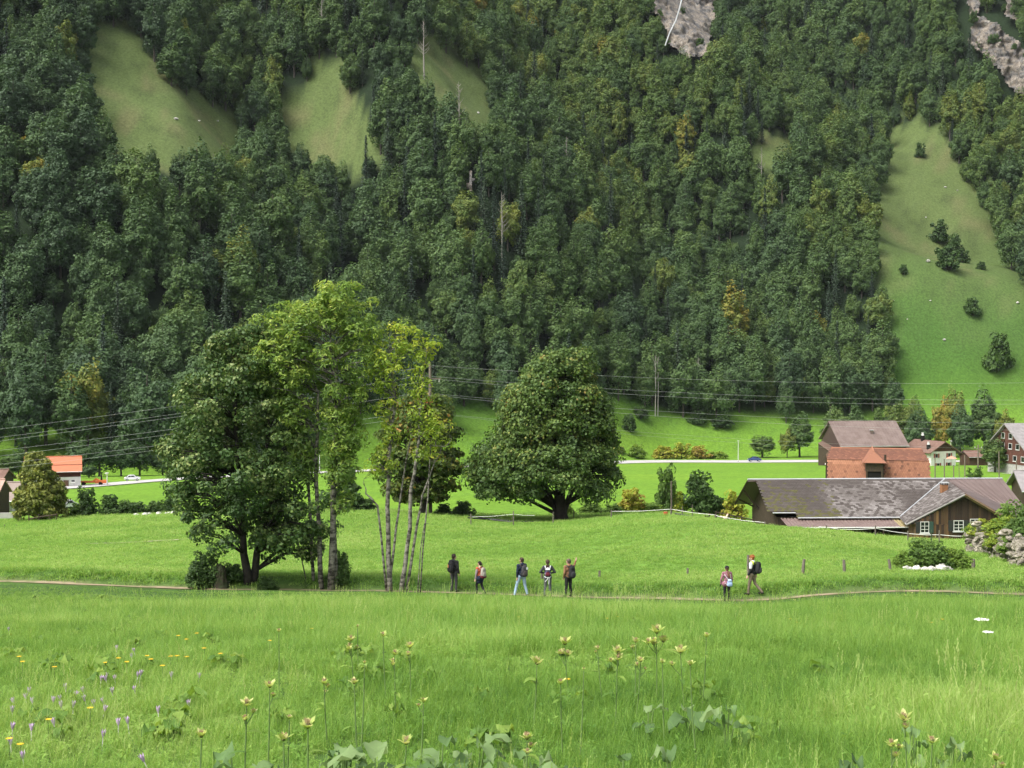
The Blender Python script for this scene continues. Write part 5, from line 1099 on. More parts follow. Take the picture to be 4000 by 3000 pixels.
def post(name, u, vt, vb, y, r, label, cat, group=None, m=m_pole, lean=0, cap=None, n=7, y2=None):
    p = on(u, y); h = at(u, vt, y).z - p.z
    o = MB().tube([(0, 0, -.4), (lean * h * .5, 0, h * .5), (lean * h, .02 * h, h)], [r, r * .95, r * .85], n).build(name, m); o.location = p; tag(o, label, cat, group); return o
for x, yt in [(1578, 535), (1645, 540), (1713, 585), (1752, 560), (1793, 515), (2040, 485), (2165, 550)]:
    u, v = Z5(x, yt); post('trellis_post', u, v, 0, 205., .09 if x != 1752 else .05, 'tall bare wooden post of the row on the field behind the farmhouse', 'post', 'row of tall posts behind the farmhouse')
post('wooden_pole', 2624, 1880, 1995, 140., .09, 'short wooden pole with two white caps behind the tape fence', 'pole')
post('thin_pole', 1370, 1850, 1965, 190., .07, 'thin dark pole standing in the field behind the ash trunks', 'pole')
# lane lamps
def lamp(u, vt, y, label):
    p = on(u, y); h = at(u, vt, y).z - p.z; o = empty('street_lamp', p); tag(o, label, 'street lamp'); ml = m_frame
    MB().tube([(0, 0, -.3), (0, 0, h)], [.11, .07], 8).build('post', ml, o); MB().box(-.25, .25, -.45, .15, h, h + .16).build('lamp_head', ml, o); MB().tube([(0, 0, -.1), (0, 0, .5)], .14, 8).build('base', m_concrete, o)
lamp(Z5(157, 0)[0], Z5(0, 412)[1], 428, 'white street lamp standing beside the blue car')
lamp(1247, 1760, 322, 'white street lamp by the road behind the ash trunks'); lamp(Z6(918, 0)[0], Z6(0, 553)[1], 238, 'street lamp beside the lane past the red roofed house'); lamp(Z5(1690, 0)[0], Z5(0, 412)[1], 412, 'street lamp right behind the white house')
# ------------------------------------------------------------------ meadow fence posts
m_grey = mat('weathered_post', (.20, .175, .145), .95, (.12, .10, .085), 8, stretch=(3, 3, .6))
for u, vt, y, r, ln, lb in [(1923, 2255, 72, .09, 0, 'very short grey stub of a post behind the path'), (2117, 2238, 75, .07, .02, 'thin grey post beside the hiker with the white strap'), (2343, 2229, 76, .07, .03, 'grey post right of the hiker who points'), (2689, 2219, 77, .06, 0, 'lone grey post between the two groups of hikers'), (2926, 2168, 72, .075, 0, 'pale post right in front of the red haired hiker'), (3139, 2184, 76, .085, .12, 'grey post leaning right, next after the red haired hiker'), (3304, 2187, 76, .085, -.05, 'straight grey post between two leaning posts'), (3485, 2185, 77, .08, -.16, 'grey post leaning left beside the leafy bush'), (3809, 2184, 80, .11, 0, 'thick grey post between leafy bush and stone wall')]:
    post('fence_post', u, vt, 0, y - (3.5 if y > 73 else 0), r, lb, 'post', None, m_grey, ln)
# tape fences
m_tape = mat('white_tape', (.82, .81, .76), .7)
def tape_fence(pts, label, name='tape_fence'):
    """pts: (u, v top of post or None, v tape, distance)"""
    b = on(pts[0][0], pts[0][3]); o = empty(name, b); tag(o, label, 'fence'); path = []
    for u, vp, vt, y in pts:
        g = on(u, y); t = at(u, vt, y); t.z = max(t.z, g.z + .12); path.append(t)
        if vp is not None:
            pz = max(at(u, vp, y).z, t.z + .05); MB().tube([Vector((g.x, y, g.z - .3)) - b, Vector((g.x, y, pz)) - b], .05, 6).build('post', m_grey, o)
    for p, q in zip(path[:-1], path[1:]):
        m_ = p.lerp(q, .5) - Vector((0, 0, .03 * (q - p).length ** .5)); mb = MB(); mb.tube([p - b, m_ - b, q - b], .018, 4); mb.build('tape', m_tape, o)
    return o
z7 = lambda x, yp, yt, y: (Z7(x, 0)[0], None if yp is None else Z7(0, yp)[1], Z7(0, yt)[1], y)
z5 = lambda x, yp, yt, y: (Z5(x, 0)[0], None if yp is None else Z5(0, yp)[1], Z5(0, yt)[1], y)
tape_fence([z7(256, 1303, 1326, 124), z7(563, 1283, 1307, 126), z7(715, None, 1315, 127)], 'short white tape fence left of the sycamore trunk')
tape_fence([z7(1270, 1275, 1286, 122), z7(1700, 1250, 1270, 121), z7(2020, 1308, 1312, 118), z5(40, None, 958, 115), z5(352, 990, 998, 112)], 'white tape fence running from the sycamore to the farmhouse')
tape_fence([z5(690, None, 1056, 108), z5(740, None, 1026, 108), z5(795, 1018, 1030, 108), z5(888, 1038, 1046, 108), z5(1150, 1018, 1040, 107), z5(1385, 1058, 1078, 107), z5(1612, 1053, 1086, 106), z5(1800, None, 1096, 105), z5(1842, 985, 1060, 103)], 'sagging white tape fence along the front of the farmhouse')
for u, vt, y, lb in [(Z7(850, 0)[0], Z7(0, 1288)[1], 128, 'pale stake left beside the sycamore trunk'), (Z7(1000, 0)[0], Z7(0, 1272)[1], 140, 'thin stake right behind the sycamore trunk'), (Z7(1783, 0)[0], Z7(0, 1245)[1], 140, 'thin stake behind the tape fence near the dark shrub'), (Z7(1855, 0)[0], Z7(0, 1235)[1], 141, 'thin stake in front of the tall dark shrub')]: post('stake', u, vt, 0, y, .05, lb, 'stake', None, m_grey)
# dark water pipes and wooden rails lying on the crest
m_pipe = mat('black_pipe', (.018, .018, .02), .5)
def pipe(P, r, label, name='black_pipe', m=m_pipe):
    b = Vector(P[0]); o = MB().tube([Vector(p) - b for p in P], r, 6).build(name, m); o.location = b; tag(o, label, 'pipe' if name == 'black_pipe' else 'rail')
def gpts(L): return [on(Z7(x, 0)[0], y) + Vector((0, 0, h)) for x, y, h in L]
pipe(gpts([(235, 131, .3), (400, 132, .25), (560, 131, .12)]), .07, 'black pipe lying left of the sycamore trunk'); pipe(gpts([(240, 132.5, .45), (380, 133, .3), (620, 133, .15), (760, 133, .1)]), .06, 'upper black pipe lying behind the short tape fence')
pipe(gpts([(960, 131, .08), (1150, 131, .1), (1300, 130, .12)]), .06, 'black pipe lying right of the sycamore trunk'); pipe(gpts([(1730, 125, .3), (1900, 124, .22), (2150, 122, .3), (2230, 121, .3)]), .07, 'black pipe lying left of the farmhouse')
b = on(2890, 123); o = empty('rail_fence', b); tag(o, 'dark wooden rail fence left of the farmhouse gable', 'fence')
for u in (2800, 2850, 2900, 2945): q = on(u, 123); MB().tube([q - b + Vector((0, 0, -.3)), q - b + Vector((0, 0, 1.1))], .06, 5).build('post', m_wood_dark, o)
for z in (.35, .7, 1.0): MB().tube([on(2795, 123) - b + Vector((0, 0, z)), on(2950, 123) - b + Vector((0, 0, z))], .05, 4).build('rail', m_wood_dark, o)
b = on(120, 143); o = empty('rail_fence', b); tag(o, 'low dark plank fence under the olive tree', 'fence')
for x, z in ((238, 0), (322, .5), (420, .4), (478, .3)):
    q = on(Z6(x, 0)[0], 143); MB().tube([q - b + Vector((0, 0, -.3)), q - b + Vector((0, 0, .75))], .06, 5).build('post', m_wood_dark, o)
MB().tube([on(Z6(235, 0)[0], 143) - b + Vector((0, 0, .3)), on(Z6(330, 0)[0], 143) - b + Vector((0, 0, .45)), on(Z6(480, 0)[0], 143) - b + Vector((0, 0, .6))], .07, 4).build('rail', m_wood_dark, o)
for x, lb in ((25, 'left small stake in the grass below the white walled house'), (127, 'right small stake in the grass below the white walled house')): post('stake', Z6(x, 0)[0], Z6(0, 992)[1], 0, 138, .05, lb, 'stake', None, m_grey)
# small animals and a bucket on the crest
def hen(u, y, m, label, s=1.0):
    p = on(u, y); o = empty('hen', p, .6); tag(o, label, 'hen'); o.scale = (s, s, s)
    mb = MB().ellip((0, 0, .26), (.20, .13, .14), 10, 7); mb.tube([(.12, 0, .30), (.20, 0, .42), (.22, 0, .47)], [.08, .05, .045], 7); mb.ellip((.24, 0, .49), (.055, .045, .05), 8, 5); mb.tube([(-.14, 0, .30), (-.26, 0, .40), (-.31, 0, .43)], [.09, .06, .02], 6)
    mb.build('body', m, o, True); r_ = mat('comb_red', (.45, .04, .03), .6); MB().box(.20, .27, -.012, .012, .52, .57).build('comb', r_, o); MB().tube([(.28, 0, .49), (.33, 0, .48)], [.018, .004], 5).build('beak', mat('beak', (.5, .35, .1), .5), o)
    for sy in (-.05, .05): MB().tube([(0, sy, .16), (.01, sy, .0), (.07, sy, -.01)], .014, 5).build('leg', mat('hen_leg', (.5, .35, .1), .6), o)
hen(Z7(2087, 0)[0], 116.5, mat('hen_beige', (.62, .46, .32), .9, (.7, .58, .45), 6), 'beige hen standing in the grass left of the farmhouse', 1.5); hen(Z7(1965, 0)[0], 118.5, mat('hen_black', (.03, .02, .02), .9), 'black hen near the beige hen on the meadow crest', 1.0)
p = on(Z7(1662, 0)[0], 122); o = empty('bucket', p); tag(o, 'small red bucket standing below the tape fence', 'bucket'); MB().tube([(0, 0, 0), (0, 0, .34)], [.14, .19], 12).build('shell', mat('bucket_red', (.52, .09, .05), .5), o); MB().tube([(-.18, 0, .33), (-.12, 0, .46), (.12, 0, .46), (.18, 0, .33)], .012, 5).build('handle', m_dark, o)
# ------------------------------------------------------------------ car
def car(u, y, label, m, heading, s=1.0, name='car'):
    p = on(u, y); o = empty(name, (p.x, p.y, p.z + .14), heading); tag(o, label, 'car'); o.scale = (s,) * 3
    prof = [(-2.0, .35), (-2.05, .62), (-1.95, .86), (-1.55, .95), (-1.45, 1.0), (-.95, 1.42), (-.4, 1.5), (.45, 1.48), (1.15, 1.02), (1.75, .88), (2.02, .68), (2.05, .35)]
    W = .84; V = []; 
    for sy in (-1, 1): V += [(x, sy * (W if z < 1.05 else W * .82), z) for x, z in prof]
    n = len(prof); F = [tuple(range(n))[::-1], tuple(range(n, 2 * n))] + [(i, (i + 1) % n, n + (i + 1) % n, n + i) for i in range(n)]
    body = MB().add(V, F).build('body', m, o); md = body.modifiers.new('b', 'BEVEL'); md.width = .06; md.segments = 2
    for sy in (-1, 1):
        Y0 = sy * W * .90
        for q in ([(-1.2, 1.04), (-.88, 1.36), (-.38, 1.42), (-.34, 1.02)], [(-.26, 1.02), (-.30, 1.42), (.38, 1.40), (.95, 1.0)]):
            MB().prism([(x, Y0 - sy * .02 + (sy * .045 if z < 1.1 else -sy * .02), z) for x, z in q], (0, sy * .03, 0)).build('side_window', m_glass, o)
        for x in (-1.25, 1.25):
            w_ = MB().tube([(x, sy * (W - .16), .30), (x, sy * (W + .03), .30)], .31, 16).build('wheel', m_dark, o); MB().tube([(x, sy * (W + .0), .30), (x, sy * (W + .045), .30)], .19, 12).build('rim', m_zinc, w_)
        MB().ellip((2.0, sy * .6, .70), (.07, .16, .08), 8, 5).build('headlight', m_frame, o); MB().ellip((-2.0, sy * .62, .78), (.06, .14, .10), 8, 5).build('tail_light', mat('tail_red', (.4, .02, .02), .4), o)
    MB().prism([(1.12, -.6, 1.06), (1.12, .6, 1.06), (.55, .56, 1.44), (.55, -.56, 1.44)], (.03, 0, .03)).build('windscreen', m_glass, o)
    MB().prism([(-1.46, -.6, 1.02), (-1.46, .6, 1.02), (-1.0, .56, 1.40), (-1.0, -.56, 1.40)], (-.03, 0, .03)).build('rear_window', m_glass, o)
    return o
m_blue = mat('car_paint_blue', (.030, .060, .17), .25, spec=.6); q = hit(Z5(274, 0)[0], Z5(0, 560)[1], 380)
car(Z5(274, 0)[0], q.y - 1, 'dark blue hatchback driving on the valley road', m_blue, math.pi + .05, 1.0)
car(Z6(565, 0)[0], 163, 'white car half hidden by the hedge beside the olive tree', mat('car_paint_white', (.75, .75, .75), .3), 1.3, .75)
car(Z5(830, 0)[0], 383, 'white car parked beside the lean-to of the brown barn', mat('car_paint_pale', (.72, .73, .74), .3), .2, .8)
car(Z6(1135, 0)[0], 262, 'white car on the lane left of the maple', mat('car_paint_grey', (.66, .68, .70), .3), .25, .72)
# orange hay tedder on the lane
p = on(Z6(800, 0)[0], 241); o = empty('hay_machine', (p.x, p.y, p.z + .15), .15); tag(o, 'orange hay machine standing on the lane past the red roofed house', 'machine'); m_or = mat('machine_orange', (.62, .16, .05), .5)
MB().box(-2.4, .2, -.5, .5, .35, .62).build('frame', m_or, o); MB().box(.3, 2.2, -.6, .6, .25, .75).build('swath_board', m_or, o); MB().tube([(-.2, 0, .5), (.4, 0, 1.0), (1.0, 0, .7)], .12, 6).build('arm', m_or, o)
for x in (-1.6, 1.2):
    for sy in (-.6, .6): MB().tube([(x, sy - .08, .22), (x, sy + .08, .22)], .3, 12).build('wheel', m_dark, o)
MB().tube([(1.3, 0, .7), (1.3, 0, 1.4), (1.35, .1, 1.9)], [.18, .12, .06], 6).build('lift_mast', m_dark, o)
# ------------------------------------------------------------------ stones below the bush, hedge stones, ruined wall
p = on(3640, 74.0)
for k, (dx, dy, s) in enumerate([(-1.2, 0, .26), (-.75, -.15, .30), (-.3, -.1, .22), (-.45, -.45, .18), (.05, -.1, .26), (.6, -.05, .40), (.95, .05, .26), (-.1, -.4, .16)]):
    lb = 'brownish boulder right of the white stones below the leafy bush' if k == 5 else 'white stone lying below the leafy bush'
    stone((p.x + dx, p.y + dy, g1(p.x + dx, p.y + dy)), s, lb, None if k == 5 else 'white stones below the leafy bush', rz=k * 1.7)
for k, x in enumerate((1150, 1165, 1245, 1265, 1280, 1360, 1425, 1455, 1490)):
    q = on(Z6(x, 0)[0], 146.5 - (k % 3)); stone(q, .22 + .08 * (k % 3), 'pale stone lying below the hedge left of the maple', 'stones below the hedge', rz=k)
b = on(3900, 84); o = empty('stone_wall', b); tag(o, 'ruined dry stone wall overgrown with brambles at the meadow edge', 'wall')
m_wstone = mat('wall_stone', (.32, .29, .25), .95, (.13, .12, .07), 2.0, bump=.5, rand=.25); rgw = random.Random(8)
WSM = []
for i in range(4):
    me = stone_mesh(520 + i).mesh('wall_stone_shape'); me.materials.append(m_wstone); WSM.append(me)
for k in range(210):
    t = rgw.random() ** .8; u = 3790 + 330 * t; y = 93 - 21 * t; q = on(u, y); hgt = 1.25 + .75 * math.sin(t * 9) ** 2 * (t < .8); z = rgw.random() ** 1.2 * hgt; s = .20 + .22 * rgw.random()
    c = bpy.data.objects.new('wall_stone', WSM[k % 4]); COL.objects.link(c); c.parent = o; c.location = Vector((q.x + rgw.gauss(0, .18), y + rgw.gauss(0, .3), q.z + z - .15)) - b; c.scale = (s, s * .9, s * .8); c.rotation_euler = (rgw.random(), rgw.random(), rgw.random() * 6)
for u, y, dz, sx, sz, t, lb in [(3812, 95, .9, .8, .55, .40, 'grey brown bramble tumbling over the far end of the stone wall'), (3868, 91, 1.1, 1.25, .66, .56, 'brownish yellow bramble on top of the stone wall'), (3925, 87, 1.0, 1.2, .8, .48, 'olive bramble leaning over the stone wall'), (3895, 86, .55, .9, .5, .50, 'mossy olive bramble growing through the middle of the stone wall'), (3945, 82, .5, .8, .5, .36, 'green bramble creeping over the near stones of the wall'), (3978, 90, .0, 1.8, 1.7, .34, 'green bush rising behind the stone wall'), (4015, 84, .0, 1.6, 1.85, .24, 'tall dark green bush at the near end of the stone wall')]:
    q = on(u, y); place('wall_bramble', SHRF[int(u) % 2], (q.x, q.y, q.z + dz * .9), u, (sx, sx, sz), lb, 'bush', None, t)
# ================================================================== PEOPLE
m_skin = mat('skin', (.52, .33, .25), .6)
def capsule(mb, p, q, r0, r1):
    p, q = Vector(p), Vector(q); d = (q - p); L = d.length; t = d.normalized() if L > 1e-6 else Vector((0, 0, 1))
    ks = (-.95, -.7, -.3); pts = [p + t * r0 * k for k in ks] + [p.lerp(q, .33), p.lerp(q, .66)] + [q + t * r1 * -k for k in reversed(ks)]
    rr = [r0 * math.sqrt(1 - k * k) for k in ks] + [r0 * .67 + r1 * .33, r0 * .33 + r1 * .67] + [r1 * math.sqrt(1 - k * k) for k in reversed(ks)]
    mb.tube(pts, rr, 12)
def arm_pts(sh, el, wr): return [Vector(sh), Vector(el), Vector(wr)]
def person(u, y, H, rz, label, cols, pose, hair_col, hair='short', extra=None, look=0.0, lean=0):
    """cols: dict torso/arm/leg/shoe/neck materials; pose: joints in metres for a 1.80 m figure, x right, y forward"""
    s = H / 1.8; g = on(u, y); ob = empty('tmp'); bpy.data.objects.remove(ob)
    J = dict(hipL=(-.10, 0, .93), hipR=(.10, 0, .93), kneeL=(-.11, .03, .50), kneeR=(.11, .03, .50), ankL=(-.12, -.02, .09), ankR=(.12, -.02, .09), pel=(0, 0, .97), waist=(0, 0, 1.10), chest=(0, 0, 1.33), neck=(0, -.01, 1.49), head=(0, .03, 1.66),
             shL=(-.185, 0, 1.43), shR=(.185, 0, 1.43), elL=(-.25, -.03, 1.15), elR=(.25, -.03, 1.15), wrL=(-.25, .06, .91), wrR=(.25, .06, .91)); J.update(pose)
    J = {k: Vector(v) for k, v in J.items()}; mats = []; bones = []; mb = MB()
    def mid(m):
        if m not in mats: mats.append(m)
        return mats.index(m)
    def bone(p, q, r0, r1, m): capsule(mb, p, q, r0, r1); bones.append((Vector(p), Vector(q), r0, r1, mid(m)))
    T, A_m, Lg, Sh, Nk = cols['torso'], cols.get('arm', cols['torso']), cols['leg'], cols['shoe'], cols.get('neck', m_skin)
    for sx, h, k, a in ((-1, 'hipL', 'kneeL', 'ankL'), (1, 'hipR', 'kneeR', 'ankR')):
        bone(J[h], J[k], .100, .072, Lg); bone(J[k], J[a] + Vector((0, 0, .03)), .070, .056, Lg)
        f = J[a]; bone(f + Vector((0, -.04, -.035)), f + Vector((sx * .02, .15, -.045)), .048, .042, Sh)
    bone(J['hipL'], J['hipR'], .115, .115, Lg); bone(J['pel'] + Vector((-.05, 0, .02)), J['pel'] + Vector((.05, 0, .02)), .135, .135, T)
    bone(J['waist'] + Vector((-.06, 0, 0)), J['waist'] + Vector((.06, 0, 0)), .125, .125, T)
    bone(J['chest'] + Vector((-.075, 0, 0)), J['chest'] + Vector((.075, 0, 0)), .135, .135, T); bone(J['waist'], J['chest'], .14, .145, T)
    bone(J['shL'], J['shR'], .085, .085, T); bone(J['neck'] - Vector((0, 0, .06)), J['neck'] + Vector((0, .0, .02)), .078, .066, Nk)
    bone(J['neck'], J['head'] - Vector((0, 0, .05)), .055, .055, m_skin)
    hd = J['head']; Rh = Matrix.Rotation(look, 3, 'Z')
    bone(hd + Rh @ Vector((0, -.015, .03)), hd + Rh @ Vector((0, .0, .01)), .098, .092, m_skin); bone(hd + Rh @ Vector((0, .02, -.02)), hd + Rh @ Vector((0, .045, -.075)), .078, .050, m_skin)
    bone(hd + Rh @ Vector((0, .09, .0)), hd + Rh @ Vector((0, .115, -.03)), .012, .018, m_skin)
    for sx in (-1, 1): bone(hd + Rh @ Vector((sx * .09, -.01, .01)), hd + Rh @ Vector((sx * .095, -.015, -.03)), .018, .014, m_skin)
    for sx, sh, el, wr in ((-1, 'shL', 'elL', 'wrL'), (1, 'shR', 'elR', 'wrR')):
        bone(J[sh], J[el], .074, .058, A_m); bone(J[el], J[wr], .056, .044, A_m)
        d = (J[wr] - J[el]).normalized(); w_ = J[wr] + d * .03; hm = cols.get('hand', m_skin); side = d.cross(Vector((sx, 0, 0)) if abs(d.x) < .8 else Vector((0, 0, 1))).normalized()
        bone(w_, w_ + d * .07, .030, .034, hm); nr = d.cross(side)
        for k, L in enumerate((.060, .072, .068, .052)):
            b0 = w_ + d * .075 + side * (.033 - .022 * k); bone(b0, b0 + d * L * .55 + nr * .012 * sx, .0105, .010, hm); bone(b0 + d * L * .55 + nr * .012 * sx, b0 + d * L + nr * .030 * sx, .010, .009, hm)
        tb = w_ + d * .025 + side * .03; bone(tb, tb + d * .045 + side * .030, .0125, .0105, hm)
    if extra: extra(bone, J)
    me = mb.mesh('b'); ob = bpy.data.objects.new('b', me); COL.objects.link(ob)
    m = ob.modifiers.new('r', 'REMESH'); m.mode = 'VOXEL'; m.voxel_size = .0125; m2 = ob.modifiers.new('s', 'SMOOTH'); m2.factor = .5; m2.iterations = 2; m3 = ob.modifiers.new('d', 'DECIMATE'); m3.ratio = .35
    dg = bpy.context.evaluated_depsgraph_get(); bm_ = bpy.data.meshes.new_from_object(ob.evaluated_get(dg)); bpy.data.objects.remove(ob)
    n = len(bm_.polygons); c = np.empty(n * 3, np.float32); bm_.polygons.foreach_get('center', c); c = c.reshape(-1, 3); best = np.full(n, 9.); mi = np.zeros(n, np.int32)
    for p, q, r0, r1, k in bones:
        p = np.array(p); q = np.array(q); v = q - p; t = np.clip(((c - p) @ v) / (v @ v + 1e-9), 0, 1); d = np.linalg.norm(c - p - t[:, None] * v, axis=1) - (r0 + (r1 - r0) * t)
        k_ = d < best; best[k_] = d[k_]; mi[k_] = k
    bm_.materials.clear()
    for m in mats: bm_.materials.append(m)
    bm_.polygons.foreach_set('material_index', mi); bm_.polygons.foreach_set('use_smooth', np.ones(n, bool))
    root = empty('person', g, rz); root.scale = (s,) * 3; tag(root, label, 'person'); link('body', bm_, None, root)
    mh = mat('hair', hair_col, .7, tuple(x * .5 for x in hair_col), 30); hb = MB(); rg = np.random.default_rng(int(u))
    hb.ellip(hd + Rh @ Vector((0, -.022, .045)), (.105, .112, .098), 14, 9); hb.V = [tuple(Vector(p) + Vector(rg.normal(0, .006, 3))) for p in hb.V]
    hb.ellip(hd + Rh @ Vector((0, -.06, -.015)), (.088, .065, .085), 12, 8); 
    if hair == 'curly':
        for k in range(26):
            d = rg.normal(size=3); d /= np.linalg.norm(d); d[2] = abs(d[2]); hb.ellip(hd + Rh @ Vector((d[0] * .10, d[1] * .10 - .03, .05 + d[2] * .085)), (.035, .035, .032), 6, 5)
    ho = hb.build('hair', mh, root, True)
    if hair == 'ponytail': MB().tube([hd + Rh @ Vector(p) for p in ((0, -.11, .03), (0, -.17, -.01), (0.02, -.16, -.12), (.02, -.14, -.18))], [.03, .045, .035, .01], 8).build('ponytail', mh, root, True)
    if hair == 'long': MB().tube([hd + Rh @ Vector(p) for p in ((0, -.11, .0), (.02, -.16, -.12), (.06, -.20, -.34), (.12, -.235, -.52), (.15, -.24, -.58))], [.04, .055, .06, .05, .012], 8).build('ponytail', mh, root, True)
    if hair == 'long': hb2 = MB().ellip(hd + Vector((0, -.02, .055)), (.112, .118, .098), 14, 9).build('cap', mat('black_cap', (.015, .015, .018), .9), root, True)
    me_ = mat('eye', (.03, .02, .02), .3)
    for sx in (-1, 1): MB().ellip(hd + Rh @ Vector((sx * .032, .088, .015)), (.012, .008, .007), 6, 4).build('eye', me_, root)
    MB().ellip(hd + Rh @ Vector((0, .098, -.062)), (.022, .008, .006), 8, 4).build('mouth', mat('lips', (.40, .18, .15), .6), root)
    return root, J, s, g
def rbox(mb, c, r, k=3.2, nu=16, nv=10, taper=0):
    """super-ellipsoid: a soft rucksack body"""
    b = len(mb.V); sg = lambda t, e: math.copysign(abs(t) ** e, t); e = 2 / k; c = Vector(c)
    for j in range(nv + 1):
        ph = math.pi * (j / nv - .5)
        for i in range(nu):
            th = 2 * math.pi * i / nu; tz = sg(math.sin(ph), e); f = 1 - taper * (tz + 1) * .5
            mb.V.append(tuple(c + Vector((r[0] * f * sg(math.cos(ph), e) * sg(math.cos(th), e), r[1] * f * sg(math.cos(ph), e) * sg(math.sin(th), e), r[2] * tz))))
    for j in range(nv):
        for i in range(nu): a = b + j * nu + i; d = b + j * nu + (i + 1) % nu; mb.F.append((a, d, d + nu, a + nu))
    return mb
def rucksack(P, label, m, m2, m3=None, size=(.16, .10, .25), cz=1.24, dx=0, straps=True, taper=.25, name='backpack', extra=None):
    root, J, s, g = P; o = empty(name, g, root.rotation_euler.z); o.scale = (s,) * 3; tag(o, label, 'backpack')
    yb = -.15 - size[1]; body = rbox(MB(), (dx, yb, cz), size, taper=taper).build('bag_body', m, o, True)
    rbox(MB(), (dx, yb - size[1] * .75, cz - size[2] * .35), (size[0] * .75, size[1] * .45, size[2] * .45), taper=.15).build('front_pocket', m2, o, True)
    rbox(MB(), (dx, yb - .01, cz + size[2] * .72), (size[0] * .78, size[1] * .95, size[2] * .30), taper=.4).build('lid', m3 or m, o, True)
    MB().tube([(dx - .04, yb + .07, cz + size[2] * .95), (dx, yb + .06, cz + size[2] * 1.12), (dx + .04, yb + .07, cz + size[2] * .95)], .012, 6).build('haul_loop', m2, o)
    if straps:
        for sx in (-1, 1): MB().tube([(dx + sx * .10, yb + size[1] * .8, cz + size[2] * .7), (sx * .125, -.06, 1.50), (sx * .13, .06, 1.49), (sx * .14, .15, 1.34), (sx * .15, .10, 1.16), (dx + sx * .13, yb + size[1] * .8, cz - size[2] * .6)], [.022, .026, .026, .024, .016, .012], 6).build('strap', m3 or m2, o, True)
    if extra: extra(o)
    return o
cl = lambda n, c, c2=None, r=.9: mat(n, c, r, c2, 9)
k_black = cl('cloth_black', (.014, .014, .016), (.03, .03, .033)); k_char = cl('cloth_charcoal', (.035, .035, .040), (.06, .06, .066)); k_dkgrey = cl('cloth_dark_grey', (.045, .045, .048), (.07, .07, .075)); k_shoe = cl('shoe_dark', (.02, .018, .016))
k_navy = cl('cloth_navy', (.014, .020, .045), (.022, .030, .06)); k_jeans = cl('denim_light', (.34, .46, .60), (.26, .37, .52)); k_brown = cl('cloth_brown', (.22, .115, .062), (.28, .15, .085)); k_mauve = cl('cloth_mauve', (.26, .115, .15), (.32, .155, .19)); k_khaki = cl('cloth_khaki', (.16, .13, .09), (.21, .175, .125))
k_grey = cl('cloth_mid_grey', (.13, .13, .145), (.09, .09, .10)); k_orange = cl('cloth_orange', (.52, .11, .05)); k_greymauve = cl('cloth_grey_mauve', (.26, .20, .23)); k_taupe = cl('bag_taupe', (.30, .275, .235), (.36, .33, .29)); k_maroon = cl('bag_maroon', (.11, .018, .03)); k_white = cl('cloth_white', (.72, .73, .74)); k_neon = cl('cloth_neon', (.62, .72, .05)); k_purple = cl('bag_purple', (.13, .11, .22)); k_blue = cl('bag_blue', (.30, .42, .68), (.38, .5, .74))
def hood(m, r=.075, f=-.055, dz=.0): return lambda bone, J: bone(J['neck'] + Vector((-.045, f, dz)), J['neck'] + Vector((.045, f, dz)), r, r, m)
P = person(1772, 67.6, 1.83, -.55, 'man in black jacket and dark trousers standing with black backpack', dict(torso=k_black, leg=k_dkgrey, shoe=k_shoe, neck=k_black), dict(ankL=(-.13, 0, .09), ankR=(.13, 0, .09)), (.035, .022, .015), look=-.45, extra=hood(k_black))
rucksack(P, 'black backpack with orange zip pulls worn by the man in black jacket', k_black, k_black, None, (.165, .12, .26), 1.22, extra=lambda o: MB().box(-.02, .02, -.50, -.475, 1.22, 1.36).build('zip_tag', cl('tag_orange', (.55, .22, .10)), o))
def navycoat(bone, J): bone(Vector((-.10, -.03, .90)), Vector((.10, -.03, .90)), .155, .155, k_navy); bone(Vector((-.06, .0, .72)), Vector((.10, .0, .74)), .13, .12, k_navy); bone(J['neck'] + Vector((0, .02, .01)), J['neck'] + Vector((0, .0, .03)), .075, .07, cl('scarf_cream', (.62, .48, .32)))
P = person(1874, 66.6, 1.58, .75, 'woman in orange and mauve jacket with navy coat tied round her waist', dict(torso=k_orange, arm=k_greymauve, leg=k_black, shoe=k_shoe, neck=k_orange), dict(kneeL=(-.11, .14, .52), ankL=(-.11, .12, .09), kneeR=(.11, -.02, .50), ankR=(.11, -.28, .12), elL=(-.26, .0, 1.15), wrL=(-.27, .05, .90)), (.022, .015, .012), 'ponytail', look=.25, extra=navycoat)
rucksack(P, 'taupe backpack with maroon bottom worn by the woman in orange', k_taupe, k_taupe, None, (.17, .12, .27), 1.22, extra=lambda o: rbox(MB(), (0, -.28, 1.01), (.172, .125, .09)).build('bottom_panel', k_maroon, o, True))
P = person(2038, 67.0, 1.84, .50, 'man in navy jacket and light blue jeans standing with legs apart', dict(torso=k_navy, leg=k_jeans, shoe=k_dkgrey, neck=k_navy), dict(kneeL=(-.22, .08, .50), ankL=(-.36, .02, .09), kneeR=(.16, -.02, .50), ankR=(.24, -.10, .09), wrL=(-.24, .0, .92)), (.075, .048, .030), look=.25, extra=hood(k_navy))
rucksack(P, 'dark grey backpack with white patch worn by the man in jeans', k_char, cl('bag_greybrown', (.07, .062, .06)), None, (.165, .12, .27), 1.20, extra=lambda o: MB().box(-.03, .05, -.505, -.485, 1.30, 1.40).build('patch', k_white, o))
P = person(2140, 65.6, 1.72, .0, 'man in charcoal fleece and grey trousers with elbows out', dict(torso=k_char, leg=k_grey, shoe=k_shoe, neck=cl('collar_dark', (.04, .022, .018))), dict(elL=(-.36, -.04, 1.20), wrL=(-.20, .12, 1.14), elR=(.36, -.04, 1.20), wrR=(.20, .12, 1.14), ankL=(-.14, 0, .09), ankR=(.14, .03, .09)), (.085, .055, .035), extra=hood(cl('collar_brown', (.045, .026, .02)), .06))
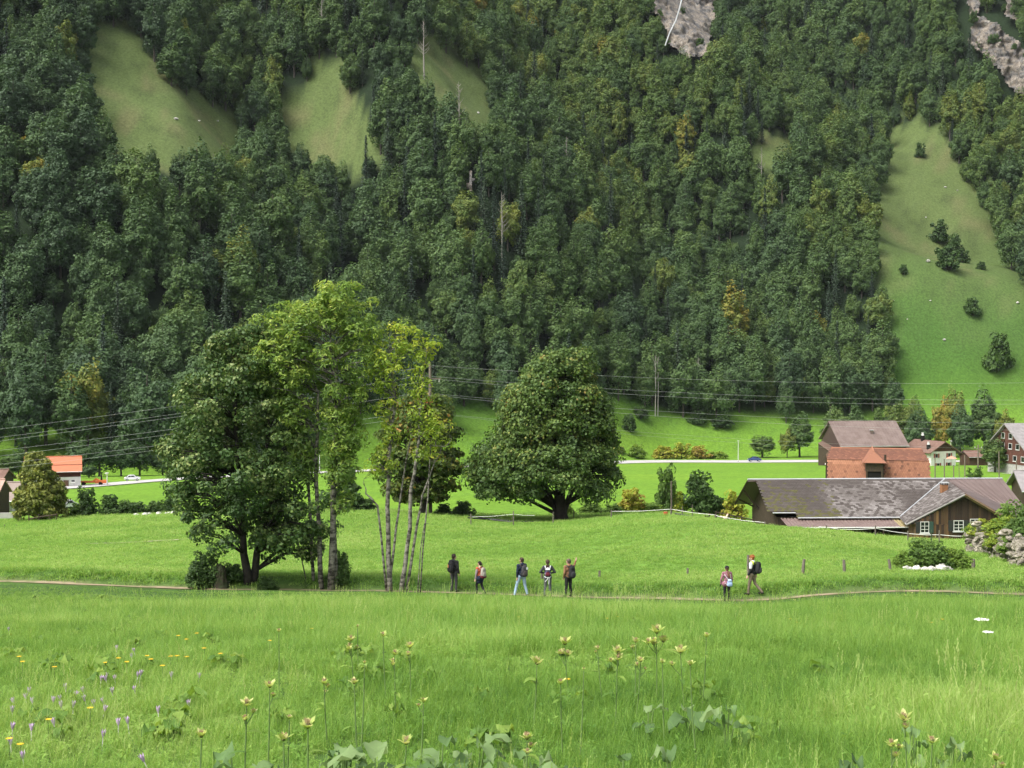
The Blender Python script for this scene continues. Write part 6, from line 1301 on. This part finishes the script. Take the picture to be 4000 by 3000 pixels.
def tapes(o):
    for pts in ([(.02, -.36, 1.0), (-.03, -.36, .90), (-.13, -.33, .78)], [(.05, -.36, 1.0), (.06, -.36, .86), (.04, -.35, .66)], [(-.15, -.18, 1.02), (-.1, -.34, .98), (.1, -.34, .98), (.15, -.18, 1.02)]): MB().tube(pts, .016, 5).build('loose_strap', k_white, o)
    rbox(MB(), (0, -.34, 1.12), (.12, .05, .07)).build('maroon_panel', k_maroon, o, True); rbox(MB(), (0, -.33, 1.37), (.12, .06, .035)).build('white_stripe', k_white, o, True)
rucksack(P, 'small purple and white backpack with maroon panel and dangling white straps', k_purple, k_maroon, k_white, (.13, .085, .20), 1.24, extra=tapes)
P = person(2222, 65.8, 1.80, .55, 'man in brown jacket and black trousers pointing with raised right arm', dict(torso=k_brown, leg=k_black, shoe=k_shoe, neck=k_brown), dict(elR=(.37, .09, 1.44), wrR=(.46, .10, 1.64), ankL=(-.16, 0, .09), ankR=(.16, .0, .09), wrL=(-.20, .10, .95)), (.14, .10, .075), look=.35, extra=hood(k_brown))
rucksack(P, 'large black trekking backpack worn by the pointing man', k_black, k_char, None, (.175, .14, .30), 1.22, taper=.3)
P = person(2843, 65.2, 1.66, .15, 'woman in mauve jacket with black cap and very long brown ponytail', dict(torso=k_mauve, leg=k_black, shoe=k_shoe, neck=k_mauve, hand=k_black), dict(ankL=(-.12, 0, .09), ankR=(.13, .06, .09), elL=(-.29, -.03, 1.16), wrL=(-.30, .04, .92)), (.20, .105, .055), 'long', extra=lambda bone, J: bone(Vector((-.11, 0, .92)), Vector((.11, 0, .92)), .165, .165, k_mauve))
def cords(o):
    for sx in (-1, 1): MB().tube([(.08 + sx * .06, -.26, 1.10), (sx * .14, -.12, 1.36), (sx * .14, .02, 1.51), (sx * .15, .13, 1.30), (sx * .16, -.10, 1.02), (.08 + sx * .11, -.24, .84)], .012, 5).build('cord', k_white, o)
rucksack(P, 'light blue drawstring bag hanging on the woman in mauve', k_blue, k_blue, cl('bag_blue_light', (.45, .56, .76)), (.155, .075, .19), .98, dx=.08, straps=False, taper=.35, name='drawstring_bag', extra=cords)
def yoke(bone, J): bone(Vector((-.12, -.03, 1.44)), Vector((.12, -.03, 1.44)), .10, .10, k_neon); bone(J['neck'] + Vector((-.03, -.05, .01)), J['neck'] + Vector((.03, .04, .02)), .078, .07, cl('hood_grey', (.50, .53, .55))); bone(J['shL'] + Vector((-.02, 0, .0)), J['shL'] + Vector((-.05, 0, -.17)), .082, .072, k_white); bone(J['shR'] + Vector((.02, 0, .0)), J['shR'] + Vector((.05, 0, -.17)), .082, .072, k_white)
P = person(2942, 66.3, 1.88, 1.10, 'red haired man in white, yellow and black jacket walking in khaki trousers', dict(torso=k_black, leg=k_khaki, shoe=k_shoe, neck=k_white), dict(kneeL=(-.11, .10, .50), ankL=(-.11, .14, .09), kneeR=(.11, -.10, .51), ankR=(.11, -.42, .14), elL=(-.25, .0, 1.16), wrL=(-.25, .10, .93), elR=(.25, -.10, 1.16), wrR=(.25, -.10, .92)), (.36, .12, .035), 'curly', extra=yoke)
rucksack(P, 'black backpack worn by the red haired man', k_black, k_char, None, (.165, .13, .27), 1.24)
# ================================================================== MEADOW GRASS AND FLOWERS
m_grass = leafmat('grass_blade', [(0, (.042, .105, .020)), (.25, (.105, .225, .040)), (.5, (.185, .340, .062)), (.75, (.30, .46, .10)), (1, (.47, .55, .21))], .45, .5, tint=0, lvar=.5, spec=.2)
def tuft(seed, n, h, spread, wd, bend=.5, seg=3, cl=0):
    r = np.random.default_rng(seed); V = []; Q = []; lv = []
    for k in range(n):
        a = r.uniform(0, 6.28); b = np.array([r.normal(0, spread), r.normal(0, spread), 0.]); H = h * r.uniform(.45, 1.15); d = np.array([math.cos(a), math.sin(a), 0]); pz = np.array([-d[1], d[0], 0]); bd = bend * r.uniform(.2, 1.3) * H; w = wd * r.uniform(.6, 1.3); o = len(V); l = r.uniform(0, 1)
        for s in range(seg + 1):
            t = s / seg; c = b + d * bd * t * t + np.array([0, 0, H * (t - .18 * bend * t * t)]) - np.array([0, 0, .02]); ww = w * (1 - t ** 1.6) + .0006; V += [c - pz * ww / 2, c + pz * ww / 2]
        for s in range(seg): Q.append((o + 2 * s, o + 2 * s + 1, o + 2 * s + 3, o + 2 * s + 2)); lv.append(l)
    for k in range(cl):       # broad herb leaves low in the sward
        a = r.uniform(0, 6.28); c = np.array([r.normal(0, spread * 1.2), r.normal(0, spread * 1.2), h * r.uniform(.15, .6)]); d = np.array([math.cos(a), math.sin(a), r.uniform(-.1, .5)]); p = np.array([-math.sin(a), math.cos(a), 0]); L = .035 + .03 * r.random(); o = len(V)
        V += [c - d * L, c + p * L * .38 + d * L * .2, c + d * L, c - p * L * .38 + d * L * .2]; Q.append((o, o + 1, o + 2, o + 3)); lv.append(r.uniform(.15, .6))
    me = mesh_np('grass_tuft', np.array(V), np.array(Q), fattr={'lv': np.array(lv)}, mats=[m_grass]); return bpy.data.objects.new('grass_tuft_kind', me)
def seed_tuft(seed):
    r = np.random.default_rng(seed); V = []; Q = []; lv = []
    for k in range(5):
        b = np.array([r.normal(0, .06), r.normal(0, .06), 0]); a = r.uniform(0, 6.28); d = np.array([math.cos(a), math.sin(a), 0]); p = np.array([-d[1], d[0], 0]); H = r.uniform(.5, .72); o = len(V)
        for s in range(5):
            t = s / 4; c = b + d * .16 * H * t * t + np.array([0, 0, H * t]); V += [c - p * .0017, c + p * .0017]
        for s in range(4): Q.append((o + 2 * s, o + 2 * s + 1, o + 2 * s + 3, o + 2 * s + 2)); lv.append(.55)
        for s in range(7):
            c = b + d * .16 * H + np.array([0, 0, H * (.84 + .03 * s)]) + r.normal(0, .006, 3); o = len(V); V += [c - np.array([0, 0, .014]), c + p * .006, c + np.array([0, 0, .016]), c - p * .006]; Q.append((o, o + 1, o + 2, o + 3)); lv.append(1.0)
    return bpy.data.objects.new('seed_grass_kind', mesh_np('seed_grass', np.array(V), np.array(Q), fattr={'lv': np.array(lv)}, mats=[m_grass]))
TALL = [tuft(600 + i, 40, .36, .085, .0065, .6, 3, 3) for i in range(4)] + [tuft(610 + i, 30, .50, .09, .006, .9, 4, 1) for i in range(2)] + [tuft(615 + i, 18, .24, .08, .007, .6, 3, 16) for i in range(2)] + [seed_tuft(660 + i) for i in range(2)]
SHORT = [tuft(620 + i, 26, .16, .15, .016, .7, 2, 10) for i in range(4)]
rng = np.random.default_rng(77)
def meadow_points(n, y0, y1, power, amax=.50):
    t = rng.uniform(0, 1, n); y = (y0 ** power + t * (y1 ** power - y0 ** power)) ** (1 / power); x = rng.uniform(-amax, amax, n) * (y + 3); return x, y
def scatter(name, x, y, idx, s, protos, tint, label, lean=.12):
    z = ground(x, y); n = len(x); rot = np.c_[rng.normal(0, lean, n), rng.normal(0, lean, n), rng.uniform(0, 6.28, n)]
    gn_scatter(name, np.c_[x, y, z], rot, np.c_[s, s, s * rng.uniform(.8, 1.2, n)], idx, tint, protos, label=label, cat='grass')
def away(x, y):
    t = np.abs(y - (path_y(x, y) + .5 * fbm(x / 9, x * 0, 21, 2))); return t > .55 + .3 * rng.uniform(0, 1, len(x))
x, y = meadow_points(92000, 3.0, 68.0, .85); k = away(x, y) & (y < path_y(x, y) - .7); x, y = x[k], y[k]
pat = fbm(x / 4, y / 4, 141, 3); pat2 = fbm(x / 1.3, y / 1.3, 143, 2)
s = np.clip(.56 + .45 * sstep(5, 45, y) + .34 * pat, .3, 1.4) * rng.uniform(.7, 1.25, len(x)) * (1 - .3 * sstep(-.1, .5, pat2)); tint = np.clip(.31 + .34 * pat + .26 * pat2 + rng.normal(0, .09, len(x)), .0, .6)
s *= (1 - .70 * sstep(42, 63, y)) * (1 - .75 * np.exp(-((y - path_y(x, y) + 1.5) / 3.5) ** 2))
s *= 1 - .35 * np.clip((-x / (y + 5) - .05) * 3, 0, 1)
scatter('tall_meadow_grass', x, y, np.where(pat2 + .3 * rng.normal(size=len(x)) > .35, rng.integers(6, 8, len(x)), np.where((rng.uniform(0, 1, len(x)) < .07) & (y < 45), rng.integers(8, 10, len(x)), rng.integers(0, 6, len(x)))), s, TALL, tint, 'tall blue green meadow grass in front of the footpath')
x, y = meadow_points(52000, 66.0, 150.0, .55, .46); k = away(x, y) & (y > path_y(x, y) + .2); x, y = x[k], y[k]
pat = fbm(x / 6, y / 6, 151, 3); bank = np.exp(-((y - path_y(x, y) - 1.6) / 1.0) ** 2)
s = np.clip(.85 + .008 * (y - 66) + .4 * pat + .5 * bank, .5, 2.2) * rng.uniform(.7, 1.3, len(x)); tint = np.clip(.40 + .22 * pat - .16 * bank + rng.normal(0, .07, len(x)), .0, .6)  # bank grass tinted darker, its shade put into the blade colour
scatter('short_meadow_grass', x, y, rng.integers(0, 4, len(x)), s, SHORT, tint, 'short yellow green pasture grass behind the footpath')
# ------------------------------------------------------------------ cabbage thistles
m_stem = mat('thistle_stem', (.16, .25, .07), .7, (.10, .17, .05), 8); m_bract = leafmat('thistle_bract', [(0, (.34, .46, .11)), (.5, (.52, .60, .18)), (1, (.66, .66, .30))], .4, .5); m_tl = leafmat('thistle_leaf', [(0, (.10, .20, .04)), (.5, (.16, .28, .05)), (1, (.26, .38, .08))], .4, .5); m_head = mat('thistle_floret', (.46, .36, .20), .9, (.30, .20, .11), 60); m_cup = mat('thistle_cup', (.14, .20, .05), .8, (.10, .08, .04), 40)
def blade(mb, base, dirv, L, W, sag=.25, up=(0, 0, 1), seg=4):
    base = Vector(base); d = Vector(dirv).normalized(); sd = d.cross(Vector(up)); sd = sd.normalized() if sd.length > .05 else Vector((1, 0, 0)); o = len(mb.V)
    for k in range(seg + 1):
        t = k / seg; c = base + d * L * t + Vector((0, 0, -sag * L * t * t)); w_ = W * (math.sin(math.pi * min(1, .12 + t * .88)) ** .8) * (1 - .15 * t) + .0008
        if k == seg: w_ = .0012
        mb.V += [tuple(c - sd * w_ / 2 + Vector((0, 0, .12 * w_))), tuple(c), tuple(c + sd * w_ / 2 + Vector((0, 0, .12 * w_)))]
    for k in range(seg):
        a = o + 3 * k; mb.F += [(a, a + 1, a + 4, a + 3), (a + 1, a + 2, a + 5, a + 4)]
def lvattr(o, r, val=None):
    a = o.data.attributes.new('lv', 'FLOAT', 'FACE'); n = len(o.data.polygons); a.data.foreach_set('value', np.full(n, val if val is not None else r.random(), np.float32))
def thistle(u, v, y, h, size, nb, label, seed, brown=.5, leaves=2, group=None):
    """head at photo pixel (u, v), distance y"""
    r = random.Random(seed)
    if y < 15:               # the head stands 0.7 to 1 m above the meadow: that gives its distance
        a_, b_ = ray(u, v); hh = .52 + .25 * r.random(); ys = np.linspace(4.2, 22, 300); hg = b_ * ys - ground(a_ * ys, ys); kk = np.nonzero(hg < hh)[0]; y2 = float(ys[kk[0]]) if len(kk) else y; size *= .74 * y2 / y; y = y2
    p = at(u, v, y); g = g1(p.x, p.y); top = p.z - g; o = empty('thistle', (p.x, p.y, g)); tag(o, label, 'thistle', group)
    lx, ly = r.gauss(0, .04), r.gauss(0, .04); st = MB().tube([(-lx, -ly, -.05), (-lx * .3, -ly * .3, top * .5), (0, 0, top - .012)], [.0065, .0055, .004], 6); st.build('stem', m_stem, o)
    heads = [(Vector((0, 0, top)), 1.0)] + [(Vector((r.uniform(-1, 1) * size * .55, r.uniform(-1, 1) * size * .4, top - size * r.uniform(.25, .75))), r.uniform(.55, .8)) for _ in range(nb)]
    for c, f in heads:
        q = size * f
        if f < 1: MB().tube([(0, 0, c.z - size * .55), (c.x * .8, c.y * .8, c.z - q * .25), tuple(c)], .0035, 5).build('stalk', m_stem, o)
        MB().ellip(c + Vector((0, 0, q * .10)), (q * .12, q * .12, q * .15), 8, 6).build('cup', m_cup, o, True)
        fl = MB()
        for k in range(22):
            a = r.uniform(0, 6.28); t = r.uniform(.02, .13) * q; fl.tube([c + Vector((math.cos(a) * t * .6, math.sin(a) * t * .6, q * .16)), c + Vector((math.cos(a) * t * 1.3, math.sin(a) * t * 1.3, q * r.uniform(.30, .42)))], [.0022, .0016], 3, False)
        fl.build('florets', m_head, o)['kind'] = 'stuff'
        for k in range(8):
            a = 6.283 * k / 8 + r.uniform(-.4, .4); mb = MB(); blade(mb, c + Vector((0, 0, -q * .05)), (math.cos(a), math.sin(a), r.uniform(.6, 1.7)), q * r.uniform(.48, .72), q * r.uniform(.22, .32), .12); lvattr(mb.build('bract', m_bract, o), r)
    for k in range(leaves):
        a = r.uniform(0, 6.28); mb = MB(); blade(mb, (0, 0, top * r.uniform(.45, .88)), (math.cos(a), math.sin(a), .35), size * r.uniform(.8, 1.3), size * r.uniform(.28, .42), .45); lvattr(mb.build('leaf', m_tl, o), r)
zf = lambda x, y: (x * .9042, 2300 + y * .9042); zg = lambda x, y: (2000 + x * .9042, 2300 + y * .9042)
TH = [(zf(870, 640), 5.2, .095, 0, 'pale thistle head left of the brown topped thistle pair'), (zf(1225, 655), 5.1, .10, 0, 'thistle with brown floret and wide drooping bracts beside the taller twin head'), (zf(1330, 600), 5.3, .125, 0, 'largest thistle head with spreading pale bracts'), (zf(1755, 670), 5.0, .10, 0, 'bright thistle head above the broad grey leaves'), (zf(1530, 410), 5.6, .075, 0, 'tall thin stemmed thistle with upright pale cup'), (zf(1065, 505), 6.2, .11, 2, 'cluster of thistle heads left of the tall dark stem'), (zf(1165, 425), 6.3, .105, 1, 'upright two headed thistle with side leaves'), (zf(1400, 410), 6.6, .09, 2, 'brown budded thistle with narrow leaves'), (zf(1250, 560), 5.6, .05, 0, 'small dark brown thistle bud'), (zf(1205, 185), 9.5, .075, 0, 'lone small thistle far out in the grass'), (zf(1515, 225), 8.5, .12, 3, 'group of three thistle heads on one stem'), (zf(1655, 205), 8.8, .10, 0, 'small thistle with dark floret'), (zf(1770, 255), 8.0, .12, 1, 'thistle with wide flat bracts beside dark buds'), (zf(1705, 285), 8.0, .10, 2, 'thistle carrying several dark buds'), (zf(1575, 322), 7.5, .05, 0, 'faded dark thistle bud in the grass'), (zf(1830, 490), 6.4, .07, 1, 'thin yellowish thistle low in the grass'), (zf(1545, 165), 10.5, .06, 0, 'tiny thistle behind the three headed group'),
      (zg(108, 325), 6.0, .115, 0, 'thistle with brown top and leaf pair on long dark stem'), (zg(228, 240), 7.2, .13, 3, 'yellow green thistle column with stacked bracts'), (zg(210, 410), 6.2, .08, 0, 'short pale thistle beside an orange flower'), (zg(310, 348), 7.0, .04, 0, 'small beige thistle bud'), (zg(370, 260), 7.6, .07, 1, 'small thistle between the column and the wide cluster'), (zg(455, 275), 7.2, .12, 3, 'wide thistle cluster with hanging leaf'), (zg(535, 230), 7.8, .09, 1, 'thistle with pink brown top left of the tallest'), (zg(625, 190), 6.4, .13, 4, 'tallest many headed thistle with dark curled leaves'), (zg(555, 315), 7.0, .08, 2, 'brownish budded thistle beside the tallest'), (zg(728, 275), 6.6, .12, 1, 'leaning thistle with reddish top right of the tallest'), (zg(840, 208), 8.4, .09, 0, 'bright yellow thistle star on thin stem'), (zg(770, 330), 6.8, .08, 0, 'pale thistle head low beside the leaning one'), (zg(650, 320), 7.0, .06, 0, 'small thistle head behind the tallest stem'), (zg(1695, 570), 5.4, .12, 1, 'tall thistle with spreading bracts beside two lower heads'), (zg(1640, 680), 5.0, .09, 2, 'low thistle with small brown heads'), (zg(1815, 665), 5.1, .085, 0, 'thistle with round pink brown top'), (zg(2090, 740), 4.8, .08, 2, 'low brown thistle near the meadow corner'), (zg(65, 650), 5.1, .09, 1, 'thistle with brown bud and rounded leaf'), (zg(65, 710), 4.9, .06, 0, 'small yellow thistle under the rounded leaf')]
for i, ((u, v), d, sz, nb, lb) in enumerate(TH): thistle(u, v, d, 0, sz, nb, lb, 700 + i, leaves=2 + (i % 2))
for i, (x, y) in enumerate([(1700, 30), (1727, 20), (1458, 15), (1450, 60), (1535, 55), (1115, 60), (1220, 50), (1490, 52), (1420, 65), (1090, 75)]):
    u, v = zg(x, y); q = hit(u, v + 12, 20); thistle(u, v, q.y, 0, .16, 0, 'small pale thistle far out near the footpath', 780 + i, leaves=0, group='far thistles near the footpath')
# ------------------------------------------------------------------ autumn crocuses, yellow hawkbits, umbels
m_croc = mat('crocus_petal', (.58, .40, .64), .5, (.66, .50, .72), 20); m_crocw = mat('crocus_tube', (.75, .68, .72), .6); m_yel = mat('hawkbit_yellow', (.72, .45, .02), .6)
cro_p = MB(); 
for k in range(6):
    a = 6.283 * k / 6; blade(cro_p, (math.cos(a) * .004, math.sin(a) * .004, .10), (math.cos(a) * .45, math.sin(a) * .45, 1), .055, .022, -.1)
cro_me = cro_p.mesh('crocus_petals'); cro_me.materials.append(m_croc); crt = MB().tube([(0, 0, -.03), (0, 0, .105)], [.003, .005], 6).mesh('crocus_tube'); crt.materials.append(m_crocw)
CR = [(50, 598), (55, 527), (80, 483), (117, 470), (128, 443), (147, 487), (222, 485), (275, 475), (272, 505), (312, 505), (245, 580), (288, 425), (372, 438), (430, 387), (458, 380), (472, 388), (500, 383), (490, 440), (465, 483), (438, 525), (413, 495), (440, 628), (512, 585), (560, 575), (590, 433), (600, 365), (588, 372), (652, 725), (685, 530), (576, 292), (590, 272), (505, 262), (855, 380), (50, 665), (105, 720), (340, 458), (325, 462), (134, 608), (383, 475), (42, 170), (742, 375), (820, 492)]
rc = random.Random(3)
for i, (x, y) in enumerate(CR):
    u, v = zf(x, y); q = hit(u, v + 26, 4); p = at(u, v, max(q.y - .5, 4.5)); g = g1(p.x, p.y); o = empty('autumn_crocus', (p.x, p.y, g), rc.uniform(0, 6)); hz = max(.16, p.z - g); s = .85; o.scale = (s, s, hz / .14); o.rotation_euler = (rc.gauss(0, .15), rc.gauss(0, .15), rc.uniform(0, 6)); tag(o, 'small lilac autumn crocus flowering in the meadow grass', 'flower', 'lilac autumn crocuses in the meadow')
    for nm, me in (('petals', cro_me), ('tube', crt)): c = bpy.data.objects.new(nm, me); COL.objects.link(c); c.parent = o
hw = MB()
for k in range(14):
    a = 6.283 * k / 14; blade(hw, (0, 0, .30), (math.cos(a), math.sin(a), .3), .022, .009, .1, seg=2)
hwm = hw.mesh('hawkbit_rays'); hwm.materials.append(m_yel); hst = MB().tube([(0, 0, -.03), (.004, 0, .30)], .0025, 5).mesh('hawkbit_stem'); hst.materials.append(m_stem)
HB = [zf(*p) for p in [(83, 328), (98, 350), (235, 373), (210, 612), (390, 560), (40, 697), (88, 722), (457, 353), (512, 333), (548, 350), (637, 323), (652, 338), (702, 367), (737, 325), (765, 323), (806, 327), (952, 313), (882, 290), (850, 220), (806, 250), (770, 232), (1165, 257), (1347, 197), (1697, 95), (1735, 182), (1862, 170), (2190, 122)]] + [zg(*p) for p in [(30, 133), (55, 118), (75, 112), (350, 108), (410, 142), (455, 135), (572, 125), (627, 110), (632, 130), (620, 125), (1203, 145), (1230, 163), (923, 80), (770, 90), (1640, 170), (1860, 150), (1058, 103), (1828, 65), (240, 428), (1812, 165)]]
for i, (u, v) in enumerate(HB):
    q = hit(u, v + 20, 4); d = max(q.y - .4, 4.6); p = at(u, v, d); g = g1(p.x, p.y); o = empty('hawkbit', (p.x, p.y, g), rc.uniform(0, 6)); hz = max(.2, p.z - g); s = 1.2 + .02 * d; o.scale = (s, s, hz / .31); tag(o, 'small yellow hawkbit flower on a thin stem in the meadow', 'flower', 'yellow hawkbits in the meadow')
    for nm, me in (('rays', hwm), ('stem', hst)): c = bpy.data.objects.new(nm, me); COL.objects.link(c); c.parent = o
m_umb = mat('umbel_white', (.80, .80, .74), .8)
for (x, y), wpx, lb in [((2023, 133), 50, 'larger white flat umbel flower near the meadow edge'), ((2050, 188), 38, 'smaller white flat umbel flower below the larger one')]:
    u, v = zg(x, y); q = hit(u, v + 60, 10); p = at(u, v, q.y - 1.5); g = g1(p.x, p.y); o = empty('umbel_flower', (p.x, p.y, g)); tag(o, lb, 'flower'); h = p.z - g; w_ = wpx / FPX * p.y
    MB().tube([(0, 0, -.05), (.02, 0, h)], .006, 5).build('stem', m_stem, o); r2 = random.Random(int(x))
    for k in range(22):
        a = k * 2.4; t = math.sqrt(k / 22) * w_ / 2 * 1.1; MB().ellip((math.cos(a) * t + .02, math.sin(a) * t, h + .01 - t * .08), (w_ * .11, w_ * .11, w_ * .045), 7, 4).build('umbellet', m_umb, o)
# ------------------------------------------------------------------ broad leaved rosettes
m_broad = leafmat('butterbur_leaf', [(0, (.085, .155, .055)), (.5, (.14, .24, .085)), (1, (.22, .32, .13))], .35, .6)
def broad(u, v, d, L, n, label, seed, group=None, mt=m_broad, hgt=.30):
    r = random.Random(seed); a_, b_ = ray(u, v); ys = np.linspace(6, 60, 500); hg = b_ * ys - ground(a_ * ys, ys); kk = np.nonzero(hg < hgt * 1.25)[0]; d2 = float(ys[kk[0]]) if len(kk) else d; L *= .85; d = d2
    p = at(u, v, d); g = g1(p.x, p.y); o = empty('broad_leaf_plant', (p.x, p.y, g)); tag(o, label, 'plant', group)
    for k in range(n):
        a = 6.283 * k / n + r.uniform(-.5, .5); l = L * r.uniform(.6, 1.2); mb = MB(); hh = hgt * r.uniform(.5, 1.3); mb2 = Vector((math.cos(a) * l * .25, math.sin(a) * l * .25, hh)); blade(mb, mb2, (math.cos(a), math.sin(a), r.uniform(.1, .8)), l, l * .72, .55, seg=5)
        for i_, q in enumerate(mb.V): mb.V[i_] = (q[0], q[1], q[2] + r.gauss(0, .022))
        lvattr(mb.build('leaf', mt, o, True), r); MB().tube([(0, 0, -.02), tuple(mb2)], .006, 5).build('leaf_stalk', m_stem, o)
for i, (x, y, d, L, n) in enumerate([(1020, 745, 5.6, .22, 5), (1480, 690, 5.6, .20, 6), (1620, 740, 5.3, .24, 7), (1900, 690, 5.6, .26, 7), (2060, 670, 5.7, .28, 7), (1960, 740, 5.3, .24, 6), (2150, 740, 5.3, .24, 6), (1200, 740, 5.4, .20, 5)]): u, v = zf(x, y); broad(u, v, d, L, n, 'broad grey green butterbur leaves near the camera side of the meadow', 800 + i, 'butterbur rosettes in the near meadow')
for i, (x, y, d, L, n) in enumerate([(60, 745, 5.2, .24, 6), (180, 700, 5.6, .18, 5), (480, 755, 5.3, .22, 4), (690, 745, 5.2, .14, 5), (770, 480, 7.2, .24, 5), (930, 520, 7.0, .18, 5), (590, 470, 7.2, .18, 4), (1730, 620, 6.0, .14, 5), (1900, 640, 6.0, .16, 5), (1460, 745, 5.3, .14, 5)]): u, v = zg(x, y); broad(u, v, d, L, n, 'broad grey green butterbur leaves near the camera side of the meadow', 820 + i, 'butterbur rosettes in the near meadow')
rd_ = random.Random(12)
for i, (x, y) in enumerate([(rd_.uniform(0, 4400), rd_.uniform(30, 640)) for _ in range(46)] + [(150, 30), (200, 35), (530, 40), (580, 45), (440, 28), (610, 125), (570, 128), (350, 100), (330, 185), (450, 330), (700, 185), (1380, 20), (1560, 70), (30, 70)]):
    u, v = zf(x, y); q = hit(u, v + 8, 8); broad(u, v, q.y, .13 + .05 * (i % 3), 8, 'clump of broad dock leaves out in the open meadow', 850 + i, 'dock clumps in the open meadow', m_tl, .14)
# ================================================================== thin valley haze
m_haze = bpy.data.materials.new('valley_haze'); m_haze.use_nodes = True; _n = m_haze.node_tree; _n.nodes.clear()
_v = _n.nodes.new('ShaderNodeVolumePrincipled'); _v.inputs['Color'].default_value = (.80, .87, .95, 1); _v.inputs['Density'].default_value = .00003; _v.inputs['Anisotropy'].default_value = .0
_o = _n.nodes.new('ShaderNodeOutputMaterial'); _n.links.new(_v.outputs[0], _o.inputs['Volume'])
hz = MB().box(-720, 720, -30, 1080, -75, 520).build('haze', m_haze); hz['kind'] = 'stuff'; hz['label'] = 'thin bluish haze hanging in the valley air'; hz['category'] = 'haze'
print('top', GZ.max(), GZ.min(), GX.min(), GX.max())
